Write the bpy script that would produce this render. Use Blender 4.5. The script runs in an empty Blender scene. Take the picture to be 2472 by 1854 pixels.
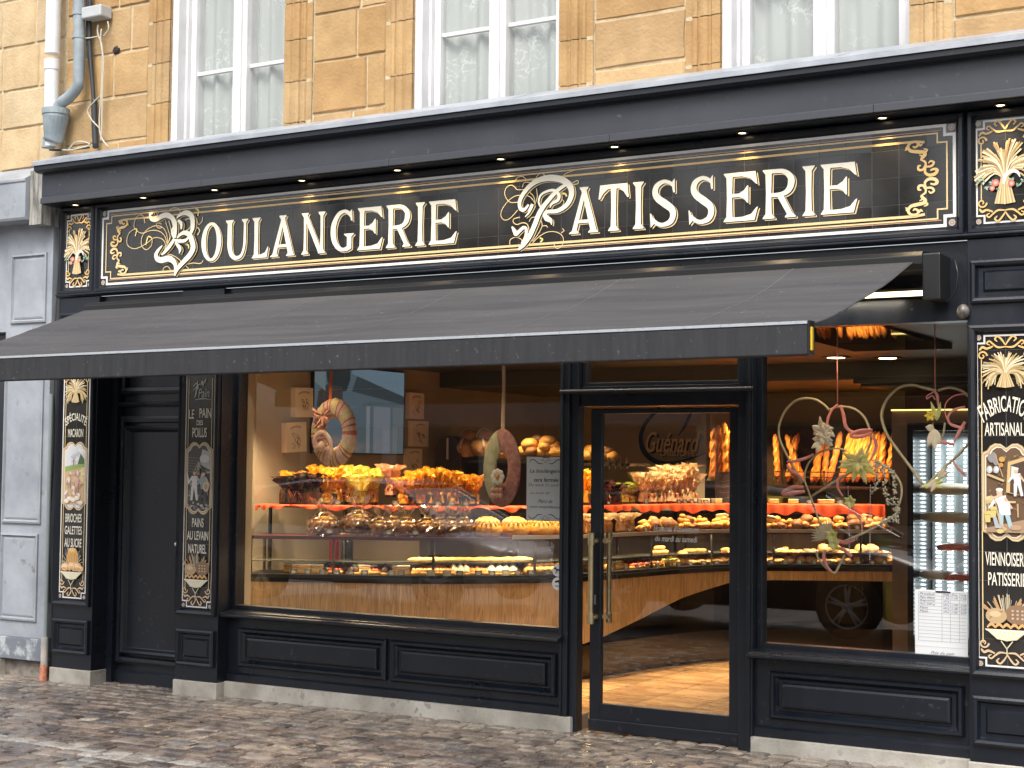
import bpy, bmesh, math, random
from math import sin, cos, pi, radians, hypot, atan2
from mathutils import Vector, Matrix, noise
random.seed(11)
S = bpy.context.scene
COL = S.collection
# ------------------------------------------------------------------ camera
F_PX = 3714.0
YAW, PITCH, ROLL = radians(30.66), radians(2.955), radians(.56)
CAM = Vector((0, -8.4, 1.8))
_f0 = Vector((-sin(YAW), cos(YAW), 0)); _r0 = Vector((cos(YAW), sin(YAW), 0)); _u0 = Vector((0, 0, 1))
FW = _f0*cos(PITCH) + _u0*sin(PITCH); _up = _u0*cos(PITCH) - _f0*sin(PITCH)
RT = _r0*cos(ROLL) + _up*sin(ROLL); UP = _up*cos(ROLL) - _r0*sin(ROLL)
cd = bpy.data.cameras.new('camera'); cam = bpy.data.objects.new('camera', cd); COL.objects.link(cam)
cd.sensor_width = 36; cd.lens = 36*F_PX/2472; cd.clip_start = .05; cd.clip_end = 500
mw = Matrix((RT, UP, -FW)).transposed().to_4x4(); mw.translation = CAM
cam.matrix_world = mw
S.camera = cam
# ------------------------------------------------------------------ light
w = bpy.data.worlds.new('World'); S.world = w; w.use_nodes = True
nt = w.node_tree; nt.nodes.clear()
sky = nt.nodes.new('ShaderNodeTexSky'); sky.sky_type = 'NISHITA'; sky.sun_disc = False
SUN_EL, SUN_AZ = radians(52), radians(165)   # azimuth from +Y clockwise
sky.sun_elevation = SUN_EL; sky.sun_rotation = SUN_AZ; sky.air_density = 1.0; sky.dust_density = 5.0; sky.ozone_density = .6
bg = nt.nodes.new('ShaderNodeBackground'); bg.inputs[1].default_value = .15
wo = nt.nodes.new('ShaderNodeOutputWorld')
hs = nt.nodes.new('ShaderNodeHueSaturation'); hs.inputs['Saturation'].default_value = .45
nt.links.new(sky.outputs[0], hs.inputs['Color']); nt.links.new(hs.outputs[0], bg.inputs[0]); nt.links.new(bg.outputs[0], wo.inputs[0])
sd = bpy.data.lights.new('sun', 'SUN'); sd.energy = 1.3; sd.angle = radians(28); sd.color = (1, .97, .92)
so = bpy.data.objects.new('sun', sd); COL.objects.link(so)
sdir = Vector((sin(SUN_AZ)*cos(SUN_EL), cos(SUN_AZ)*cos(SUN_EL), sin(SUN_EL)))
so.rotation_euler = sdir.to_track_quat('Z', 'Y').to_euler(); so.location = (0, -5, 12)
S.view_settings.view_transform = 'Standard'; S.view_settings.look = 'None'
S.view_settings.exposure = .75; S.view_settings.gamma = 1
S.cycles.use_denoising = True
S.cycles.max_bounces = 8; S.cycles.transparent_max_bounces = 16; S.cycles.sample_clamp_indirect = 4
try: S.cycles.denoiser = 'OPENIMAGEDENOISE'
except Exception: pass

# ------------------------------------------------------------------ helpers
def ray(px, py): return RT*((px-1236)/F_PX) - UP*((py-927)/F_PX) + FW
def P(px, py, Y=0.0):
    d = ray(px, py); return CAM + d*((Y-CAM.y)/d.y)
def PX(px, py, X):
    d = ray(px, py); return CAM + d*((X-CAM.x)/d.x)
def XZ(px, py, Y=0.0):
    q = P(px, py, Y); return (q.x, q.z)
def zin(ox, oy, k):      # a reading taken in an enlarged crop whose corner is (ox,oy), k photo pixels per crop pixel
    return lambda x, y: (ox+x*k, oy+y*k)

def mat(name, c1, c2=None, scale=6, rough=.5, rough2=None, bump=0, bscale=40, metal=0, coat=0, spec=.5, detail=6, emit=None, estr=0, attr=False, stretch=(1, 1, 1), lo=.35, hi=.65, transl=0, coords='Object', specks=None):
    m = bpy.data.materials.new(name); m.use_nodes = True
    n = m.node_tree.nodes; l = m.node_tree.links; b = n['Principled BSDF']
    b.inputs['Base Color'].default_value = (*c1, 1); b.inputs['Roughness'].default_value = rough
    b.inputs['Metallic'].default_value = metal; b.inputs['Coat Weight'].default_value = coat; b.inputs['Coat Roughness'].default_value = .06
    b.inputs['Specular IOR Level'].default_value = spec
    tc = n.new('ShaderNodeTexCoord'); mp = n.new('ShaderNodeMapping'); mp.inputs['Scale'].default_value = stretch
    l.new(tc.outputs[coords], mp.inputs[0])
    col = None
    if c2 is not None:
        t = n.new('ShaderNodeTexNoise'); t.inputs['Scale'].default_value = scale; t.inputs['Detail'].default_value = detail; t.inputs['Roughness'].default_value = .62
        l.new(mp.outputs[0], t.inputs['Vector'])
        mr = n.new('ShaderNodeMapRange'); mr.inputs['From Min'].default_value = lo; mr.inputs['From Max'].default_value = hi
        l.new(t.outputs[0], mr.inputs[0])
        mx = n.new('ShaderNodeMix'); mx.data_type = 'RGBA'; mx.inputs[6].default_value = (*c1, 1); mx.inputs[7].default_value = (*c2, 1)
        l.new(mr.outputs[0], mx.inputs[0]); col = mx.outputs[2]
        if rough2 is not None:
            m2 = n.new('ShaderNodeMapRange'); m2.inputs['From Min'].default_value = lo; m2.inputs['From Max'].default_value = hi
            m2.inputs['To Min'].default_value = rough; m2.inputs['To Max'].default_value = rough2
            l.new(t.outputs[0], m2.inputs[0]); l.new(m2.outputs[0], b.inputs['Roughness'])
    if attr:
        at = n.new('ShaderNodeAttribute'); at.attribute_name = 'Col'
        if col is not None:
            mm = n.new('ShaderNodeMix'); mm.data_type = 'RGBA'; mm.blend_type = 'MULTIPLY'; mm.inputs[0].default_value = 1
            l.new(at.outputs['Color'], mm.inputs[6]); l.new(col, mm.inputs[7]); col = mm.outputs[2]
        else: col = at.outputs['Color']
    if specks:
        sp_ = n.new('ShaderNodeTexNoise'); sp_.inputs['Scale'].default_value = specks[0]; sp_.inputs['Detail'].default_value = 2; l.new(tc.outputs[coords], sp_.inputs['Vector'])
        sr = n.new('ShaderNodeMapRange'); sr.inputs['From Min'].default_value = specks[1]; sr.inputs['From Max'].default_value = specks[1]+.05; l.new(sp_.outputs[0], sr.inputs[0])
        big = n.new('ShaderNodeTexNoise'); big.inputs['Scale'].default_value = 1.7; big.inputs['Detail'].default_value = 4; l.new(tc.outputs[coords], big.inputs['Vector'])
        br_ = n.new('ShaderNodeMapRange'); br_.inputs['From Min'].default_value = .45; br_.inputs['From Max'].default_value = .7; br_.inputs['To Min'].default_value = .12; l.new(big.outputs[0], br_.inputs[0])
        pr_ = n.new('ShaderNodeMath'); pr_.operation = 'MULTIPLY'; l.new(sr.outputs[0], pr_.inputs[0]); l.new(br_.outputs[0], pr_.inputs[1])
        sm_ = n.new('ShaderNodeMix'); sm_.data_type = 'RGBA'; sm_.inputs[7].default_value = (*specks[2], 1)
        if col is not None: l.new(col, sm_.inputs[6])
        else: sm_.inputs[6].default_value = (*c1, 1)
        l.new(pr_.outputs[0], sm_.inputs[0]); col = sm_.outputs[2]
    if col is not None: l.new(col, b.inputs['Base Color'])
    if bump:
        t2 = n.new('ShaderNodeTexNoise'); t2.inputs['Scale'].default_value = bscale; t2.inputs['Detail'].default_value = 5
        l.new(mp.outputs[0], t2.inputs['Vector'])
        bp = n.new('ShaderNodeBump'); bp.inputs['Strength'].default_value = bump; bp.inputs['Distance'].default_value = .01
        l.new(t2.outputs[0], bp.inputs['Height']); l.new(bp.outputs[0], b.inputs['Normal'])
    if emit is not None:
        b.inputs['Emission Color'].default_value = (*emit, 1); b.inputs['Emission Strength'].default_value = estr
    if transl:
        tr = n.new('ShaderNodeBsdfTranslucent'); tr.inputs[0].default_value = (*(c2 or c1), 1)
        ms = n.new('ShaderNodeMixShader'); ms.inputs[0].default_value = transl
        l.new(b.outputs[0], ms.inputs[1]); l.new(tr.outputs[0], ms.inputs[2]); l.new(ms.outputs[0], n['Material Output'].inputs[0])
    return m

def glass(name, tint=(1, 1, 1), ior=1.5, mult=1.6, rough=0, base=0.0):
    m = bpy.data.materials.new(name); m.use_nodes = True; n = m.node_tree.nodes; l = m.node_tree.links; n.clear()
    tr = n.new('ShaderNodeBsdfTransparent'); tr.inputs[0].default_value = (*tint, 1)
    gl = n.new('ShaderNodeBsdfGlossy'); gl.inputs['Roughness'].default_value = rough
    fr = n.new('ShaderNodeFresnel'); ge = n.new('ShaderNodeNewGeometry'); mi = n.new('ShaderNodeMapRange'); mi.inputs['To Min'].default_value = ior; mi.inputs['To Max'].default_value = 1/ior
    l.new(ge.outputs['Backfacing'], mi.inputs[0]); l.new(mi.outputs[0], fr.inputs[0])
    ml = n.new('ShaderNodeMath'); ml.operation = 'MULTIPLY_ADD'; ml.inputs[1].default_value = mult; ml.inputs[2].default_value = base; ml.use_clamp = True
    ms = n.new('ShaderNodeMixShader'); o = n.new('ShaderNodeOutputMaterial')
    l.new(fr.outputs[0], ml.inputs[0]); l.new(ml.outputs[0], ms.inputs[0]); l.new(tr.outputs[0], ms.inputs[1]); l.new(gl.outputs[0], ms.inputs[2]); l.new(ms.outputs[0], o.inputs[0])
    return m

class MB:
    def __init__(s): s.v = []; s.f = []; s.c = []; s.col = (1, 1, 1)
    def add(s, vs, fs, col=None):
        k = len(s.v); s.v += [tuple(v) for v in vs]
        for f in fs: s.f.append(tuple(i+k for i in f)); s.c.append(col or s.col)
        return s
    def box(s, x0, x1, y0, y1, z0, z1, col=None):
        s.add([(x0,y0,z0),(x1,y0,z0),(x1,y1,z0),(x0,y1,z0),(x0,y0,z1),(x1,y0,z1),(x1,y1,z1),(x0,y1,z1)],
              [(0,3,2,1),(4,5,6,7),(0,1,5,4),(1,2,6,5),(2,3,7,6),(3,0,4,7)], col); return s
    def rings(s, x0, x1, z0, z1, prof, cap=True, col=None):
        """mitred frame facing -y: prof = [(inset, y), ...]"""
        k = len(prof); vs = []
        for i, y in prof: vs += [(x0+i,y,z0+i),(x1-i,y,z0+i),(x1-i,y,z1-i),(x0+i,y,z1-i)]
        fs = []
        for j in range(k-1):
            for q in range(4):
                a = j*4+q; b = j*4+(q+1) % 4; fs.append((a, b, b+4, a+4))
        if cap: fs.append(tuple((k-1)*4+q for q in range(4)))
        s.add(vs, fs, col); return s
    def prism(s, prof, x0, x1, caps=True, col=None):
        """profile [(y,z)...] closed, swept along x"""
        n = len(prof); vs = [(x0, y, z) for y, z in prof] + [(x1, y, z) for y, z in prof]
        fs = [(i, (i+1) % n, n+(i+1) % n, n+i) for i in range(n)]
        if caps: fs += [tuple(range(n))[::-1], tuple(range(n, 2*n))]
        s.add(vs, fs, col); return s
    def tube(s, pts, r, n=8, col=None, closed=False, flat=None):
        pts = [Vector(p) for p in pts]; m = len(pts); rings = []; prev = None
        for i, p in enumerate(pts):
            a = pts[(i-1) % m] if (closed or i > 0) else p; b = pts[(i+1) % m] if (closed or i < m-1) else p
            t = (b-a); t = t.normalized() if t.length > 1e-9 else Vector((0, 0, 1))
            if prev is None:
                u = t.cross(Vector((0, 1, .01))); u = u.normalized() if u.length > .01 else Vector((1, 0, 0))
            else:
                u = prev - t*prev.dot(t); u = u.normalized() if u.length > 1e-6 else prev
            prev = u; v = t.cross(u)
            rr = r[i] if isinstance(r, (list, tuple)) else r
            fl = flat or 1
            rings.append([p + (u*cos(2*pi*k/n) + v*sin(2*pi*k/n)*fl)*rr for k in range(n)])
        vs = [q for R_ in rings for q in R_]; fs = []
        for i in range(m if closed else m-1):
            j = (i+1) % m
            for k in range(n): fs.append((i*n+k, i*n+(k+1) % n, j*n+(k+1) % n, j*n+k))
        if not closed: fs += [tuple(range(n))[::-1], tuple((m-1)*n+k for k in range(n))]
        s.add(vs, fs, col); return s
    def lathe(s, prof, c=(0, 0, 0), n=24, col=None, flute=0, nf=12):
        vs = []; fs = []; m = len(prof)
        for r, z in prof:
            for k in range(n):
                a = 2*pi*k/n; rr = r*(1+flute*cos(nf*a)); vs.append((c[0]+rr*cos(a), c[1]+rr*sin(a), c[2]+z))
        for i in range(m-1):
            for k in range(n): fs.append((i*n+k, i*n+(k+1) % n, (i+1)*n+(k+1) % n, (i+1)*n+k))
        fs += [tuple(range(n))[::-1], tuple((m-1)*n+k for k in range(n))]
        s.add(vs, fs, col); return s
    def ell(s, c, r, n=12, m=8, col=None, jit=0, rot=None):
        vs = []; fs = []
        for i in range(m+1):
            th = pi*i/m
            for k in range(n):
                a = 2*pi*k/n; j = 1+random.uniform(-jit, jit)
                v = Vector((r[0]*sin(th)*cos(a)*j, r[1]*sin(th)*sin(a)*j, r[2]*cos(th)*j))
                if rot: v = rot @ v
                vs.append((c[0]+v.x, c[1]+v.y, c[2]+v.z))
        for i in range(m):
            for k in range(n): fs.append((i*n+k, (i+1)*n+k, (i+1)*n+(k+1) % n, i*n+(k+1) % n))
        s.add(vs, fs, col); return s
    def build(s, name, m, parent=None, smooth=False, bevel=0, sub=0):
        me = bpy.data.meshes.new(name); me.from_pydata(s.v, [], s.f)
        ca = me.color_attributes.new('Col', 'FLOAT_COLOR', 'CORNER')
        dat = []
        for p, c in zip(me.polygons, s.c): dat += [c[0], c[1], c[2], 1.0]*p.loop_total
        ca.data.foreach_set('color', dat)
        me.validate()
        bm = bmesh.new(); bm.from_mesh(me)
        if not isinstance(s, Paint): bmesh.ops.recalc_face_normals(bm, faces=bm.faces)
        bm.to_mesh(me); bm.free()
        for mm in (m if isinstance(m, list) else [m]): me.materials.append(mm)
        o = bpy.data.objects.new(name, me); COL.objects.link(o)
        if smooth: me.polygons.foreach_set('use_smooth', [True]*len(me.polygons))
        if bevel:
            b = o.modifiers.new('b', 'BEVEL'); b.width = bevel; b.segments = 2; b.limit_method = 'ANGLE'; b.angle_limit = radians(40)
        if sub: q = o.modifiers.new('s', 'SUBSURF'); q.levels = q.render_levels = sub
        if parent is not None: attach(o, parent)
        return o

def attach(o, parent):
    o.parent = parent
    if parent.parent is None: o.matrix_parent_inverse = Matrix.Translation(-parent.location)

class Paint(MB):
    """flat glazed painting on a vertical plane; every shape lies a hair in front of the one before"""
    def __init__(s, y, step=.00012): super().__init__(); s.y = y; s.step = step
    def poly(s, pts, col):
        s.y -= s.step
        a = sum(pts[i][0]*pts[(i+1) % len(pts)][1]-pts[(i+1) % len(pts)][0]*pts[i][1] for i in range(len(pts)))
        if a < 0: pts = pts[::-1]
        s.add([(x, s.y, z) for x, z in pts], [tuple(range(len(pts)))], col); return s
    def oval(s, cx, cz, rx, rz, col, rot=0, n=18):
        c_, s_ = cos(rot), sin(rot)
        return s.poly([(cx+rx*cos(2*pi*k/n)*c_-rz*sin(2*pi*k/n)*s_, cz+rx*cos(2*pi*k/n)*s_+rz*sin(2*pi*k/n)*c_) for k in range(n)], col)
    def stroke(s, pts, wd, col, smooth=0, closed=False):
        if smooth: pts, wd = crom(pts, wd, smooth, closed)
        m = len(pts); vs = []; s.y -= s.step; y0 = s.y
        for i in range(m):
            a = pts[(i-1) % m] if (closed or i > 0) else pts[i]; b = pts[(i+1) % m] if (closed or i < m-1) else pts[i]
            dx, dz = b[0]-a[0], b[1]-a[1]; L = hypot(dx, dz) or 1
            k = 1.0
            if not smooth and 0 < i < m-1 or (closed and not smooth):
                d1 = (pts[i][0]-a[0], pts[i][1]-a[1]); d2 = (b[0]-pts[i][0], b[1]-pts[i][1])
                l1 = hypot(*d1) or 1; l2 = hypot(*d2) or 1
                cs = (d1[0]*d2[0]+d1[1]*d2[1])/l1/l2; k = 1/max(.45, math.sqrt(max(0, (1+cs)/2)))
                dx, dz = d1[0]/l1+d2[0]/l2, d1[1]/l1+d2[1]/l2; L = hypot(dx, dz) or 1
            nx, nz = -dz/L, dx/L; h = (wd[i] if isinstance(wd, (list, tuple)) else wd)/2*k
            y = y0 - (.0004*i/m if smooth else 0)
            vs += [(pts[i][0]-nx*h, y, pts[i][1]-nz*h), (pts[i][0]+nx*h, y, pts[i][1]+nz*h)]
        fs = []
        for i in range(m if closed else m-1):
            j = (i+1) % m; fs.append((2*i, 2*j, 2*j+1, 2*i+1))
        s.add(vs, fs, col); s.y = y0-.0004 if smooth else y0; return s
    def spiral(s, cx, cz, r, turns, a0, d, wd, col, r1=.18):
        n = int(14*turns)+4
        pts = [(cx+r*(1-(1-r1)*k/n)*cos(a0+d*2*pi*turns*k/n), cz+r*(1-(1-r1)*k/n)*sin(a0+d*2*pi*turns*k/n)) for k in range(n+1)]
        return s.stroke(pts, [wd*(1-.35*k/n) for k in range(n+1)], col, smooth=1)

def crom(pts, wd, n, closed=False):
    m = len(pts); W = wd if isinstance(wd, (list, tuple)) else [wd]*m; op = []; ow = []
    rng = range(m if closed else m-1)
    for i in rng:
        g = (lambda k: pts[k % m]) if closed else (lambda k: pts[max(0, min(m-1, k))])
        p0, p1, p2, p3 = g(i-1), g(i), g(i+1), g(i+2)
        for k in range(n):
            t = k/n
            op.append(tuple(.5*((2*p1[j])+(-p0[j]+p2[j])*t+(2*p0[j]-5*p1[j]+4*p2[j]-p3[j])*t*t+(-p0[j]+3*p1[j]-3*p2[j]+p3[j])*t**3) for j in range(len(p1))))
            ow.append(W[i]*(1-t)+W[(i+1) % m]*t)
    if not closed: op.append(tuple(pts[-1])); ow.append(W[-1])
    return op, ow

def T(name, label, cat, loc=(0, 0, 0), group=None):
    o = bpy.data.objects.new(name, None); COL.objects.link(o); o.location = loc; o.empty_display_size = .1
    tag(o, label, cat, group); return o
def tag(o, label, cat, group=None):
    o['label'] = label; o['category'] = cat
    if group: o['group'] = group
    return o
def struct(o): o['kind'] = 'structure'; return o
def dup(r, loc, rz=0, label=None, group=None, rot=None, scale=None):
    c = r.copy(); COL.objects.link(c); c.location = loc; c.rotation_euler = rot or (0, 0, rz)
    if scale: c.scale = (scale,)*3 if isinstance(scale, (int, float)) else scale
    if label: c['label'] = label
    if group: c['group'] = group
    for ch in r.children:
        d = ch.copy(); COL.objects.link(d); d.parent = c; d.matrix_parent_inverse = Matrix.Identity(4)
        for g in ch.children:
            e = g.copy(); COL.objects.link(e); e.parent = d
    return c
_used = {}
def place(proto, loc, label, group=None, rz=0, rot=None, scale=None):
    """first use moves the prototype, later ones copy it"""
    if proto.name not in _used:
        _used[proto.name] = 1; proto.location = loc; proto.rotation_euler = rot or (0, 0, rz)
        if scale: proto.scale = (scale,)*3 if isinstance(scale, (int, float)) else scale
        proto['label'] = label
        if group: proto['group'] = group
        return proto
    o = dup(proto, loc, rz, label, group, rot, scale or (1, 1, 1)); 
    return o
ORD = ['first', 'second', 'third', 'fourth', 'fifth', 'sixth', 'seventh', 'eighth', 'ninth', 'tenth', 'eleventh', 'twelfth', 'thirteenth', 'fourteenth', 'fifteenth', 'sixteenth', 'seventeenth', 'eighteenth', 'nineteenth', 'twentieth']
def ordn(i):
    if i < 20: return ORD[i]
    i += 1; t_ = ['twenty', 'thirty', 'forty', 'fifty'][i//10-2]
    return t_+'-'+ORD[i % 10-1] if i % 10 else {'twenty': 'twentieth', 'thirty': 'thirtieth', 'forty': 'fortieth', 'fifty': 'fiftieth'}[t_]

def text_mesh(body, x0, x1, z0, z1, y, arc=0, shear=0, offset=0):
    cu = bpy.data.curves.new('t', 'FONT'); cu.body = body; cu.size = 1; cu.shear = shear; cu.offset = offset
    o = bpy.data.objects.new('t', cu); COL.objects.link(o)
    bpy.context.view_layer.update()
    me = bpy.data.meshes.new_from_object(o.evaluated_get(bpy.context.evaluated_depsgraph_get()))
    COL.objects.unlink(o); bpy.data.objects.remove(o); bpy.data.curves.remove(cu)
    xs = [v.co.x for v in me.vertices]; ys = [v.co.y for v in me.vertices]
    ax, bx, ay, by = min(xs), max(xs), min(ys), max(ys)
    vs = []
    for v in me.vertices:
        u = (v.co.x-ax)/(bx-ax); t = (v.co.y-ay)/max(1e-6, by-ay); X = x0+(x1-x0)*u; Z = z0+(z1-z0)*t
        if arc: k = (u-.5)*2; Z -= arc*k*k; X += (t-.5)*(z1-z0)*arc/(x1-x0)*4*k*.5
        vs.append((X, y, Z))
    fs = [tuple(p.vertices) for p in me.polygons]; bpy.data.meshes.remove(me)
    return vs, fs
def text_part(name, lines, m, parent):
    mb = MB()
    for ln in lines: mb.add(*text_mesh(*ln[:6], **(ln[6] if len(ln) > 6 else {})))
    return mb.build(name, m, parent)

# ------------------------------------------------------------------ materials
BLK = mat('black_paint', (.0052, .0080, .0140), (.0080, .0112, .0185), scale=4, rough=.27, rough2=.36, bump=.05, bscale=70, spec=.6, stretch=(1, 1, .5), specks=(34, .66, (.055, .058, .062)))
GRY = mat('anthracite_cladding', (.034, .038, .049), (.045, .049, .060), scale=2.2, rough=.42, rough2=.55, bump=.03, bscale=60, stretch=(1, 1, .5), specks=(22, .68, (.12, .13, .14)))
ZINC = mat('zinc', (.30, .33, .37), (.42, .45, .49), scale=5, rough=.42, rough2=.6, metal=.3, bump=.1, bscale=30)
STONE = mat('ochre_stone', (.76, .70, .62), (1.10, 1.07, 1.01), scale=3.6, rough=.9, bump=.55, bscale=45, attr=True, detail=9, lo=.3, hi=.7)
MORT = mat('mortar', (.46, .37, .23), (.60, .50, .34), scale=20, rough=.95, bump=.5, bscale=60)
PLINTH = mat('pale_plinth_stone', (.29, .27, .23), (.50, .48, .43), scale=4, specks=(16, .6, (.2, .18, .15)), rough=.85, bump=.3, bscale=60, detail=9)
WHITE = mat('white_joinery', (.62, .62, .63), (.72, .72, .73), scale=4, rough=.35)
CREAM = mat('cream_glaze', (.86, .81, .68), rough=.18, coat=.3)
GOLD = mat('gold_glaze', (.72, .47, .17), (.80, .58, .27), scale=14, rough=.22, coat=.3)
GLAZE = mat('painted_glaze', (1, 1, 1), rough=.2, coat=.3, attr=True)
TILE = mat('black_tile', (.015, .014, .013), (.026, .024, .022), scale=3, rough=.07, rough2=.16, spec=.5, coat=.6)
GROUT = mat('grout', (.10, .10, .10), rough=.8)
PANE = glass('window_glass', tint=(.97, .98, .97), mult=3.0)
UPANE = glass('upper_window_glass', tint=(.95, .97, .97), mult=2.0, base=.02)
CASEG = glass('display_glass', tint=(.97, .98, .98), mult=.5)
FAB = mat('awning_fabric', (.042, .042, .046), (.068, .068, .073), scale=2.4, rough=.8, bump=.25, bscale=260, detail=12, stretch=(.35, 3.2, 1), specks=(30, .69, (.22, .22, .22)))
BRASS = mat('brass', (.62, .50, .28), (.70, .58, .34), scale=30, rough=.28, metal=.9)
BLACKP = mat('black_plastic', (.012, .012, .013), rough=.35)
def fix(o): return o

# ------------------------------------------------------------------ ground
def gz(x, y): return .107 + .006*(x+9) + .012*y*(1 if y < 0 else 0)
gm = mat('street_setts_far', (.13, .11, .10), (.24, .21, .19), scale=3, rough=.35, rough2=.6, bump=.4, bscale=8)
g = MB().add([(-90, -90, -.98+.0), (90, -90, -.98), (90, 12, .06), (-90, 12, .06)], [(0, 1, 2, 3)])
g.v = [(-90, -90, gz(-9, -90)+.8), (90, -90, gz(-9, -90)+.8), (90, 14, .06), (-90, 14, .06)]
struct(g.build('ground', gm))
SETT = mat('wet_setts', (.62, .63, .66), (1.5, 1.48, 1.46), scale=6, rough=.06, rough2=.36, bump=.4, bscale=26, attr=True, detail=9, lo=.36, hi=.60)
pv = MB(); rnd = random.Random(5)
JC = mat('sett_joint', (.07, .06, .05), (.15, .13, .11), scale=12, rough=.7, bump=.4, bscale=60)
def inband(x, y):
    # pale bands of stone running through the setts
    y1 = -1.80 + .03*sin(x*2); 
    if abs(y-y1) < .075 and x < -3: return True
    xb = -6.62 - (y+1.8)*.32
    return y < -1.8 and abs(x-xb) < .07
yy = .2; row = 0
PAL = [(.112, .090, .078), (.098, .078, .070), (.132, .108, .092), (.088, .074, .068), (.122, .102, .085), (.098, .092, .090), (.145, .123, .106), (.108, .086, .072), (.16, .142, .126), (.080, .068, .064)]
while yy > -5.2:
    d = rnd.uniform(.098, .122); xx = -12.5 + rnd.uniform(0, .2)
    band = abs(yy-d/2+1.80) < .07
    while xx < 3.0:
        L = rnd.uniform(.12, .23)
        cx, cy = xx+L/2, yy-d/2
        xb = -6.62-(cy+1.8)*.32
        pale = (band and cx < -2.6) or (cy < -1.85 and abs(cx-xb) < .12 and cy > -5)
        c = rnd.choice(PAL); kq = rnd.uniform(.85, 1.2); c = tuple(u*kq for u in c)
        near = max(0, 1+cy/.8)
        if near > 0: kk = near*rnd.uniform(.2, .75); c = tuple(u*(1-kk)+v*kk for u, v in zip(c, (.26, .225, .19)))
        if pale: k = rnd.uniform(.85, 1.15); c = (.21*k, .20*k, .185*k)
        g_ = .005; x0, x1, y0, y1 = xx+g_, xx+L-g_, yy-d+g_, yy-g_
        jit = lambda: rnd.uniform(-.010, .010)
        q = [(x0+jit(), y0+jit()), (x1+jit(), y0+jit()), (x1+jit(), y1+jit()), (x0+jit(), y1+jit())]
        tz = rnd.uniform(-.003, .003); tx = rnd.uniform(-.02, .02); ty = rnd.uniform(-.025, .025)
        vs = []; mx, my = (x0+x1)/2, (y0+y1)/2
        for lev, ins in ((-.03, 0), (-.004, .002), (.004, .012)):
            for a, b in q:
                a2 = a+(mx-a)*ins/.06; b2 = b+(my-b)*ins/.06
                vs.append((a2, b2, gz(a2, b2)+.006+lev+tz+(a2-mx)*tx+(b2-my)*ty))
        vs.append((mx, my, gz(mx, my)+.014+tz))
        fs = [(i, (i+1) % 4, (i+1) % 4+4, i+4) for i in range(4)] + [(i+4, (i+1) % 4+4, (i+1) % 4+8, i+8) for i in range(4)] + [(i+8, (i+1) % 4+8, 12) for i in range(4)]
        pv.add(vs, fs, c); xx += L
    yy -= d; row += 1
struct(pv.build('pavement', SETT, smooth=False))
jb = MB(); jb.add([(-13, -5.4, gz(-13, -5.4)-.004), (3.2, -5.4, gz(3.2, -5.4)-.004), (3.2, .0, gz(3.2, 0)-.004), (-13, 0, gz(-13, 0)-.004)], [(0, 1, 2, 3)])
jb.add([(-13, 0, gz(-13, 0)-.004), (3.2, 0, gz(3.2, 0)-.004), (3.2, .3, gz(3.2, 0)-.004), (-13, .3, gz(-13, 0)-.004)], [(0, 1, 2, 3)])
struct(jb.build('pavement_bed', JC))

# ------------------------------------------------------------------ stone house above the shop
house = T('stone_house', 'upper floor of ochre ashlar stone with three tall white casement windows above the bakery', 'house', (-5, .05, 4))
WIN = [(-7.99, -6.90), (-5.80, -4.675), (-3.575, -2.435)]
def blocks(mb, x0, x1, z0, z1, pal, h=(.27, .36), L=(.3, .75), y=.05, seed=1, edge=()):
    r = random.Random(seed); z = z0
    while z < z1-.02:
        hh = min(r.uniform(*h), z1-z); x = x0
        if z1-z-hh < .1: hh = z1-z
        while x < x1-.01:
            l = r.uniform(*L); 
            if x1-x-l < .16: l = x1-x
            c = r.choice(pal); k = r.uniform(.93, 1.08); c = tuple(u*k for u in c)
            gpx = r.uniform(.003, .008); gpz = r.uniform(.003, .007); dy = r.uniform(-.004, .005)
            a0, a1, b0, b1 = x+gpx, x+l-gpx, z+gpz, z+hh-gpz
            j = lambda: r.uniform(-.0035, .0035)
            n = 5; vs = []; fs = []; us = [0, .012/l, .3, .7, 1-.012/l, 1]; ws = [0, .010/hh, .3, .7, 1-.010/hh, 1]
            for bi in range(n+1):
                for ai in range(n+1):
                    e = min(ai, n-ai, bi, n-bi)
                    vs.append((a0+(a1-a0)*us[ai]+j(), y+dy+(.014 if e == 0 else r.uniform(-.002, .003)), b0+(b1-b0)*ws[bi]+j()))
            for bi in range(n):
                for ai in range(n): fs.append((bi*(n+1)+ai, bi*(n+1)+ai+1, (bi+1)*(n+1)+ai+1, (bi+1)*(n+1)+ai))
            mb.add(vs, fs, c); x += l
        z += hh
OCH = [(.46, .31, .15), (.44, .285, .13), (.48, .33, .165), (.45, .31, .165), (.42, .27, .125), (.49, .35, .19)]
Z0, Z1 = 3.9, 6.6
wl = MB(); mo_ = MB(); segs = [(-9.10, -8.22, 3), (-6.66, -6.03, 4), (-4.44, -3.81, 5), (-2.20, .9, 6)]
for a, b, sd_ in segs: blocks(wl, a, b, Z0, Z1, OCH, seed=sd_, h=(.30, .40), L=(.3, .8))
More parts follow.
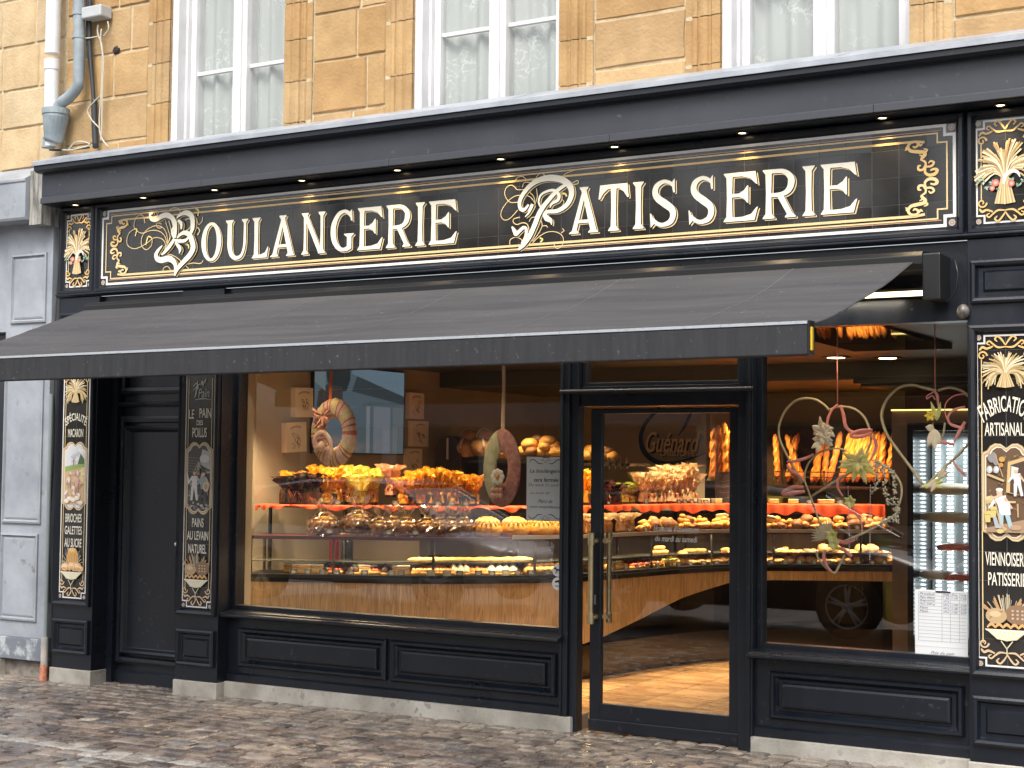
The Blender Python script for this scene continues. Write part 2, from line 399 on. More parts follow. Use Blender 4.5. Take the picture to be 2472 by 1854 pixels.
for a, b in WIN:      # moulded window surrounds: vertical reeds cut across by the course joints
    r = random.Random(int(a*10))
    for (x0, x1, sgn) in ((a-.235, a, 1), (b, b+.235, -1)):
        z = Z0+r.uniform(0, .1)-.1
        while z < Z1:
            h = r.uniform(.26, .38); k = r.uniform(.85, 1.08); c0 = r.choice(OCH); c = tuple(u*k for u in c0)
            pr = [(0, .050), (.045, .047), (.052, .034), (.066, .030), (.082, .036), (.088, .046), (.098, .046), (.105, .030), (.125, .026), (.150, .030), (.160, .042), (.17, .042), (.182, .028), (.235, .028)]
            xs = [(x0+u, yv) if sgn > 0 else (x1-u, yv) for u, yv in pr]
            if sgn < 0: xs = xs[::-1]
            n = len(xs); vs = [(u, yv, z+.003) for u, yv in xs]+[(u, yv, z+h-.003) for u, yv in xs]
            mo_.box(x0+.003, x1-.003, .047, .07, z+h-.012, z+h+.012)
            wl.add(vs, [(i, i+1, n+i+1, n+i) for i in range(n-1)], c)
            xe = x1 if sgn > 0 else x0
            wl.add([(xe, .035, z+.006), (xe, .3, z+.006), (xe, .3, z+h-.006), (xe, .035, z+h-.006)], [(0, 1, 2, 3)], c)
            z += h
wl.build('stone_wall', STONE, house)
mo = mo_
ed = [-9.12] + [e for ab in WIN for e in ab] + [.9]
for i in range(0, len(ed), 2): mo.box(ed[i]-(0 if i == 0 else 0), ed[i+1], .062, .36, Z0, Z1)
for a, b in WIN: mo.box(a, b, .062, .36, 6.35, Z1)
mo.build('mortar_bed', MORT, house)
LACE = mat('net_curtain', (.60, .61, .58), rough=.9)
_n = LACE.node_tree.nodes; _l = LACE.node_tree.links
_tc = _n.new('ShaderNodeTexCoord'); _v = _n.new('ShaderNodeTexVoronoi'); _v.feature = 'DISTANCE_TO_EDGE'; _v.inputs['Scale'].default_value = 11
_nz = _n.new('ShaderNodeTexNoise'); _nz.inputs['Scale'].default_value = 9; _nz.inputs['Detail'].default_value = 6
_mx = _n.new('ShaderNodeMix'); _mx.data_type = 'RGBA'; _mx.inputs[0].default_value = .25
_l.new(_tc.outputs['Object'], _nz.inputs[0]); _l.new(_tc.outputs['Object'], _mx.inputs[6]); _l.new(_nz.outputs[1], _mx.inputs[7]); _l.new(_mx.outputs[2], _v.inputs['Vector'])
_r = _n.new('ShaderNodeMapRange'); _r.inputs['From Max'].default_value = .05; _r.inputs['To Min'].default_value = 1; _r.inputs['To Max'].default_value = 0
_l.new(_v.outputs['Distance'], _r.inputs[0])
_n2 = _n.new('ShaderNodeTexNoise'); _n2.inputs['Scale'].default_value = 3.3; _l.new(_tc.outputs['Object'], _n2.inputs[0])
_r2 = _n.new('ShaderNodeMapRange'); _r2.inputs['From Min'].default_value = .48; _r2.inputs['From Max'].default_value = .6; _l.new(_n2.outputs[0], _r2.inputs[0])
_m1 = _n.new('ShaderNodeMath'); _m1.operation = 'MULTIPLY'; _l.new(_r.outputs[0], _m1.inputs[0]); _l.new(_r2.outputs[0], _m1.inputs[1])
_m2 = _n.new('ShaderNodeMix'); _m2.data_type = 'RGBA'; _m2.inputs[6].default_value = (.45, .465, .44, 1); _m2.inputs[7].default_value = (.66, .67, .64, 1)
_l.new(_m1.outputs[0], _m2.inputs[0]); _l.new(_m2.outputs[2], _n['Principled BSDF'].inputs['Base Color'])
for k, (a, b) in enumerate(WIN):
    f = MB(); Zt = 6.4
    f.box(a+.002, a+.062, .052, .30, 3.95, Zt)           # white lining and fixed frame
    f.box(b-.055, b-.002, .16, .30, 3.95, Zt)
    f.box(a+.062, a+.085, .13, .30, 3.95, Zt)
    m_ = (a+b)/2+.03
    f.box(m_-.065, m_+.065, .15, .30, 3.95, Zt); f.box(m_-.022, m_+.022, .135, .15, 3.95, Zt)
    f.box(a+.085, a+.135, .165, .29, 3.95, Zt); f.box(b-.10, b-.055, .165, .29, 3.95, Zt)
    wf = f.build('window', WHITE, house, bevel=.004)
    wf['label'] = ['tall white casement window above the service door', 'middle white casement window over the shop sign', 'right-hand white casement window over the shop sign'][k]
    for (p0, p1) in ((a+.135, m_-.065), (m_+.065, b-.10)):
        [attach(MB().box(p0, p1, .185, .215, zz_, zz_+.028).build('glazing_bar', WHITE, bevel=.003), wf) for zz_ in (4.672, 5.4)]
        o = MB().add([(p0, .2, 3.95), (p1, .2, 3.95), (p1, .2, Zt), (p0, .2, Zt)], [(0, 1, 2, 3)]); attach(o.build('pane', UPANE), wf)
    cv = MB(); n = 60; vs = []
    for i in range(n+1):
        u = i/n; x = a+.05+(b-a-.1)*u; yv = .262+.018*sin(u*47+k)+.012*sin(u*23+2*k)
        vs += [(x, yv, 3.95), (x, yv, Zt)]
    cv.add(vs, [(2*i, 2*i+2, 2*i+3, 2*i+1) for i in range(n)])
    attach(cv.build('net_curtain', LACE, smooth=True), wf)
back = MB().box(-9.1, .9, .9, 1.0, 3.9, 6.6); back.build('room_back', mat('dim_room', (.12, .11, .10), rough=.9), house)
# reflection-side holes in stone and stains are in the wall material; iron stub and hole by the first window
MB().ell((P(279, 121, .04).x, .045, P(279, 121, .04).z), (.035, .012, .03), jit=.2).build('wall_hole', mat('wall_hole', (.03, .02, .02), rough=.9), house, smooth=True)

nb = T('neighbouring_house', 'paler limestone house wall at the far left beside the downpipes', 'house', (-9.6, .05, 4))
PAL2 = [(.58, .46, .29), (.54, .42, .26), (.62, .51, .34), (.56, .45, .30)]
n1 = MB(); blocks(n1, -12.5, -9.12, 3.5, 6.6, PAL2, seed=21, h=(.25, .4), L=(.18, .5)); n1.build('stone_wall', STONE, nb)
MB().box(-12.5, -9.12, .062, .36, 3.5, 6.6).build('mortar_bed', MORT, nb)
# ------------------------------------------------------------------ bakery shopfront
sf = T('bakery_shopfront', 'black panelled wooden shopfront of the bakery with pilasters and deep cornice', 'shopfront', (-5.3, 0, .15))
XL, XR = -9.055, .6
c = MB()
c.prism([(-.2, 3.79), (-.2, 3.97), (-.215, 3.972), (-.222, 3.99), (-.245, 4.0), (-.262, 4.02), (-.275, 4.024), (-.275, 4.04), (-.05, 4.10), (.05, 4.10), (.05, 3.76), (-.19, 3.76), (-.19, 3.79)], XL, XR)
c.build('cornice', GRY, sf)
c = MB(); x = XL
while x < XR:
    c.prism([(-.216, 3.742), (-.216, 3.785), (-.2, 3.793), (-.19, 3.79), (-.19, 3.742)], x, min(x+1.62, XR)); x += 1.6225
c.build('cornice_lip', mat('lip_metal', (.06, .065, .075), rough=.35, metal=.2), sf, bevel=.002)
c = MB(); c.prism([(-.222, 3.992), (-.245, 4.002), (-.262, 4.022), (-.276, 4.026), (-.276, 3.99), (-.25, 3.975), (-.216, 3.972)], XL-.01, XR).build('crown_moulding', BLK, sf)
c = MB(); x = XL-.02; k = 0
while x < XR:     # lapped zinc sheets
    d = .002*(k % 2); x1 = min(x+1.05, XR)
    c.prism([(-.292-d, 4.022), (-.292-d, 4.052), (-.27, 4.062+d), (.055, 4.172+d), (.055, 4.16+d), (-.265, 4.048), (-.284, 4.042), (-.284, 4.022)], x, x1+.012); x += 1.05; k += 1
c.build('zinc_flashing', ZINC, sf)
MB().box(XL, XR, -.19, .05, 3.738, 3.76).build('soffit', BLK, sf)
MB().box(XL+.03, XR, .0, .06, 3.06, 3.74).build('fascia_board', BLK, sf)
MB().prism([(0, 3.035), (-.035, 3.04), (-.05, 3.052), (-.05, 3.062), (-.03, 3.075), (-.012, 3.09), (0, 3.09)], XL+.01, XR).build('ledge', BLK, sf, bevel=.002)
MB().box(XL+.03, XR, .02, .10, 2.60, 3.035).build('lintel', BLK, sf)
def pilaster(x0, x1, zb, wlab):
    o = MB().box(x0, x1, -.02, .26, zb+.11, 3.035).build('pilaster', BLK, sf, bevel=.003); o['label'] = wlab
    fr = [(0, -.02), (.0, -.045), (.012, -.052), (.026, -.048), (.036, -.026), (.04, -.0205)]
    m1 = MB()
    m1.rings(x0+.02, x1-.02, 2.685, 2.915, fr, cap=False)
    m1.rings(x0+.085, x1-.085, 2.745, 2.86, [(0, -.0205), (.012, -.036), (.02, -.036)], cap=True)
    m1.rings(x0+.012, x1-.012, .695, 2.565, [(0, -.02), (0, -.05), (.014, -.058), (.03, -.05), (.042, -.028), (.046, -.022)], cap=False)
    m1.rings(x0+.02, x1-.02, .335, .592, fr, cap=False)
    m1.rings(x0+.085, x1-.085, .395, .53, [(0, -.0205), (.012, -.036), (.02, -.036)], cap=True)
    attach(m1.build('panel_moulding', BLK), o)
    st = MB().box(x0-.008, x1+.008, -.034, .19, zb-.05, zb+.11).build('plinth_block', PLINTH, sf, bevel=.006)
    return o
pilaster(-9.02, -8.605, .11, 'left pilaster beside the grey shop'); pilaster(-7.765, -7.37, .118, 'pilaster between service door and left window'); pilaster(-2.11, -1.69, .13, 'right pilaster beside the narrow right window')
# upper frieze mouldings: frames round the sign boards
m1 = MB(); frs = [(0, -.0), (0, -.03), (.01, -.045), (.028, -.045), (.04, -.02), (.05, -.008), (.056, -.0075)]
for a, b in ((-8.655, -2.118), (-9.03, -8.665), (-2.108, -1.70)): m1.rings(a, b, 3.06, 3.735, [(i*1.0, y) for i, y in frs], cap=False)
m1.build('fascia_moulding', BLK, sf)
# more of the shopfront past the right pilaster, out of frame
MB().box(-1.69, .6, .05, .15, .25, 3.035).build('side_panel', BLK, sf)
# stall risers
def riser(name, x0, x1, xs, zt=.69, zb=.235):
    o = MB().box(x0, x1, .10, .19, zb, zt).build(name, BLK, sf)
    m1 = MB()
    for a, b in xs:
        m1.rings(a, b, .345, .618, [(0, .0995), (0, .078), (.01, .066), (.026, .066), (.036, .084), (.048, .0985)], cap=False)
        m1.rings(a+.062, b-.062, .40, .562, [(0, .0985), (.006, .0985), (.014, .078), (.026, .072)], cap=True)
    m1.prism([(.0995, .235), (.078, .235), (.078, .285), (.092, .298), (.0995, .298)], x0, x1)
    attach(m1.build('panel_moulding', BLK), o)
    MB().prism([(.12, .69), (.005, .69), (-.008, .697), (-.012, .708), (-.004, .718), (.03, .722), (.035, .73), (.13, .742)], x0-.0, x1+.0).build('sill', BLK, sf, bevel=.001)
    MB().box(x0-.0, x1+(.06 if x1 < -4 else 0), .052, .3, gz((x0+x1)/2, 0)-.05, .235).build('plinth_block', PLINTH, sf, bevel=.006)
riser('stall_riser', -7.372, -4.63, [(-7.262, -5.985), (-5.945, -4.69)])
riser('stall_riser', -3.385, -2.112, [(-3.275, -2.165)])
# shop window frames and glass
def wframe(name, x0, x1, z0, z1, t, y0, y1, m=BLK, par=sf):
    f = MB(); f.box(x0, x0+t, y0, y1, z0, z1); f.box(x1-t, x1, y0, y1, z0, z1); f.box(x0+t, x1-t, y0+.002, y1, z0, z0+t); f.box(x0+t, x1-t, y0+.002, y1, z1-t, z1)
    return f.build(name, m, par, bevel=.003)
w1 = wframe('window_frame', -7.372, -4.66, .735, 2.64, .035, .12, .20); w1['label'] = 'frame of the wide left display window'
def pane(x0, x1, z0, z1, y, par, m=PANE, name='pane'):
    o = MB().add([(x0, y, z0), (x1, y, z0), (x1, y, z1), (x0, y, z1)], [(0, 1, 2, 3)]).build(name, m); attach(o, par); return o
pane(-7.337, -4.695, .77, 2.605, .16, w1)
w2 = wframe('window_frame', -3.375, -2.112, .735, 2.64, .035, .12, .20); w2['label'] = 'frame of the narrow right display window'
pane(-3.34, -2.147, .77, 2.605, .16, w2)
# door posts and transom
f = MB(); f.box(-4.655, -4.60, .06, .17, .13, 2.62); f.box(-4.60, -4.545, .085, .165, .13, 2.62); f.box(-4.648, -4.635, .05, .06, .24, 2.6); f.build('door_post', BLK, sf, bevel=.004)
f = MB(); f.box(-3.475, -3.415, .085, .24, .14, 2.62); f.box(-3.415, -3.375, .06, .24, .14, 2.62); f.box(-3.40, -3.388, .05, .06, .24, 2.6); f.build('door_post', BLK, sf, bevel=.004)
f = MB(); f.box(-4.535, -3.475, .10, .24, 2.16, 2.285); f.prism([(.10, 2.235), (.05, 2.24), (.04, 2.25), (.045, 2.262), (.10, 2.27)], -4.66, -3.37); tb = f.build('transom_bar', BLK, sf, bevel=.003)
wt = wframe('transom_frame', -4.535, -3.475, 2.287, 2.64, .022, .12, .2); pane(-4.513, -3.497, 2.309, 2.618, .16, wt)
MB().box(-4.7, -3.3, .02, .14, gz(-4, 0)-.05, .137).build('threshold', PLINTH, sf, bevel=.004)
# ------------------------------------------------------------------ glass door
gd = T('glass_door', 'black framed glass entrance door with long brass pull handle, standing slightly ajar', 'door', (-4.49, .15, .145))
f = MB(); Y0, Y1 = .14, .185
f.box(-4.484, -4.41, Y0, Y1, .152, 2.145); f.box(-3.555, -3.485, Y0, Y1, .152, 2.145); f.box(-4.41, -3.555, Y0+.001, Y1, .152, .325); f.box(-4.41, -3.555, Y0+.001, Y1, 2.115, 2.145)
f.box(-4.485, -3.49, Y0-.012, Y0-.0005, .155, .228)
f.build('door_frame', BLK, gd, bevel=.004)
pane(-4.41, -3.555, .325, 2.115, .165, gd)
for yy_, xh in ((.085, -4.45), (.235, -4.40)):
    h = MB(); h.tube([(xh, yy_, .83), (xh, yy_, 1.36)], .016, n=14); h.tube([(xh, yy_, .815), (xh, yy_, .88)], .021, n=14); h.tube([(xh, yy_, 1.30), (xh, yy_, 1.375)], .021, n=14)
    for z in (.855, 1.325): h.tube([(xh, yy_, z), (xh+.01, .16, z)], .017, n=10)
    h.build('pull_handle', BRASS, gd, smooth=False)
text_part('opening_hours', [("Horaires d'ouverture", -4.06, -3.76, 1.395, 1.435, .162, dict(shear=.2, offset=.01)), ('du mardi au samedi', -4.05, -3.77, 1.335, 1.37, .162, dict(shear=.2, offset=.01))], mat('frosted_lettering', (.55, .52, .5), rough=.8), gd)
MB().box(-4.452, -4.44, .134, .139, .93, .99).build('door_lock', mat('lock_metal', (.4, .4, .4), rough=.3, metal=.9), gd)
# ------------------------------------------------------------------ service door
sdr = T('service_door', 'black panelled side door recessed between the two left pilasters', 'door', (-8.2, .2, .1))
f = MB(); f.box(-8.62, -7.60, .2, .25, .10, 3.03); f.build('door_leaf', BLK, sdr)
f = MB(); f.box(-8.605, -8.545, .13, .2, .10, 2.62)
f.rings(-8.545, -7.74, .27, 2.13, [(0, .199), (0, .165), (.02, .155), (.045, .158), (.05, .182)], cap=False)
f.rings(-8.50, -7.78, .34, 2.055, [(0, .198), (0, .165), (.014, .155), (.03, .165), (.044, .188), (.05, .19)], cap=True)
f.rings(-8.545, -7.74, 2.30, 2.6, [(0, .199), (0, .165), (.02, .155), (.045, .158), (.05, .182)], cap=False)
f.prism([(.2, 2.20), (.15, 2.205), (.14, 2.22), (.15, 2.235), (.2, 2.24)], -8.6, -7.74)
f.prism([(.2, .10), (.165, .10), (.165, .20), (.18, .215), (.2, .215)], -8.6, -7.74)
f.build('panel_moulding', BLK, sdr)
kn = P(425, 1314, .1)
MB().tube([(kn.x, .2, kn.z), (kn.x, .12, kn.z)], .008).ell((kn.x, .105, kn.z), (.018, .018, .018)).build('knob', mat('knob_chrome', (.8, .8, .8), rough=.2, metal=.6), sdr, smooth=True)
# ------------------------------------------------------------------ the long tiled sign
CR = (.86, .81, .66); GO = (.74, .49, .19); GO2 = (.80, .60, .30); DK = (.012, .011, .011); WH = (.80, .79, .75); PK = (.62, .36, .24); YE = (.85, .70, .22)
sign = T('tiled_shop_sign', 'long black tiled sign with cream lettering BOULANGERIE PATISSERIE in a gold and white border', 'sign', (-5.39, 0, 3.4))
def tiles(x0, x1, z0, z1, sx, sz, y, par, zoff=0, seed=1, tilt=.004):
    r = random.Random(seed); mb = MB(); g = .0012
    xs = [x0]; 
    while xs[-1] < x1-.01: xs.append(min(x1, xs[-1]+sx))
    zs = [z0]
    if zoff: zs.append(z0+zoff)
    while zs[-1] < z1-.01: zs.append(min(z1, zs[-1]+sz))
    for i in range(len(xs)-1):
        for j in range(len(zs)-1):
            a, b, c_, d = xs[i]+g, xs[i+1]-g, zs[j]+g, zs[j+1]-g
            if b <= a or d <= c_: continue
            ta, tb = r.uniform(-tilt, tilt), r.uniform(-tilt, tilt); mx, mz = (a+b)/2, (c_+d)/2
            ff = lambda X, Z: y+(X-mx)*ta+(Z-mz)*tb
            mb.add([(a, ff(a, c_), c_), (b, ff(b, c_), c_), (b, ff(b, d), d), (a, ff(a, d), d)], [(0, 1, 2, 3)])
    mb.build('tile_face', TILE, par)
    MB().box(x0, x1, y+.0008, y+.003, z0, z1).build('grout', GROUT, par)
tiles(-8.605, -2.168, 3.112, 3.683, .153, .1535, -.010, sign, zoff=.145, seed=3)
def notched(x0, x1, z0, z1, n): return [(x0, z0+n), (x0+n, z0+n), (x0+n, z0), (x1-n, z0), (x1-n, z0+n), (x1, z0+n), (x1, z1-n), (x1-n, z1-n), (x1-n, z1), (x0+n, z1), (x0+n, z1-n), (x0, z1-n)]
def border(x0, x1, z0, z1, n, wd, y, par, gold=None):
    p = Paint(y)
    p.stroke(notched(x0, x1, z0, z1, n), wd, WH, closed=True)
    for cx in (x0+n*.38, x1-n*.38):
        for cz in (z0+n*.38, z1-n*.38):
            cx2 = cx-.006 if cx < (x0+x1)/2 else cx+.006; cz2 = cz-.006 if cz < (z0+z1)/2 else cz+.006
            p.oval(cx2, cz2, n*.36, n*.36, (.50, .42, .38)); p.oval(cx2, cz2, n*.22, n*.22, (.30, .22, .16)); p.oval(cx2, cz2, n*.1, n*.1, (.6, .5, .4))
    if gold: p.stroke(notched(x0+gold, x1-gold, z0+gold, z1-gold, n), .0085, GO2, closed=True)
    return p
p = border(-8.592, -2.178, 3.122, 3.675, .052, .017, -.0125, sign, gold=.04)
p.stroke([(-8.43, 3.592), (-8.38, 3.600), (-2.39, 3.600), (-2.34, 3.592)], .013, GO); p.stroke([(-8.43, 3.192), (-8.38, 3.184), (-2.39, 3.184), (-2.34, 3.192)], .015, GO2)
p.stroke([(-8.52, 3.648), (-2.25, 3.648)], .004, PK); p.stroke([(-8.52, 3.152), (-2.25, 3.152)], .004, PK)
p.build('border', GLAZE, sign)
# scrollwork at both ends, traced once in the sign plane and mirrored
Q = zin(140, 480, .13562)
def sp(pts): return [XZ(*Q(*a)) for a in pts]
orn = [([(1215, 435), (1195, 455), (1165, 430), (1180, 385), (1235, 385), (1262, 430), (1235, 490), (1170, 515), (1120, 530)], [.008, .012, .014, .014, .014, .016, .018, .02, .02]),
       ([(1285, 440), (1262, 455), (1290, 475)], [.01, .014, .004]), ([(1120, 420), (1140, 440), (1165, 405)], [.004, .014, .012]),
       ([(1120, 520), (1095, 560), (1115, 600), (1130, 625), (1090, 670), (1085, 730)], [.018, .022, .018, .01, .012, .012]),
       ([(1095, 545), (1075, 515), (1110, 490)], [.012, .012, .004]), ([(1150, 560), (1120, 590), (1135, 640)], [.004, .012, .004]),
       ([(1085, 730), (1030, 730), (1008, 690), (1040, 665), (1060, 690)], [.010, .013, .012, .011, .006]),
       ([(1085, 700), (1110, 760), (1150, 755), (1155, 710), (1130, 705)], [.010, .013, .014, .012, .008]),
       ([(1085, 730), (1090, 800), (1050, 845), (995, 840), (975, 800), (1000, 775), (1040, 785)], [.010, .014, .017, .019, .018, .014, .008])]
o_ = Paint(-.0155)
zm = 3.3955
for pts, wds in orn:
    A = sp(pts)
    for mz in (0, 1):
        for mx in (0, 1):
            B = [((2*-5.385-x) if mx else x, (2*zm-z) if mz else z) for x, z in A]
            o_.stroke(B, wds, GO2 if mz else GO, smooth=5); o_.y = -.0155 if o_.y < -.0185 else o_.y
o_.build('scrollwork', GLAZE, sign)
# capital letters
def glyph(p, ch, x0, x1, z0, z1, col, dx=0, dz=0, fat=1.0):
    sx, sz = x1-x0, z1-z0; TT = .0365*fat; t = TT/sx
    m = lambda u, v: (x0+u*sx+dx, z0+v*sz+dz)
    def po(pts): p.poly([m(*a) for a in pts], col)
    def st(pts, wd, sm=6): p.stroke([m(*a) for a in pts], [q*fat for q in wd] if isinstance(wd, list) else wd*fat, col, smooth=sm)
    def stem(cx, a=1.0, b=0.0, k=1.0):
        h = t/2*k; F = h+.018/sx
        L = [(cx-F, b), (cx-F, b+.022), (cx-h*1.05, b+.10), (cx-h*.88, (a+b)/2), (cx-h*1.05, a-.10), (cx-F, a-.022), (cx-F, a)]
        po(L + [(2*cx-u, v) for u, v in L[::-1]])
    if ch in 'ELRIB': c0 = t*.5+.018/sx
    if ch == 'I': stem(.5)
    if ch in 'EL':
        stem(c0); po([(c0, 0), (.90, 0), (1.0, .27), (.95, .255), (.80, .13), (.55, .085), (c0, .08)])
    if ch == 'E':
        po([(c0, 1), (.93, 1), (.985, .73), (.935, .745), (.78, .86), (.55, .915), (c0, .92)])
        po([(c0, .565), (.45, .565), (.60, .63), (.68, .71), (.72, .72), (.72, .36), (.68, .37), (.60, .45), (.45, .495), (c0, .495)])
    if ch == 'T':
        stem(.5); po([(0, .70), (.05, .70), (.16, .82), (.30, .90), (.5, .915), (.70, .90), (.84, .82), (.95, .70), (1, .70), (.95, 1), (.05, 1)])
    if ch == 'A':
        h = .5*TT/sx
        po([(.36, 1), (.66, 1), (.64, .95), (.60, .93), (.60+h*.2, .86), (.95, .05), (1.0, .02), (1, 0), (.66, 0), (.66, .02), (.73, .07), (.50, .72), (.26, .07), (.33, .02), (.33, 0), (0, 0), (0, .02), (.09, .06), (.43, .88), (.40, .94), (.36, .96)])
        po([(.28, .22), (.72, .22), (.70, .29), (.31, .29)])
    if ch == 'N':
        stem(.16, k=.62); stem(.84, k=.62, b=0); po([(.0, 1), (.22, 1), (.88, .02), (.84, 0), (.72, 0), (.1, .93)])
    if ch == 'R':
        stem(c0); st([(c0, .955), (.60, .945), (.82, .84), (.87, .72), (.80, .57), (.60, .485), (c0, .47)], [.022, .026, .036, .042, .036, .026, .020])
        po([(.42, .47), (.60, .50), (.90, .09), (1.0, .03), (1.0, 0), (.68, 0), (.68, .03), (.74, .07)])
    if ch == 'O':
        n = 28; p.stroke([m(.5+.40*cos(2*pi*k/n), .5+.455*sin(2*pi*k/n)) for k in range(n)], [(.020+.022*abs(cos(2*pi*k/n))**1.3)*fat for k in range(n)], col, closed=True)
    if ch == 'U':
        st([(.17, .97), (.17, .60), (.18, .32), (.29, .11), (.50, .045), (.70, .11), (.81, .32), (.83, .60), (.83, .97)], [.040, .040, .040, .036, .026, .022, .022, .022, .022])
        for cx, k in ((.17, 1), (.83, .6)):
            h = t/2*k; F = h+.018/sx; po([(cx-F, 1), (cx-F, .975), (cx-h, .90), (cx+h, .90), (cx+F, .975), (cx+F, 1)])
    if ch == 'G':
        st([(.90, .80), (.76, .92), (.56, .955), (.34, .88), (.17, .68), (.13, .48), (.18, .28), (.34, .11), (.56, .045), (.76, .08), (.82, .15)], [.012, .026, .024, .032, .042, .044, .042, .034, .024, .028, .03])
        po([(.90, .72), (.96, .72), (.93, .99), (.88, .97), (.80, .92)]); po([(.60, .42), (1.02, .42), (1.02, .40), (.92, .34), (.92, .06), (.72, .0), (.73, .34), (.60, .40)])
    if ch == 'S':
        st([(.84, .84), (.72, .92), (.50, .955), (.27, .88), (.20, .74), (.30, .61), (.55, .49), (.78, .37), (.84, .24), (.74, .10), (.48, .045), (.25, .09), (.12, .19)], [.012, .022, .024, .034, .038, .042, .046, .042, .038, .034, .024, .024, .014])
        po([(.84, .71), (.90, .71), (.90, 1.0), (.86, .98), (.78, .91)]); po([(.06, .30), (.02, .30), (.05, 0), (.09, .03), (.2, .10)])
CZ0, CZ1 = 3.232, 3.520
def ztop(px): return 0
LET = [('O', 491, 541, 580), ('U', 549, 608, 575), ('L', 613, 656, 570), ('A', 657, 719, 570), ('N', 731, 794, 562), ('G', 801, 861, 560), ('E', 867, 932, 555), ('R', 936, 999, 550), ('I', 1006, 1034, 548), ('E', 1039, 1111, 545),
       ('A', 1378, 1452, 510), ('T', 1448, 1526, 503), ('I', 1531, 1562, 500), ('S', 1571, 1644, 495), ('S', 1664, 1736, 485), ('E', 1750, 1838, 480), ('R', 1844, 1929, 472), ('I', 1940, 1975, 465), ('E', 1984, 2078, 457)]
yb = [-.0155]
def letter(build, name='letter'):
    p = Paint(-.0155, step=.00008)
    build(p, GO2, .0125, -.010); p.y = min(p.y, -.0165); build(p, DK, .0065, -.005); p.y = min(p.y, -.0175)-.0004; build(p, CR, 0, 0)
    return p.build(name, GLAZE, sign)
for ch, a, b, py in LET:
    x0, x1 = P(a, py).x, P(b, py).x-.014
    letter(lambda p, col, dx, dz: glyph(p, ch, x0, x1, CZ0, CZ1, col, dx, dz))
def ornate(q, whites, golds, mpp):
    def bd(p, col, dx, dz):
        if col is GO2:
            for pts, wd in golds:
                pp = [XZ(*q(*a)) for a in pts]; w_ = [x*mpp for x in wd] if isinstance(wd, list) else wd*mpp
                p.stroke(pp, w_, YE if (not isinstance(wd, list) and wd > 20) else GO2, smooth=6)
                if p.y < -.0158: p.y = -.0156
        for pts, wd in whites:
            p.stroke([(x+dx*.8, z+dz*.8) for x, z in [XZ(*q(*a)) for a in pts]], [x*mpp for x in wd], col, smooth=6)
    letter(bd, 'initial_letter')
BW = [([(720, 345), (640, 392), (575, 370), (572, 315), (620, 290)], [15, 35, 50, 50, 20]), ([(560, 345), (600, 425), (700, 425), (800, 360), (900, 335), (1000, 380), (1055, 440)], [50, 60, 75, 90, 95, 90, 60]),
      ([(1000, 400), (1055, 480), (1070, 640), (1060, 790)], [60, 110, 90, 60]), ([(1045, 560), (1010, 640), (1030, 760), (1060, 790)], [20, 35, 40, 30]), ([(1060, 810), (960, 960), (860, 1075), (800, 1130)], [60, 75, 60, 25]),
      ([(1105, 395), (1190, 320), (1300, 290), (1395, 345), (1425, 470), (1420, 600), (1385, 700)], [30, 60, 90, 100, 100, 90, 60]),
      ([(1110, 790), (1200, 710), (1290, 690), (1370, 750), (1420, 880), (1430, 1000), (1370, 1130), (1250, 1260), (1150, 1370), (1090, 1460), (1065, 1550)], [30, 60, 80, 100, 110, 110, 100, 90, 80, 70, 30]),
      ([(1350, 780), (1270, 845), (1150, 855), (1060, 830)], [30, 60, 60, 30]), ([(1075, 880), (1135, 950), (1175, 1020), (1155, 1110)], [30, 65, 70, 10]), ([(1130, 440), (1195, 500), (1200, 620)], [40, 70, 30]),
      ([(825, 945), (740, 1040), (695, 1130), (725, 1215), (820, 1235), (950, 1205), (1045, 1260), (1085, 1350), (1080, 1460)], [15, 60, 80, 95, 105, 105, 95, 75, 50])]
BG = [([(860, 960), (830, 850), (740, 790), (620, 790), (500, 880), (370, 960), (230, 1005), (110, 950), (80, 830), (130, 690), (230, 610)], 13), ([(880, 900), (850, 770), (760, 670), (640, 635), (520, 650), (420, 690), (330, 680), (270, 620)], 13),
      ([(900, 900), (880, 720), (820, 600), (720, 545), (600, 560), (470, 640), (390, 760), (370, 900), (420, 1000), (490, 1020), (570, 940), (590, 830), (560, 770), (500, 760)], 13), ([(565, 775), (515, 760), (485, 830), (460, 930)], 26),
      ([(230, 610), (280, 620), (250, 750)], 24), ([(230, 600), (225, 520), (260, 400), (330, 335), (400, 340), (430, 400), (440, 490)], 14), ([(850, 440), (900, 600), (940, 740), (920, 850), (840, 1020)], 13), ([(920, 440), (970, 650), (950, 800), (840, 1000)], 13),
      ([(940, 230), (1020, 185), (1110, 200), (1150, 260), (1130, 310)], 14), ([(1480, 380), (1500, 480), (1530, 520), (1590, 450), (1600, 370)], 12), ([(1490, 570), (1540, 640), (1500, 725)], 20), ([(1460, 200), (1520, 250), (1500, 345)], 30),
      ([(1255, 1325), (1400, 1290), (1550, 1300), (1610, 1240)], 15), ([(830, 1110), (950, 1120), (1080, 1180), (1180, 1270), (1320, 1400)], 14), ([(800, 1480), (820, 1390), (900, 1360), (960, 1440)], 12), ([(1250, 910), (1310, 930), (1320, 1000)], 28),
      ([(690, 340), (680, 240), (720, 300)], 12), ([(780, 510), (700, 490), (670, 540), (720, 590), (800, 580)], 12), ([(1250, 430), (1330, 400), (1370, 480), (1330, 600), (1200, 680)], 14)]
ornate(zin(300, 480, .12053), BW, BG, .12053/285)
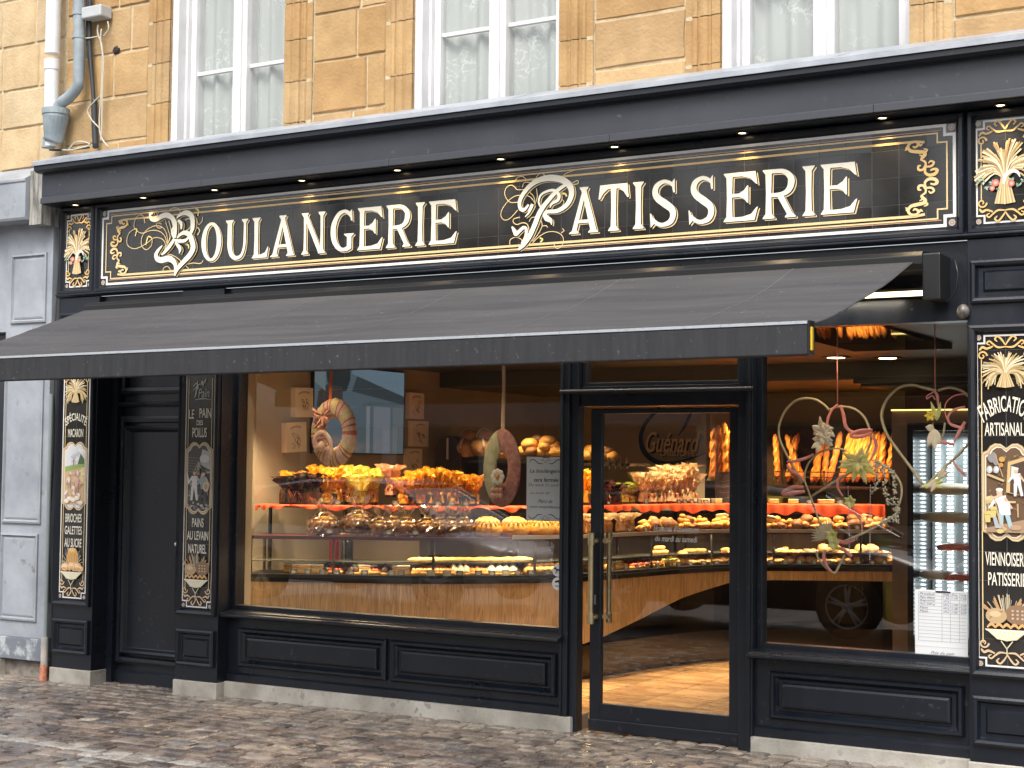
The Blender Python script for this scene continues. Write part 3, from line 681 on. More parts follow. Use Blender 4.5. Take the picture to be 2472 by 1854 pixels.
PW = [([(1445, 465), (1250, 600), (1050, 820), (930, 1000), (850, 1200), (760, 1400), (650, 1560), (560, 1645)], [50, 70, 80, 90, 90, 90, 80, 40]),
      ([(740, 850), (660, 940), (595, 920), (580, 800), (650, 650), (780, 500), (950, 405), (1150, 375), (1350, 415), (1480, 530), (1500, 680), (1420, 850), (1250, 960), (1080, 975), (1020, 1010)], [30, 60, 65, 70, 75, 85, 95, 110, 110, 110, 100, 80, 70, 60, 70]),
      ([(1010, 1000), (1060, 1090), (1130, 1130), (1150, 1210)], [60, 95, 70, 10]), ([(810, 840), (785, 900), (740, 1000), (675, 1070)], [60, 65, 35, 10]),
      ([(960, 900), (920, 800), (960, 680), (1080, 610), (1200, 600), (1280, 680), (1260, 770), (1160, 830), (1120, 910)], [30, 35, 40, 42, 50, 62, 60, 45, 10]),
      ([(445, 1240), (490, 1320), (520, 1370), (580, 1320), (650, 1260), (700, 1290), (690, 1420), (620, 1550)], [25, 70, 75, 62, 60, 52, 60, 50])]
PGO = [([(540, 940), (400, 1090), (300, 1120), (240, 1050), (260, 930), (360, 790), (480, 700), (600, 680), (740, 700), (830, 800), (850, 900)], 13), ([(550, 800), (430, 810), (350, 760), (305, 640), (340, 540), (420, 500), (480, 530), (530, 580), (650, 580)], 13),
       ([(480, 450), (530, 370), (620, 345), (690, 400)], 15), ([(620, 540), (650, 460), (740, 450), (800, 480)], 13), ([(860, 380), (910, 310), (980, 290), (1030, 350)], 14), ([(870, 560), (885, 700), (850, 830)], 13), ([(740, 620), (820, 700), (840, 800)], 13),
       ([(740, 1280), (700, 1190), (620, 1170), (520, 1200), (460, 1160), (470, 1100), (580, 1070)], 15), ([(780, 1560), (900, 1430), (1050, 1340), (1200, 1330), (1320, 1390), (1350, 1500), (1300, 1600), (1220, 1620), (1170, 1520)], 13),
       ([(1310, 1350), (1360, 1310), (1330, 1270)], 14), ([(400, 1570), (400, 1480), (480, 1430), (580, 1450), (620, 1500)], 13), ([(1320, 650), (1380, 655), (1410, 700)], 30), ([(940, 1515), (980, 1465), (930, 1440)], 26),
       ([(740, 1150), (780, 1080), (850, 1070)], 13), ([(950, 1120), (970, 1230), (900, 1370), (800, 1500)], 13), ([(970, 1230), (1040, 1220), (1070, 1250)], 13), ([(1340, 350), (1400, 290), (1550, 240)], 14), ([(1500, 470), (1600, 420), (1610, 470), (1530, 490)], 16), ([(1320, 750), (1360, 800), (1330, 870)], 12)]
ornate(zin(1180, 380, .13562), PW, PGO, .13562/360)

# ------------------------------------------------------------------ smaller tile pictures
STR = (.80, .66, .38)
def sheaf(p, cx, cz, w_, h, flowers, seed=1):
    r = random.Random(seed); cols = [(.66, .50, .25), (.54, .39, .18), (.76, .62, .38), (.42, .29, .13), (.84, .76, .56)]
    base = cz-h*.12; y_s = p.y
    for k in range(110):
        a = r.uniform(-1, 1); an = a*(1.75 if flowers else 2.5); L = h*.60*r.uniform(.62, 1.02)*(1-.10*abs(a))
        ex, ez = cx+sin(an)*L*w_/h, base+cos(an)*L
        mx_, mz_ = cx+sin(an*.7)*L*.5*w_/h, base+cos(an*.7)*L*.55
        p.stroke([(cx+a*.01, base), (mx_, mz_), (ex, ez)], [.003, .006, .0095 if h > .25 else .006], r.choice(cols), smooth=3)
        if p.y < y_s-.006: p.y = y_s-.0015
    zb = cz-h*.5
    for k in range(13):
        a = (k-6)/6; p.stroke([(cx+a*w_*.06, base+.005), (cx+a*w_*.17, zb+abs(a)*.006)], [w_*.02, w_*.035], cols[k % 4])
    if flowers:
        p.stroke([(cx-w_*.02, base-.03), (cx+w_*.01, base+.012), (cx+w_*.12, base+.035), (cx+w_*.22, base+.028), (cx+w_*.27, base)], [.012, .018, .02, .016, .004], (.84, .82, .78), smooth=5)
        for sgn in (-1, 1):
            for k in range(9):
                fx = cx+sgn*w_*(.12+.045*k); fz = base-.035+.022*sin(k*1.3+sgn)+.003*k
                for j in range(2): p.oval(fx+r.uniform(-.008, .008), fz+r.uniform(-.010, .010), .009, .0045, r.choice([(.22, .36, .24), (.34, .48, .36), (.15, .27, .18)]), rot=r.uniform(0, 3), n=8)
        for fx, fz, q in ((-.16, -.022, .020), (.12, -.032, .018), (-.22, -.05, .015)):
            p.oval(cx+w_*fx, base+fz, q, q, (.62, .16, .12), n=12); p.oval(cx+w_*fx, base+fz, q*.62, q*.62, (.78, .33, .27), n=10); p.oval(cx+w_*fx, base+fz, q*.25, q*.25, (.85, .6, .45), n=8)
def cresting(p, cx, cz, w_, up=1, col=GO):
    z = lambda v: cz+up*v
    for sg in (-1, 1):
        X = lambda u: cx+sg*u
        p.stroke([(X(.0), z(.01)), (X(w_*.06), z(.04)), (X(w_*.12), z(.058)), (X(w_*.17), z(.045)), (X(w_*.13), z(.03))], [.006, .010, .010, .010, .005], col, smooth=5)
        p.stroke([(X(.0), z(.002)), (X(w_*.12), z(.0)), (X(w_*.20), z(.018)), (X(w_*.26), z(.034)), (X(w_*.30), z(.022)), (X(w_*.25), z(.012))], [.006, .011, .009, .009, .008, .004], col, smooth=5)
        p.stroke([(X(w_*.20), z(.006)), (X(w_*.30), z(-.006)), (X(w_*.37), z(.002)), (X(w_*.42), z(-.014))], [.008, .012, .014, .008], col, smooth=5)
        p.y -= .0002
        p.spiral(X(w_*.375), z(-.045), .026, 1.2, pi if sg > 0 else 0, up*(1 if sg < 0 else -1), .010, col)
    return p
def bowl(p, cx, cz, kind, seed=1):
    r = random.Random(seed)
    if kind != 'kouglof':
        for k in range(34):
            a = r.uniform(-1.15, 1.15); L = r.uniform(.10, .135); p.stroke([(cx+sin(a)*.04, cz+.02), (cx+sin(a)*L*1.05, cz+.02+cos(a)*L)], [.003, .005], r.choice([(.45, .38, .26), (.30, .25, .18), (.58, .5, .36)]))
        for a in (-.95, -.45, .5, .95): p.stroke([(cx+sin(a)*.05, cz+.015), (cx+sin(a)*.15, cz+.02+cos(a)*.12)], [.02, .013], (.55, .30, .14)); 
        p.oval(cx+.055, cz+.045, .066, .052, (.28, .17, .10)); 
        for k in range(9): p.oval(cx+.03+.025*(k % 3), cz+.025+.02*(k//3), .007, .006, (.55, .45, .34), n=8)
        p.oval(cx-.055, cz+.035, .055, .042, (.52, .37, .20)); p.stroke([(cx-.09, cz+.02), (cx-.06, cz+.05), (cx-.02, cz+.06)], .006, (.28, .18, .10)); p.oval(cx-.06, cz+.045, .03, .016, (.66, .5, .3))
    else:
        for k in range(34):
            a = r.uniform(-1.5, 1.5); L = r.uniform(.10, .13); p.stroke([(cx+sin(a)*.04, cz+.02), (cx+sin(a)*L*.9, cz+.03+cos(a)*L)], [.003, .005], r.choice([(.35, .33, .32), (.22, .2, .2), (.45, .42, .38)]))
        p.poly([(cx-.06, cz+.03), (cx+.07, cz+.03), (cx+.055, cz+.12), (cx+.035, cz+.145), (cx-.03, cz+.14), (cx-.045, cz+.115)], (.72, .42, .14))
        for k in range(6): p.stroke([(cx-.045+.02*k, cz+.035), (cx-.03+.014*k, cz+.105)], [.006, .004], (.45, .22, .06))
        p.oval(cx, cz+.13, .036, .014, (.82, .55, .25)); 
        for u, v, a, b in ((-.07, .0, .042, .03), (.05, .005, .055, .034), (.0, .01, .04, .028), (.09, -.01, .035, .022)): p.oval(cx+u, cz+v, a, b, r.choice([(.82, .55, .30), (.76, .46, .22)])); p.oval(cx+u-.006, cz+v+.008, a*.6, b*.4, (.9, .68, .45))
    for k in range(5):
        u = -.08+.04*k; p.stroke([(cx+u-.022, cz-.028), (cx+u, cz-.008), (cx+u+.022, cz-.028)], [.008, .017, .008], (.70, .40, .16), smooth=4)
    z = cz-.035
    p.poly([(cx-.115, z), (cx+.115, z), (cx+.105, z-.010), (cx-.105, z-.010)], (.85, .80, .62))
    p.poly([(cx-.10, z-.010), (cx+.10, z-.010), (cx+.05, z-.052), (cx+.0, z-.06), (cx-.05, z-.052)], (.74, .68, .46))
    for k in range(7): p.stroke([(cx-.075+.025*k, z-.014), (cx-.03+.01*k, z-.05)], [.008, .003], (.9, .87, .7))
    p.stroke([(cx-.03, z-.06), (cx, z-.10), (cx, z-.14)], [.006, .006, .006], (.6, .55, .38)); p.stroke([(cx+.03, z-.06), (cx, z-.10)], [.006, .006], (.6, .55, .38)); p.oval(cx, z-.075, .008, .010, DK, n=10)
def person2d(p, x, z, h, shirt, legs, face=(.72, .48, .34), hat=(.85, .83, .78), lean=0, arm=None):
    p.stroke([(x-.12*h, z), (x-.08*h+lean*.3, z+.45*h)], [.09*h, .13*h], legs); p.stroke([(x+.12*h, z+.01*h), (x+.04*h+lean*.3, z+.45*h)], [.09*h, .13*h], legs)
    p.stroke([(x+lean*.3, z+.40*h), (x+lean, z+.80*h)], [.22*h, .26*h], shirt)
    for s_ in (-1, 1):
        a = arm or (.22, -.05); p.stroke([(x+lean+s_*.1*h, z+.76*h), (x+lean+s_*a[0]*h, z+(.58)*h), (x+lean+s_*a[0]*h*1.3, z+(.55+a[1])*h)], [.08*h, .07*h, .05*h], face if s_ > 0 else shirt)
    p.oval(x+lean*1.2, z+.90*h, .075*h, .09*h, face, n=12); p.oval(x+lean*1.2, z+.97*h, .09*h, .045*h, hat, n=12)
def medallion(p, cx, z0, z1, kind, seed=2):
    r = random.Random(seed); cz = (z0+z1)/2; hw = .128; hh = (z1-z0)/2
    def outline(s):
        o = []
        for sg, rng in ((1, 1), ):
            pass
        a, b = hw*s if s <= 1 else hw+(s-1)*hw, hh-(1-s)*hw
        top = [(0, -.022), (.03, .0), (.06, .002), (.085, -.012), (.10, -.035), (a, -.048)]
        sc = a/hw
        t_ = [(u*sc if u != a else a, v) for u, v in top]
        o = [(cx+u, cz+b+v) for u, v in t_] + [(cx+u, cz-b-v) for u, v in t_[::-1]] + [(cx-u, cz-b-v) for u, v in t_] + [(cx-u, cz+b+v) for u, v in t_[::-1]]
        return o
    p.poly(outline(1.0), (.52, .38, .20)); p.stroke(outline(.95)[:-1], .004, (.8, .68, .45), closed=True); p.poly(outline(.86), (.86, .80, .68))
    inner = outline(.82)
    x0, x1 = cx-hw*.80, cx+hw*.80; zb, zt = cz-hh+.045, cz+hh-.05
    if kind == 'field':
        p.poly(inner, (.70, .72, .74)); 
        for k in range(16): p.oval(r.uniform(x0+.02, x1-.02), r.uniform(cz+.10, zt-.01), r.uniform(.015, .035), r.uniform(.006, .012), r.choice([(.85, .85, .86), (.55, .58, .62), (.78, .79, .8)]), rot=r.uniform(-.6, .6))
        p.poly([(x0, cz+.07), (x1, cz+.10), (x1, cz+.02), (x0, cz+.0)], (.30, .42, .14)); p.poly([(cx+.03, cz+.09), (cx+.06, cz+.17), (cx+.10, cz+.13), (x1, cz+.09)], (.10, .17, .07))
        p.stroke([(cx-.012, cz+.08), (cx-.012, cz+.125)], [.014, .008], (.42, .26, .22)); p.stroke([(cx-.04, cz+.15), (cx+.015, cz+.10)], .004, (.4, .28, .25)); p.stroke([(cx-.035, cz+.105), (cx+.012, cz+.145)], .004, (.4, .28, .25))
        p.poly([(x0, cz+.03), (cx, cz+.05), (x1, cz+.07), (x1, zb), (x0, zb)], (.62, .44, .24)); p.poly([(cx+.02, cz-.06), (cx+.05, cz+.04), (x1, cz+.07), (x1, cz-.06)], (.80, .62, .30))
        for k in range(46):
            p.oval(r.uniform(x0+.012, x1-.012), r.uniform(zb+.01, cz+.03), r.uniform(.008, .024), r.uniform(.006, .016), r.choice([(.80, .68, .56), (.66, .48, .38), (.48, .28, .2), (.85, .76, .66), (.36, .22, .16), (.72, .5, .3), (.5, .34, .36)]), rot=r.uniform(0, 3), n=9)
        person2d(p, cx+.03, cz-.13, .13, (.72, .45, .38), (.55, .32, .25), hat=(.7, .5, .3))
        person2d(p, cx-.05, cz-.09, .10, (.8, .72, .66), (.5, .4, .35), hat=(.5, .3, .2))
        for u, v in ((-.04, -.17), (.0, -.18), (.04, -.165), (-.07, -.19), (.075, -.2)): p.oval(cx+u, cz+v, .028, .017, (.86, .74, .60)); p.oval(cx+u-.004, cz+v+.004, .016, .007, (.93, .86, .76))
    if kind == 'street':
        p.poly(inner, (.10, .095, .085)); p.poly([(cx, cz+.10), (cx+.03, zt), (x1, zt-.02), (x1, cz+.06)], (.55, .55, .52)); p.oval(cx+.05, cz+.14, .045, .03, (.75, .76, .75))
        for k in range(6): p.stroke([(x0, cz+.15-.02*k), (cx+.01, cz+.14-.022*k)], .005, (.22, .2, .17))
        for k in range(40): p.oval(r.uniform(x0+.01, x1-.01), r.uniform(zb, cz+.06), r.uniform(.006, .02), r.uniform(.005, .014), r.choice([(.30, .28, .25), (.5, .48, .43), (.14, .13, .12), (.62, .6, .55)]), rot=r.uniform(0, 3), n=9)
        person2d(p, cx-.035, cz-.16, .22, (.78, .77, .72), (.74, .73, .70), hat=(.25, .18, .12), arm=(.25, .35)); person2d(p, cx+.05, cz-.165, .22, (.33, .42, .46), (.07, .07, .07), hat=(.12, .1, .09))
        p.oval(cx+.075, cz-.06, .028, .035, (.72, .62, .42)); p.oval(cx+.075, cz-.06, .016, .02, (.5, .38, .2)); person2d(p, cx-.0, cz+.02, .10, (.4, .38, .34), (.3, .28, .25), hat=(.2, .2, .2))
        for k in range(18): p.oval(r.uniform(x0+.01, x1-.01), r.uniform(zb-.005, zb+.03), .012, .006, r.choice([(.36, .35, .33), (.6, .58, .54), (.2, .2, .2)]), n=8)
    if kind == 'bakehouse':
        p.poly(inner, (.16, .10, .06)); 
        for k in range(80): p.oval(r.uniform(x0+.01, x1-.01), r.uniform(zb+.12, zt-.01), r.uniform(.005, .011), r.uniform(.003, .007), r.choice([(.26, .17, .11), (.20, .13, .08), (.33, .23, .15)]), rot=r.uniform(0, 3), n=7)
        p.poly([(cx, cz+.0), (cx+.01, cz+.16), (x1, cz+.19), (x1, cz-.02)], (.66, .46, .22)); p.poly([(cx+.02, cz+.0), (cx+.025, cz+.145), (x1, cz+.17), (x1, cz-.02)], (.10, .07, .05)); p.poly([(cx+.025, cz+.07), (cx+.028, cz+.14), (cx+.06, cz+.13), (cx+.06, cz+.07)], (.66, .70, .66))
        p.stroke([(x0+.005, cz+.095), (cx-.01, cz+.06)], [.012, .012], (.62, .46, .24)); 
        for u in (-.085, -.05): p.oval(cx+u, cz+.12, .015, .020, (.55, .55, .56)); p.oval(cx+u+.003, cz+.123, .008, .012, (.7, .7, .7))
        for u, v in ((-.08, .18), (-.055, .165), (-.06, .19)): p.oval(cx+u, cz+v, .014, .024, (.30, .28, .28), rot=.3)
        p.oval(cx-.02, cz+.175, .016, .014, (.62, .36, .10)); p.oval(cx-.025, cz+.145, .012, .012, (.55, .3, .08)); p.stroke([(cx-.055, cz+.20), (cx-.015, cz+.08)], .005, (.5, .36, .2))
        p.poly([(x0, cz-.19), (x1, cz-.14), (x1, zb), (x0, zb)], (.40, .27, .17))
        person2d(p, cx+.065, cz-.02, .15, (.84, .82, .78), (.78, .76, .74), lean=-.01)
        p.stroke([(x0+.0, cz-.055), (cx+.05, cz-.05)], [.012, .010], (.66, .48, .25)); p.stroke([(x0+.01, cz-.06), (x0+.015, cz-.16)], .010, (.5, .34, .16)); p.stroke([(cx+.06, cz-.06), (cx+.062, cz-.13)], .008, (.55, .38, .18))
        p.oval(cx-.085, cz-.035, .020, .015, (.76, .62, .30)); p.poly([(cx-.105, cz-.04), (cx-.065, cz-.04), (cx-.07, cz-.055), (cx-.1, cz-.055)], (.62, .48, .22))
        person2d(p, cx+.0, cz-.19, .21, (.88, .87, .84), (.40, .56, .62), lean=-.028)
        p.stroke([(cx-.0, cz-.12), (cx-.005, cz-.05)], [.05, .045], (.82, .81, .79)); p.stroke([(cx-.02, cz-.01), (cx-.06, cz-.03), (cx-.08, cz-.02)], [.018, .014, .012], (.74, .52, .38), smooth=4)
        p.stroke([(cx-.06, cz-.03), (cx-.03, cz-.17), (cx-.0, cz-.20)], [.005, .008, .016], (.60, .42, .22))
        for u, v in ((-.095, -.13), (-.065, -.105)): p.poly([(cx+u-.018, cz+v+.03), (cx+u+.018, cz+v+.03), (cx+u+.013, cz+v-.03), (cx+u-.013, cz+v-.03)], (.66, .54, .20)); p.stroke([(cx+u-.017, cz+v+.01), (cx+u+.017, cz+v+.01)], .004, (.45, .34, .1))
        p.poly([(cx-.07, cz-.13), (cx-.05, cz-.13), (cx-.03, cz-.19), (cx-.055, cz-.19)], (.45, .46, .5)); p.oval(cx-.03, cz-.205, .02, .012, (.66, .5, .22)); p.oval(cx+.05, cz-.185, .03, .014, (.5, .34, .22))
def tilesign(x0, x1, z0, z1, y, lab, texts, kind, bkind, loc):
    t = T('tile_panel', lab, 'tile panel', loc); cx = (x0+x1)/2
    tiles(x0, x1, z0, z1, (x1-x0)/2, .1535, y, t, seed=int(z0*100+x1*10), tilt=.002)
    p = border(x0+.012, x1-.012, z0+.012, z1-.012, .04, .0095, y-.0025, t)
    for xx_ in (x0+.036, x1-.036): p.stroke([(xx_, z0+.13), (xx_, z1-.13)], .0055, GO2)
    p.build('border', GLAZE, t)
    p = Paint(y-.0045)
    if kind is None:
        cresting(p, cx, z1-.075, x1-x0, 1); cresting(p, cx, z0+.075, x1-x0, -1); sheaf(p, cx, (z0+z1)/2, (x1-x0)*.9, (z1-z0)*.64, True, 4); p.build('wheat_sheaf', GLAZE, t)
    else:
        if texts[0] != 'logo': cresting(p, cx, z1-.075, x1-x0, 1); sheaf(p, cx, 2.327, (x1-x0)*.78, .20, False, 7)
        else:
            p.stroke([(cx-.07, 2.30), (cx-.03, 2.34), (cx+.01, 2.35)], [.004, .008, .006], (.45, .45, .46), smooth=4); p.stroke([(cx-.03, 2.37), (cx-.04, 2.29), (cx-.055, 2.25)], [.01, .014, .006], (.5, .5, .5), smooth=4)
            p.stroke([(cx-.05, 2.235), (cx+.02, 2.243), (cx+.10, 2.235)], [.004, .008, .003], (.45, .45, .46), smooth=4); p.stroke([(cx-.07, 2.33), (cx-.04, 2.355), (cx-.02, 2.325), (cx-.045, 2.305)], .008, (.5, .5, .5), smooth=4)
            p.oval(cx+.02, 2.355, .012, .02, (.4, .4, .4), rot=.5); p.oval(cx+.045, 2.37, .008, .016, (.42, .42, .42), rot=-.4)
        p.build('wheat_sheaf' if texts[0] != 'logo' else 'bread_emblem', GLAZE, t)
        p = Paint(y-.0045); medallion(p, cx, 1.415, 1.93, kind); p.build('medallion', GLAZE, t)
        p = Paint(y-.0045); cresting(p, cx, z0+.085, x1-x0, -1, (.66, .48, .30)); bowl(p, cx, .985, bkind); p.build('bread_bowl', GLAZE, t)
        if texts[0] == 'logo': text_part('emblem_writing', [('Pain', cx-.02, cx+.085, 2.252, 2.315, y-.006, dict(shear=.2))], mat('pale_grey_glaze', (.5, .5, .5), rough=.3), t); texts = texts[1:]
        text_part('lettering', [(s_, cx+a, cx+b, zz0, zz1, y-.006, k_) for s_, a, b, zz0, zz1, k_ in texts], CREAM, t)
    return t
OB = dict(offset=.012)
tilesign(-8.985, -8.70, 3.108, 3.685, -.010, 'small narrow wheat sheaf tile panel at the left end of the shop fascia', [], None, None, (-8.85, 0, 3.1))
tilesign(-2.07, -1.742, 3.108, 3.685, -.010, 'larger wheat sheaf tile panel to the right of the long sign', [], None, None, (-1.9, 0, 3.1))
tilesign(-8.957, -8.662, .742, 2.520, -.026, 'narrow tile panel reading SPECIALITE MACARON with a painted harvest scene', [('SPÉCIALITÉ', -.115, .115, 2.095, 2.165, dict(arc=.045, offset=.012)), ('MACARON', -.08, .08, 1.967, 2.03, OB), ('BRIOCHES', -.085, .085, 1.322, 1.387, OB), ('GALETTES', -.09, .09, 1.230, 1.294, OB), ('AU SUCRE', -.09, .09, 1.135, 1.200, OB)], 'field', 'kouglof', (-8.81, -.02, .74))
tilesign(-7.712, -7.418, .742, 2.520, -.026, 'narrow tile panel reading LE PAIN DES POILUS with a grey painted street scene', ['logo', ('LE', -.105, -.055, 2.10, 2.165, dict(offset=.012)), ('PAIN', -.005, .105, 2.105, 2.175, dict(offset=.012)), ('DES', -.03, .03, 2.052, 2.088, OB), ('POILUS', -.068, .068, 1.965, 2.035, OB), ('PAINS', -.055, .055, 1.322, 1.387, OB), ('AU LEVAIN', -.10, .10, 1.230, 1.294, OB), ('NATUREL', -.085, .085, 1.135, 1.200, OB)], 'street', 'loaves', (-7.56, -.02, .74))
tilesign(-2.071, -1.745, .742, 2.520, -.026, 'tile panel reading FABRICATION ARTISANALE with a painted bakehouse scene', [('FABRICATION', -.135, .135, 2.10, 2.185, dict(arc=.06, offset=.012)), ('ARTISANALE', -.112, .112, 1.972, 2.043, OB), ('VIENNOISERIE', -.112, .112, 1.283, 1.355, OB), ('PATISSERIE', -.098, .098, 1.178, 1.248, OB)], 'bakehouse', 'loaves', (-1.91, -.02, .74))
# ------------------------------------------------------------------ spotlights under the cornice
LEDW = mat('lamp_warm', (1, .9, .6), emit=(1, .80, .45), estr=4)
SPX = [-8.80, -8.10, -7.41, -6.62, -5.82, -5.02, -4.21, -3.38, -2.55, -1.91]
sl = T('spotlight', 'x', 'spotlight', (0, 0, 0), 'small recessed spotlights under the cornice')
q = MB().lathe([(.030, -.001), (.034, -.006), (.028, -.008), (.024, -.003)], n=18); attach(q.build('trim_ring', mat('lamp_chrome', (.5, .48, .42), rough=.25, metal=1)), sl)
q = MB().lathe([(.022, -.0025), (.022, -.004)], n=14); attach(q.build('lens', LEDW), sl)
for i, x in enumerate(SPX):
    lab = ['outermost left recessed spotlight above the small wheat panel', 'spotlight above the left scrollwork of the long sign', 'spotlight above the letter O of BOULANGERIE', 'spotlight above the letters NG', 'spotlight above the RIE of BOULANGERIE', 'spotlight above the gap left of the ornate P', 'spotlight above the letter T of PATISSERIE', 'spotlight above the letters SE of PATISSERIE', 'spotlight above the right end of the long sign', 'spotlight above the larger wheat sheaf panel'][i]
    place(sl, (x, -.10, 3.7365), lab)
    ld = bpy.data.lights.new('sign_spot', 'SPOT'); ld.energy = 3.6 if i > 2 else 1.6; ld.color = (1, .72, .38); ld.spot_size = radians(75); ld.spot_blend = .6; ld.shadow_soft_size = .02
    lo = bpy.data.objects.new('sign_spot', ld); COL.objects.link(lo); lo.location = (x, -.095, 3.725); lo.rotation_euler = (radians(12), 0, 0)
# ------------------------------------------------------------------ awning
aw = T('awning', 'long dark charcoal fabric awning folded out over the windows and door', 'awning', (-5.4, 0, 2.9))
AX0, AX1 = -8.62, -2.36; NY, NX = 60, 110
f = MB(); vs = []
for j in range(NY+1):
    v = j/NY; y = -.13 - (1.80-.13)*v
    for i in range(NX+1):
        u = i/NX; x = AX0+(AX1-AX0)*u
        z = 2.925 + (2.437-2.925)*v - .045*sin(pi*v) - .012*sin(pi*v)*sin(u*pi*5.5)**2 + .006*sin(v*9+u*3)*sin(pi*v)
        z += -.02*v*(1-u) + .005*math.exp(-((v-.52-.05*sin(u*9))/.025)**2) + .003*math.exp(-((v-.3-.04*sin(u*13+1))/.02)**2) + .003*math.exp(-((v-.74-.03*sin(u*17))/.02)**2) ; xx = x + (.035 if i == NX else -.0)*sin(pi*v)*-1 
        vs.append((xx, y, z))
f.add(vs, [(j*(NX+1)+i, j*(NX+1)+i+1, (j+1)*(NX+1)+i+1, (j+1)*(NX+1)+i) for j in range(NY) for i in range(NX)])
fo = f.build('fabric', FAB, aw, smooth=True)
sm = fo.modifiers.new('t', 'SOLIDIFY'); sm.thickness = .003
seam = MB()
for k in range(1, 6):
    x = AX0+(AX1-AX0)*k/5.6
    i = round(NX*k/5.6)
    pts = [Vector(vs[j*(NX+1)+i])+Vector((0, 0, .002)) for j in range(NY+1)]
    a = [p_ + Vector((-.004, 0, 0)) for p_ in pts]; b = [p_ + Vector((.004, 0, 0)) for p_ in pts]
    seam.add([tuple(q) for q in a+b], [(j, j+1, len(pts)+j+1, len(pts)+j) for j in range(len(pts)-1)])
for v_, jj in ():          # dusty fold lines left by the roller
    row_ = round(NY*v_)
    pts = [Vector(vs[row_*(NX+1)+i])+Vector((0, .02*sin(i*.21+jj), .0022+.0*i)) for i in range(4, NX-3)]
    if jj == 0: 
        a = pts; b = [p_+Vector((0, -.006, -.0018)) for p_ in pts]
        seam.add([tuple(q) for q in a+b], [(j, j+1, len(pts)+j+1, len(pts)+j) for j in range(len(pts)-1)])
seam.build('seams', mat('seam_thread', (.085, .083, .085), (.13, .13, .13), scale=30, rough=.8), aw)
f = MB()
def xb(z0, z1, y0, y1): f.add([(AX0-.03, y0, z0-.022), (AX1+.012, y0, z0), (AX1+.012, y1, z0), (AX0-.03, y1, z0-.022), (AX0-.03, y0, z1-.022), (AX1+.012, y0, z1), (AX1+.012, y1, z1), (AX0-.03, y1, z1-.022)], [(0, 3, 2, 1), (4, 5, 6, 7), (0, 1, 5, 4), (1, 2, 6, 5), (2, 3, 7, 6), (3, 0, 4, 7)])
FABD = mat('valance_fabric', (.014, .016, .019), (.026, .027, .031), scale=5, rough=.7, bump=.25, bscale=260, detail=10, stretch=(6, 1, .6), specks=(40, .67, (.14, .15, .16)))
xb(2.295, 2.432, -1.868, -1.80); f.build('front_bar', FABD, aw, bevel=.006)
f = MB(); xb(2.4335, 2.447, -1.872, -1.835); f.build('bar_trim', mat('bar_trim', (.50, .54, .58), (.30, .32, .34), scale=50, rough=.35, metal=.4, lo=.55, hi=.75), aw)
MB().box(AX1+.0125, AX1+.022, -1.872, -1.80, 2.292, 2.450).build('end_plate', BLACKP, aw, bevel=.003)
MB().box(AX1+.0225, AX1+.029, -1.862, -1.838, 2.315, 2.42).build('yellow_cap', mat('yellow_plastic', (.80, .52, .03), rough=.4), aw, bevel=.002)
MB().prism([(.018, 2.86), (-.14, 2.87), (-.165, 2.90), (-.165, 2.945), (-.14, 2.972), (.018, 2.985)], AX0+.0, -2.315).build('cassette', BLACKP, aw, bevel=.003)
MB().box(-2.314, -2.215, -.17, .018, 2.70, 2.955).build('motor_box', BLACKP, aw, bevel=.008)
MB().tube([(-2.17, -.05, 2.93), (-2.15, -.06, 2.85), (-2.16, -.06, 2.76), (-2.20, -.05, 2.70), (-2.25, -.04, 2.705)], .006).build('cable', BLACKP, aw, smooth=True)
for x0, s_ in ((-8.2, 1), (-2.9, -1)):
    f = MB(); f.tube([(x0, -.1, 2.80), (x0+s_*.75, -.95, 2.47)], .02); f.tube([(x0+s_*.75, -.95, 2.47), (x0+s_*.1, -1.80, 2.34)], .017); f.build('folding_arm', BLACKP, aw)
st = T('strip_light', 'glowing warm white strip light under the right end of the awning, with added unseen length', 'light', (-2.8, -.04, 2.7))
a, b = P(2105, 707, -.05), P(2253, 706, -.05)
MB().tube([(-7.6, -.05, b.z+.0), (b.x, -.05, b.z)], .014, n=12).build('tube', mat('tube_glow', (1, .95, .8), emit=(1, .80, .45), estr=3.2), st)  # only the right end is visible; the rest is added length
MB().box(-7.62, b.x+.01, -.035, .019, b.z-.016, b.z+.03).build('fitting', BLACKP, st)
ld = bpy.data.lights.new('strip', 'AREA'); ld.shape = 'RECTANGLE'; ld.size = 5.0; ld.size_y = .03; ld.energy = 16; ld.color = (1, .88, .70); lo = bpy.data.objects.new('strip', ld); COL.objects.link(lo); lo.location = (-5.0, -.09, b.z-.02)  # added light along the lengthened tube, brightens the front under the awning
cmr = T('security_camera', 'small round dark camera on the edge of the right pilaster', 'camera', (-2.115, -.03, 2.6))
q = P(2325, 752, -.05); MB().ell((q.x, -.05, q.z), (.035, .035, .04)).build('camera_ball', mat('camera_shell', (.06, .055, .05), (.2, .18, .15), scale=30, rough=.4), cmr, smooth=True); MB().tube([(q.x+.01, .02, q.z+.02), (q.x, -.04, q.z)], .012).build('bracket', BLACKP, cmr)
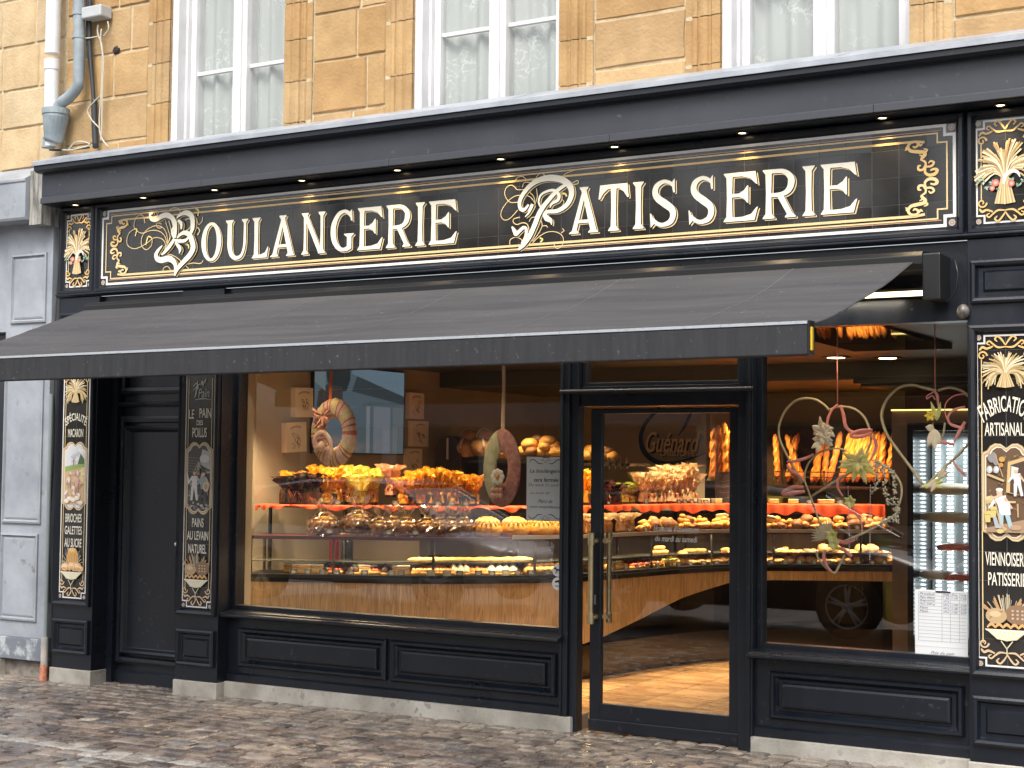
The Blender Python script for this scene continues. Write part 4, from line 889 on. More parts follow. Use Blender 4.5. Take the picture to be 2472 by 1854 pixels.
# ------------------------------------------------------------------ downpipes, cables and the grey neighbour
dp = T('white_downpipe', 'white plastic rain downpipe running down the far left wall', 'downpipe', (-9.2, 0, 4.2))
PWH = mat('white_pipe', (.68, .70, .70), (.76, .77, .77), scale=6, rough=.4)
PGY = mat('grey_pipe', (.20, .25, .28), (.32, .37, .40), scale=7, rough=.5, bump=.1)
x_ = P(125, 200, -.06).x
MB().tube([(x_, -.06, 4.95), (x_, -.06, 6.6)], .058, n=24).build('upper_pipe', PWH, dp, smooth=False)
zc = P(125, 160, -.06).z
q = MB(); q.tube([(x_, -.06, P(125, 265, -.06).z), (x_, -.06, zc)], .056, n=24); q.tube([(x_, -.06, zc-.03), (x_, -.06, zc+.05)], .061, n=24); q.build('lower_pipe', PWH, dp)
q = MB(); q.tube([(x_, -.06, 4.22), (x_, -.06, P(118, 345, -.06).z)], .05, n=20); q.build('foot_pipe', PWH, dp)
gp = T('grey_downpipe', 'grey drainpipe with an elbow joining a hopper beside the white pipe', 'downpipe', (-9.0, 0, 4.2))
ps = [P(191, -60, -.05), P(191, 60, -.05), P(190, 185, -.05), P(185, 212, -.05), P(165, 236, -.06), P(146, 250, -.06), P(138, 268, -.06)]
pts, _ = crom([tuple(a) for a in ps], .1, 6); q = MB(); q.tube(pts, .044, n=18); q.build('pipe', PGY, gp, smooth=True)
a = P(191, 28, -.05); b = P(190, 90, -.05); q = MB(); q.tube([(a.x, -.05, a.z-.03), (a.x, -.05, a.z+.03)], .05, n=18); q.tube([(b.x, -.05, b.z-.012), (b.x, -.05, b.z+.012)], .051, n=18); q.build('collar', PGY, gp)
q = MB(); h0 = P(134, 268, -.07); h1 = P(118, 345, -.06); hz = [(h0.x, h0.z, .098), (h0.x, h0.z-.05, .10), (h0.x-.02, h0.z-.22, .075), (h1.x, h1.z+.02, .05), (h1.x, h1.z-.04, .05)]
q.tube([(a_, -.065, b_) for a_, b_, c_ in hz], [c_ for a_, b_, c_ in hz], n=20); q.tube([(h0.x, -.065, h0.z-.03), (h0.x, -.065, h0.z+.015)], .106, n=20); q.build('hopper', PGY, gp)
jbx = T('junction_box', 'pale grey electrical junction box high on the left wall', 'junction box', tuple(P(237, 38, .02)))
a = P(214, 52, .0); b = P(262, 18, .0); MB().box(a.x, b.x, -.08, .04, a.z, b.z+.01).build('case', mat('box_plastic', (.42, .45, .46), (.5, .52, .53), scale=8, rough=.5), jbx, bevel=.01)
q = MB(); cpts = lambda L, y: [tuple(P(u, v, y)) for u, v in L]
cb = [([(237, 60), (236, 80), (246, 110), (247, 150), (244, 230), (240, 290), (244, 330), (262, 355)], .006), ([(245, 70), (243, 100), (250, 150), (247, 220), (246, 300), (243, 340)], .006), ([(260, 52), (262, 70), (250, 88)], .006), ([(205, 92), (215, 92), (236, 88)], .006), ([(246, 228), (225, 248), (212, 268), (222, 290), (243, 312)], .006), ([(165, 362), (180, 345), (200, 342), (218, 350), (190, 358), (172, 362), (150, 362)], .006)]
for L, r_ in cb: pts, _ = crom(cpts(L, -.02), .1, 5); q.tube(pts, r_, n=6)
tag(q.build('pale_cables', mat('cable_pale', (.50, .47, .38), rough=.6), smooth=True), 'loose cream coloured telephone cables hanging below the junction box', 'cables')
q = MB()
for L, r_ in ((([(218, -20), (216, 90), (220, 160), (226, 240), (228, 300), (230, 358)]), .016), (([(212, -20), (211, 100), (222, 200), (228, 260)]), .010), (([(228, 240), (228, 280), (231, 356)]), .024), (([(120, 362), (160, 362), (200, 358), (215, 356)]), .008)):
    pts, _ = crom(cpts(L, -.0), .1, 5); q.tube(pts, r_, n=8)
tag(q.build('black_cables', mat('cable_black', (.03, .035, .04), rough=.5), smooth=True), 'thick black cables and sleeve running down between the grey pipe and the window', 'cables')
ns = T('grey_shopfront', 'worn pale grey wooden shopfront of the neighbouring shop at the left edge', 'shopfront', (-9.6, 0, .1))
NG = mat('worn_grey_paint', (.25, .275, .31), (.36, .39, .43), scale=2.6, specks=(9, .62, (.20, .20, .20)), rough=.5, bump=.15, bscale=20)
MB().box(-9.62, -9.115, -.02, .2, .42, 3.66).build('pilaster', NG, ns, bevel=.004)
q = MB(); pf = [(0, -.021), (0, -.036), (.015, -.04), (.022, -.022), (.03, -.02)]
q.rings(-9.60, -9.17, 1.30, 2.68, pf + [(.034, -.026), (.045, -.03)], cap=True); q.rings(-9.60, -9.19, .55, 1.22, pf + [(.034, -.026), (.045, -.03)], cap=True); q.rings(-9.56, -9.17, 2.86, 3.4, pf + [(.034, -.026), (.045, -.03)], cap=True)
q.build('panel_moulding', NG, ns)
MB().box(-9.63, -9.118, -.028, .2, .25, .419).build('worn_base', mat('chipped_base', (.16, .18, .21), (.40, .43, .45), scale=9, rough=.7, bump=.4, lo=.5, hi=.6), ns, bevel=.005)
MB().box(-9.58, -9.12, .03, .22, .05, .26).build('rubble_base', mat('rubble', (.12, .10, .085), (.26, .23, .2), scale=14, rough=.95, bump=1, bscale=25), ns)
MB().box(-9.86, -9.58, -.04, .2, .02, .24).build('plinth_block', PLINTH, ns, bevel=.01)
q = MB(); q.box(-13, -9.62, .12, .2, .15, 2.80); q.build('window_glass', mat('dark_window', (.03, .033, .04), rough=.12, coat=.5), ns)
MB().box(-13, -9.6201, .0, .2, 2.8, 3.66).build('fascia_board', NG, ns)
q = MB(); q.prism([(-.2, 3.66), (-.2, 3.93), (-.21, 3.94), (-.21, 3.96), (.05, 4.10), (.05, 3.64), (-.19, 3.64)], -13, -9.235); q.build('cornice', NG, ns, bevel=.003)
q = MB(); pc = [P(72, 410, -.1), P(76, 440, -.1), P(76, 500, -.1), P(74, 515, -.1)]; q.box(-9.23, -9.10, -.16, .04, 3.60, 4.02); q.build('pipe_boxing', mat('weathered_wood', (.10, .10, .09), (.45, .44, .40), scale=6, rough=.8, bump=.5, stretch=(4, 4, .6)), ns)
dpp = T('thin_pipe', 'thin grey-green downpipe with an orange foot between grey and black shopfronts', 'downpipe', (-9.07, -.03, .1))
MB().tube([(-9.075, -.035, .43), (-9.075, -.035, 2.30)], .016, n=12).build('pipe', mat('thin_pipe_paint', (.22, .26, .26), rough=.5), dpp)
MB().tube([(-9.075, -.04, .22), (-9.075, -.04, .44)], .028, n=14).build('collar', mat('foot_grey', (.34, .34, .33), (.5, .45, .4), scale=10, rough=.6), dpp)
MB().tube([(-9.078, -.045, .08), (-9.076, -.042, .235)], .029, n=14).build('orange_foot', mat('foot_orange', (.45, .12, .05), (.6, .3, .2), scale=30, rough=.7, bump=.4), dpp)
MB().box(-9.115, -9.055, .06, .2, .1, 3.74).build('dark_gap', mat('gap_dark', (.012, .012, .012), rough=.9), ns)
q = MB(); pts = [(-9.085+.012*sin(k*.9), -.0, 3.7-.2*k) for k in range(16)]; p2, _ = crom(pts, .1, 4); q.tube(p2, .006, n=6)
q.build('loose_wire', mat('wire_dark', (.05, .05, .05), rough=.6), ns, smooth=True)
# ------------------------------------------------------------------ notices on the glass
PAPER = mat('notice_paper', (.84, .86, .87), (.88, .90, .91), scale=4, rough=.6); INK = mat('ink', (.02, .02, .025), rough=.7); INKG = mat('grey_ink', (.16, .17, .2), rough=.7)
def quad_notice(name, lab, c4, Y, m):
    t = T(name, lab, 'notice', tuple(P(*c4[0], Y)))
    ps = [P(u, v, Y) for u, v in c4]; xa = (ps[0].x+ps[3].x)/2; xb_ = (ps[1].x+ps[2].x)/2; zt = (ps[0].z+ps[1].z)/2; zb = (ps[2].z+ps[3].z)/2
    MB().box(xa, xb_, Y, Y+.003, zb, zt).build('sheet', m, t); return t, xa, xb_, zb, zt
t, xa, xb_, zb, zt = quad_notice('closing_notice', 'white paper notice saying La boulangerie sera fermée taped inside the left window', [(1272, 1105), (1364, 1101), (1364, 1258), (1270, 1258)], .175, PAPER)
W_, H_ = xb_-xa, zt-zb; Y = .1742
p = Paint(Y)
for v, s_ in ((.93, 1), (.065, -1)):
    for sg in (-1, 1):
        cx = xa+W_*.5; cz = zb+H_*v
        p.stroke([(cx+sg*.02, cz-s_*.012), (cx+sg*.05, cz-s_*.014), (cx+sg*.085, cz+s_*.010), (cx+sg*.115, cz+s_*.006), (cx+sg*.118, cz-s_*.01)], [.002, .005, .005, .004, .002], (.03, .03, .035), smooth=5)
        p.stroke([(cx+sg*.035, cz+s_*.004), (cx+sg*.02, cz+s_*.012), (cx+sg*.01, cz), (cx+sg*.003, cz-s_*.008)], .0025, (.12, .12, .16), smooth=4)
    p.poly([(xa+W_*.42, zb+H_*(.985 if s_ > 0 else .005)), (xa+W_*.6, zb+H_*(.985 if s_ > 0 else .005)), (xa+W_*.6, zb+H_*(.997 if s_ > 0 else .02)), (xa+W_*.42, zb+H_*(.997 if s_ > 0 else .02))], (.05, .02, .02))
p.build('flourish', GLAZE, t)
text_part('writing', [('La boulangerie', xa+W_*.09, xa+W_*.91, zb+H_*.735, zb+H_*.81, Y, dict(shear=.15, offset=.008)), ('sera fermée', xa+W_*.19, xa+W_*.83, zb+H_*.61, zb+H_*.675, Y, dict(shear=.15, offset=.008)), ('Merci de', xa+W_*.3, xa+W_*.68, zb+H_*.28, zb+H_*.34, Y, dict(shear=.5)), ('votre compréhension', xa+W_*.09, xa+W_*.92, zb+H_*.185, zb+H_*.245, Y, dict(shear=.5))], INK, t)
text_part('handwriting', [('Du lundi 21 avril', xa+W_*.05, xa+W_*.84, zb+H_*.54, zb+H_*.585, Y, dict(shear=.3)), ('au lundi 28', xa+W_*.1, xa+W_*.6, zb+H_*.42, zb+H_*.455, Y, dict(shear=.3))], INKG, t)
t, xa, xb_, zb, zt = quad_notice('price_list', 'white ruled price list with handwritten bread prices taped to the right window', [(2209, 1423), (2336, 1428), (2336, 1606), (2209, 1596)], .150, mat('price_paper', (.74, .76, .77), rough=.5))
W_, H_ = xb_-xa, zt-zb; Y = .149; p = Paint(Y)
for k in range(15): z = zt-H_*(.03+.048*k); p.stroke([(xa+W_*.07, z), (xb_-.006, z)], .0016, (.34, .36, .42))
for u in (.07, .52, .68, .85): p.stroke([(xa+W_*u, zt-H_*.03), (xa+W_*u, zt-H_*.705)], .0018, (.34, .36, .42))
for v in (.78, .955): p.stroke([(xa+.004, zt-H_*v), (xb_-.004, zt-H_*v)], .0014, (.45, .47, .5))
p.poly([(xa+W_*.4, zt-.012), (xa+W_*.68, zt-.012), (xa+W_*.68, zt-.002), (xa+W_*.4, zt-.002)], (.05, .03, .08)); p.poly([(xa+W_*.42, zb), (xa+W_*.64, zb), (xa+W_*.62, zb+.018), (xa+W_*.42, zb+.018)], (.02, .02, .03))
p.build('ruled_table', GLAZE, t)
rows = [('Produit', 'Poids', 'Prix', 'Prix/kg'), ('Pain blanc', '1 kg', '1,10', '1,10'), ('Baguette', '250 g', '', ''), ('Pain 500 g', '500 g', '1,70', '3,40'), ('Pain', '400 g', '1,40', '3,50'), ('Pain', '250 g', '1,05', '4,20')]
L_ = []
for i, rw in enumerate(rows):
    for j, s_ in enumerate(rw):
        if s_: a_ = [.09, .54, .70, .87][j]; L_.append((s_, xa+W_*a_, xa+W_*(a_+[.30 if len(s_) > 6 else .16, .12, .12, .11][j]), zt-H_*(.03+.048*(i+1))+.004, zt-H_*(.03+.048*i)-.004, Y-.0006, dict(shear=.3)))
text_part('handwriting', L_, mat('blue_ink', (.06, .06, .14), rough=.7), t)
text_part('writing', [('Prix du pain', xa+W_*.30, xa+W_*.75, zt-H_*.895, zt-H_*.84, Y-.0006, dict(shear=.45, offset=.006))], mat('italic_ink', (.22, .24, .27), rough=.7), t)
for nm, (px, py), lab, cat in (('dog_sticker', (1347, 1377), 'round white sticker with a crossed-out dog low on the left window', 'sticker'), ('camera_sticker', (1346, 1409), 'round white video surveillance sticker just below the dog sticker', 'sticker')):
    q = P(px, py, .156); t = T(nm, lab, cat, tuple(q)); p = Paint(.156); p.oval(q.x, q.z, .040, .040, (.85, .86, .87), n=28); p.build('disc', GLAZE, t); p = Paint(.1555); k = (.03, .03, .03)
    if nm == 'dog_sticker':
        p.stroke([(q.x-.014, q.z+.004), (q.x+.016, q.z+.002)], [.012, .011], k); p.oval(q.x-.019, q.z+.012, .009, .007, k, rot=.5)
        for u in (-.013, -.005, .010, .016): p.stroke([(q.x+u, q.z), (q.x+u-.002, q.z-.020)], [.005, .003], k)
        p.stroke([(q.x+.014, q.z+.004), (q.x+.024, q.z+.018)], [.004, .002], k); p.stroke([(q.x-.022, q.z-.022), (q.x+.022, q.z+.024)], .002, (.25, .05, .05))
    else:
        p.stroke([(q.x-.018, q.z+.010), (q.x+.012, q.z+.018)], [.012, .012], k); p.stroke([(q.x+.006, q.z+.012), (q.x+.014, q.z+.0)], [.005, .005], k)
        for u in (-.012, -.019): p.stroke([(q.x-.018, q.z+u), (q.x+.018, q.z+u)], .003, (.2, .2, .2))
    p.build('pictogram', GLAZE, t)
# ================================================================== inside the shop
FZ = .14; CEIL = 2.64
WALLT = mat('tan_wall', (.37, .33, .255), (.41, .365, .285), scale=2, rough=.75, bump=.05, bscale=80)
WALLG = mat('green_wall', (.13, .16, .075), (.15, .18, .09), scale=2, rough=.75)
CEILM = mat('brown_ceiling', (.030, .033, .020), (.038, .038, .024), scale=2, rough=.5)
WOODF = mat('floor_tiles', (.34, .20, .085), (.56, .37, .18), scale=2.6, rough=.28, rough2=.4, bump=.04, bscale=30, detail=3)
def wood_mat(name, c1, c2, rough=.38):
    m = mat(name, c1, rough=rough); n = m.node_tree.nodes; l = m.node_tree.links
    tc = n.new('ShaderNodeTexCoord'); mp = n.new('ShaderNodeMapping'); mp.inputs['Scale'].default_value = (9, 9, .55)
    w_ = n.new('ShaderNodeTexNoise'); w_.inputs['Scale'].default_value = 3.2; w_.inputs['Detail'].default_value = 7; w_.inputs['Distortion'].default_value = 1.6
    l.new(tc.outputs['Object'], mp.inputs[0]); l.new(mp.outputs[0], w_.inputs[0])
    r = n.new('ShaderNodeValToRGB'); e = r.color_ramp.elements; e[0].position = .3; e[0].color = (*c1, 1); e[1].position = .7; e[1].color = (*c2, 1)
    e2 = r.color_ramp.elements.new(.48); e2.color = (*[(a+b)/2*1.05 for a, b in zip(c1, c2)], 1); e3 = r.color_ramp.elements.new(.54); e3.color = (*[a*.8 for a in c1], 1)
    l.new(w_.outputs[0], r.inputs[0]); l.new(r.outputs[0], n['Principled BSDF'].inputs['Base Color']); return m
OAK = wood_mat('oak_veneer', (.36, .24, .125), (.60, .45, .27))
fl = MB(); r = random.Random(3); 
for i in range(18):
    for j in range(14):
        x0 = -7.7+i*.42; y0 = .1+j*.42; k = r.uniform(.72, 1.15); 
        fl.add([(x0+.003, y0+.003, FZ), (x0+.417, y0+.003, FZ), (x0+.417, y0+.417, FZ), (x0+.003, y0+.417, FZ)], [(0, 1, 2, 3)], (k, k*.95, k*.88))
fm = mat('shop_floor', (.40, .24, .11), (.60, .41, .21), scale=2.2, rough=.2, rough2=.34, attr=True, stretch=(1, 3, 1)); struct(fl.build('floor', fm)); 
struct(MB().box(-7.7, -.6, .1, 6.0, .05, FZ-.002).build('floor_bed', mat('floor_joint', (.1, .07, .04), rough=.7)))
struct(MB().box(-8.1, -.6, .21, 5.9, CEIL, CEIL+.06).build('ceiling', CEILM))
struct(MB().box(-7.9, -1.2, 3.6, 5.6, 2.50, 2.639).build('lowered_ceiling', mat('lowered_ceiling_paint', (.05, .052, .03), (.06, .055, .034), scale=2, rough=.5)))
struct(MB().box(-8.0, -7.9, .262, 5.9, FZ, CEIL).build('side_wall', WALLT))
struct(MB().box(-7.9, -5.62, 5.6, 5.7, FZ, CEIL).build('back_wall', WALLT))
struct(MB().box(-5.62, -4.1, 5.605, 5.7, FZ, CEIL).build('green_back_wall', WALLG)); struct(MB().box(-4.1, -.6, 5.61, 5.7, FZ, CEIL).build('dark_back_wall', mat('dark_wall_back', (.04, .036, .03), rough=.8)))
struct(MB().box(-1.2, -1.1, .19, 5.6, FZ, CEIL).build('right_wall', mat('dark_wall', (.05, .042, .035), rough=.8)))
struct(MB().box(-7.9, -7.372, .262, .33, FZ, CEIL).build('window_reveal', WALLT))
GLC = mat('lacquered_panel', (.02, .015, .012), rough=.02, spec=1)
struct(MB().add([(-3.4, .28, 2.625), (-2.72, .28, 2.625), (-2.72, 2.0, 2.60), (-3.4, 2.0, 2.60), (-3.4, .28, 2.639), (-2.72, .28, 2.639), (-2.72, 2.0, 2.639), (-3.4, 2.0, 2.639)], [(0, 3, 2, 1), (0, 1, 5, 4), (1, 2, 6, 5), (2, 3, 7, 6), (3, 0, 4, 7)]).build('ceiling_panel', GLC))

def proj(q):
    d = Vector(q)-CAM; z = d.dot(FW); return 1236+F_PX*d.dot(RT)/z, 927-F_PX*d.dot(UP)/z
CPTS = [(-7.62, .545, .25), (-7.5, .60, .25), (-6.96, .875, .27), (-6.48, 1.12, .29), (-6.0, 1.52, .32), (-5.68, 1.92, .38), (-5.53, 2.34, .455), (-5.43, 2.87, .57), (-5.32, 3.4, .70), (-5.12, 3.88, .80), (-4.85, 4.15, .822), (-4.45, 4.42, .82), (-3.95, 4.77, .815)]
CURVE, ZB = crom([a[:2] for a in CPTS], [a[2] for a in CPTS], 8)
def cnorm(i):
    a = CURVE[max(0, i-1)]; b = CURVE[min(len(CURVE)-1, i+1)]; dx, dy = b[0]-a[0], b[1]-a[1]; L = hypot(dx, dy); return (-dy/L, dx/L)
def coff(i, d): n = cnorm(i); return (CURVE[i][0]+n[0]*d, CURVE[i][1]+n[1]*d)
def slab(mb, d0, d1, z0, z1, i0=0, i1=None, col=None):
    i1 = len(CURVE)-1 if i1 is None else i1; vs = []
    for i in range(i0, i1+1):
        a = coff(i, d0); b = coff(i, d1); zz0 = z0(i) if callable(z0) else z0
        vs += [(a[0], a[1], zz0), (b[0], b[1], zz0), (b[0], b[1], z1), (a[0], a[1], z1)]
    n = i1-i0+1; fs = []
    for k in range(n-1):
        for q in range(4): fs.append((4*k+q, 4*k+(q+1) % 4, 4*k+4+(q+1) % 4, 4*k+4+q))
    fs += [(0, 1, 2, 3), tuple(4*(n-1)+q for q in range(4))]
    mb.add(vs, fs, col); return mb
def cat_px(px, d, z):       # the spot on the shelf line that lies d behind the counter front
    best = None
    for i in range(len(CURVE)-1):
        a = coff(i, d); b = coff(i+1, d); pa = proj((a[0], a[1], z))[0]; pb = proj((b[0], b[1], z))[0]
        if (pa-px)*(pb-px) <= 0 and pa != pb:
            t_ = (px-pa)/(pb-pa); best = (a[0]+(b[0]-a[0])*t_, a[1]+(b[1]-a[1])*t_, z, i); break
    if best is None:
        i = 0 if px < proj((*coff(0, d), z))[0] else len(CURVE)-1; a = coff(i, d); best = (a[0], a[1], z, i)
    n = cnorm(best[3]); return Vector(best[:3]), atan2(-n[0], n[1])   # position, heading of the counter there
DBL = mat('counter_black', (.010, .009, .009), rough=.18, coat=.4); BURG = mat('burgundy_metal', (.075, .018, .018), rough=.35); WSTRIP = mat('white_strip', (.42, .42, .45), rough=.3)
ct = T('display_counter', 'long curved glass display counter with an oak veneer front running deep into the shop', 'counter', (-6, 1.8, .14))
slab(MB(), 0, .03, lambda i: ZB[i], .899).build('wood_front', OAK, ct)
slab(MB(), .05, .45, FZ, .40).build('plinth', DBL, ct); slab(MB(), .32, .45, .40, .899).build('back_panel', DBL, ct)
slab(MB(), -.012, .50, .90, .935).build('black_worktop', DBL, ct); slab(MB(), .03, .48, .9355, .955).build('display_tray', BLACKP, ct)
gq = MB(); n_ = len(CURVE); vs = []
for i in range(n_): a = coff(i, .028); vs += [(a[0], a[1], .956), (a[0], a[1], 1.212)]
gq.add(vs, [(2*i, 2*i+2, 2*i+3, 2*i+1) for i in range(n_-1)]); gq.build('front_glass', CASEG, ct)
slab(MB(), .10, .36, 1.046, 1.054).build('glass_shelf', mat('glass_shelf', (.10, .11, .10), rough=.15, coat=.5), ct)
slab(MB(), .06, .44, 1.215, 1.24).build('upper_shelf', BURG, ct); slab(MB(), .045, .0595, 1.226, 1.256, 34).build('shelf_edging', WSTRIP, ct)
slab(MB(), .28, .60, 1.446, 1.462).build('top_shelf', BURG, ct)
for i in range(4, n_-2, 11):
    for d in (.07, .42): a = coff(i, d); MB().box(a[0]-.008, a[0]+.008, a[1]-.008, a[1]+.008, .955, 1.215).build('shelf_post', DBL, ct)
    a = coff(i, .56); MB().box(a[0]-.01, a[0]+.01, a[1]-.01, a[1]+.01, .90, 1.446).build('shelf_post', DBL, ct)
cl = MB(); vs = []; m_ = (n_-1)*4; R5 = random.Random(8)
for k in range(m_+1):
    i = min(n_-2, k//4); t_ = k/4-i; a = coff(i, .26); b = coff(i+1, .26); x = a[0]+(b[0]-a[0])*t_; y = a[1]+(b[1]-a[1])*t_; c_ = coff(i, .60); e_ = coff(i+1, .60)
    u = k/m_; drop = .018+.075*max(0, (u-.42)/.58)+.012*sin(k*.55)+.012*sin(k*.23+1); wv = .010*sin(k*.9)
    nn = cnorm(i); vs += [(c_[0]+(e_[0]-c_[0])*t_, c_[1]+(e_[1]-c_[1])*t_, 1.466), (x, y, 1.468), (x-nn[0]*(.006+wv*.4), y-nn[1]*(.006+wv*.4), 1.456), (x-nn[0]*(.008+wv), y-nn[1]*(.008+wv), 1.462-drop)]
cl.add(vs, [(4*k+q, 4*k+4+q, 4*k+5+q, 4*k+1+q) for k in range(m_) for q in range(3)])
tag(cl.build('shelf_cloth', mat('red_orange_cloth', (.62, .075, .018), (.75, .12, .03), scale=6, rough=.6, transl=.2), smooth=True), 'red-orange cloth draped along the top shelf of the display counter', 'cloth')

# ---- goods: one prototype each, copied along the shelves
def bread_mat(name, c1, c2, c3=None, **k): return mat(name, c1, c2, scale=k.pop('scale', 9), rough=.55, bump=.5, bscale=60, **k)
BR1 = bread_mat('baguette_crust', (.62, .22, .04), (.80, .42, .12)); BR2 = bread_mat('loaf_crust', (.42, .17, .045), (.72, .42, .16)); BR3 = bread_mat('dark_crust', (.16, .06, .02), (.36, .17, .06)); BR4 = bread_mat('golden_brioche', (.70, .32, .06), (.85, .50, .13))
YEL = bread_mat('yellow_icing', (.82, .50, .09), (.90, .66, .22)); CRM = mat('cream_topping', (.86, .76, .52), (.92, .86, .70), scale=20, rough=.5, bump=.3); REDF = mat('red_fruit', (.55, .05, .03), (.75, .16, .06), scale=20, rough=.25, coat=.5); ORF = mat('orange_fruit', (.78, .28, .06), (.86, .45, .14), scale=18, rough=.3, coat=.4, bump=.3); CHO = mat('chocolate', (.06, .025, .012), (.12, .05, .025), scale=15, rough=.3, coat=.3); GRF = mat('green_pistachio', (.30, .36, .08), (.45, .5, .15), scale=20, rough=.4)
def lumpy(o, amp, sc, seed=0):
    for v in o.data.vertices:
        n = noise.noise_vector(Vector(v.co)*sc+Vector((seed, 0, 0))); v.co += Vector(n)*amp
    return o
def slashes(mb, L, r, n, ax='z', yf=-1):
    pass
def P_baguette(k):
    mb = MB(); N = 22; R_ = random.Random(k); pts = []; rr = []
    for i in range(N+1):
        u = i/N; pts.append((R_.uniform(-.002, .002)+.008*sin(u*3+k), .006*sin(u*2), u*.56)); e = min(1, (u*9)**.6, ((1-u)*9)**.6); rr.append(.034*max(.12, e)*(1+.13*sin(u*pi*2*5.2+k)))
    mb.tube(pts, rr, n=12); o = mb.build('baguette', BR1, smooth=True); lumpy(o, .004, 30, k)
    tag(o, 'x', 'baguette')
    s = MB()
    for j in range(4):
        z = .09+.11*j; s.tube([(-.014, -.030, z), (.0, -.037, z+.045), (.014, -.029, z+.09)], [.004, .008, .003], n=6)
    so_ = s.build('crust_slash', YEL, smooth=True); so_.parent = o; return o
def P_loaf(name, mt, rx, ry, rz, cat='bread', seed=1, band=False):
    mb = MB().ell((0, 0, rz*.8), (rx, ry, rz), n=18, m=12); o = mb.build(name, mt, smooth=True)
    for v in o.data.vertices: v.co.z = max(v.co.z, .0) 
    lumpy(o, rx*.10, 2.2/rx*.5, seed); lumpy(o, rx*.03, 8/rx*.4, seed+5); tag(o, 'x', cat)
    if band:
        s = MB(); s.tube([(rx*1.05*cos(a)*.28, ry*1.06*cos(a), rz*.8+rz*1.07*sin(a)) for a in [pi*k/12 for k in range(13)]], rx*.09, n=6, flat=.3); b_ = s.build('paper_band', mat('paper_band', (.75, .68, .58), rough=.7), smooth=True); b_.parent = o
    return o
def P_brioche():
    prof = [(.0, .0), (.075, .0), (.098, .03), (.092, .07), (.066, .105), (.03, .122), (.0, .125)]
    o = MB().lathe(prof, n=28, flute=.05, nf=14).build('brioche_dome', BR4, smooth=True); tag(o, 'x', 'brioche')
    t_ = MB(); 
    for k in range(16): a = 2*pi*k/16; t_.tube([(.045*cos(a), .045*sin(a), .115), (.075*cos(a), .075*sin(a), .10), (.092*cos(a), .092*sin(a), .075)], [.016, .012, .004], n=6)
    t_.lathe([(.0, .118), (.05, .124), (.035, .135), (.0, .13)], n=20); c_ = t_.build('almond_crown', YEL, smooth=True); c_.parent = o; return o
CELLO = glass('cellophane', tint=(1, .98, .94), mult=3.0, rough=.12, base=.07)
def crumple(mb, c, r0, r1, h, seed, n=22, m=7, amp=.25, flare=1.0):
    R_ = random.Random(seed); vs = []
    for j in range(m+1):
        v = j/m
        for k in range(n):
            a = 2*pi*k/n; rr = r0+(r1-r0)*v**flare; rr *= 1+amp*(.3+v)*((-1)**k*.5+R_.uniform(-.6, .6)); vs.append((c[0]+rr*cos(a), c[1]+rr*sin(a), c[2]+h*v*(1+R_.uniform(-.12, .12)*v)))
    mb.add(vs, [(j*n+k, j*n+(k+1) % n, (j+1)*n+(k+1) % n, (j+1)*n+k) for j in range(m) for k in range(n)]); return mb
def P_kouglof_wrapped():
    t_ = T('wrapped_kouglof', 'x', 'wrapped cake'); prof = [(0, 0), (.07, 0), (.088, .03), (.082, .075), (.055, .10), (.02, .09), (0, .08)]
    q = MB().lathe(prof, n=28, flute=.06, nf=12).build('cake', CHO, smooth=True); q.parent = t_
    q = MB()
    for k in range(46): a = random.uniform(0, 6.28); rr = random.uniform(0, .078); q.ell((rr*cos(a), rr*sin(a), .108-rr*rr*6), (.013, .010, .007), n=6, m=4)
    q = q.build('sugar_topping', YEL); q.parent = t_
    q = MB(); crumple(q, (0, 0, .0), .104, .096, .10, 4, amp=.15, n=30); crumple(q, (0, 0, .10), .094, .02, .045, 5, amp=.22, m=4, n=30); crumple(q, (0, 0, .135), .018, .07, .09, 6, amp=.5, m=4); q = q.build('cellophane', CELLO); q.parent = t_
    q = MB().tube([(.022*cos(a), .022*sin(a), .135) for a in [2*pi*k/10 for k in range(10)]], .004, n=5, closed=True).build('tie', mat('gold_tie', (.7, .5, .2), rough=.3, metal=.5), smooth=True); q.parent = t_
    return t_
def wrapm(name, c1, c2): return mat(name, c1, c2, scale=14, rough=.32, coat=.35, transl=.45)
WO = wrapm('orange_cellophane', (.90, .42, .03), (.97, .68, .10)); WY = wrapm('yellow_cellophane', (.80, .68, .08), (.88, .80, .25)); WG = wrapm('green_cellophane', (.45, .58, .08), (.6, .7, .2)); WB = wrapm('pale_cellophane', (.72, .55, .33), (.88, .74, .50)); WR = wrapm('red_patterned_cellophane', (.75, .22, .10), (.90, .72, .50)); WD = mat('dark_cellophane', (.035, .02, .016), (.10, .06, .05), scale=24, rough=.15, coat=.8)
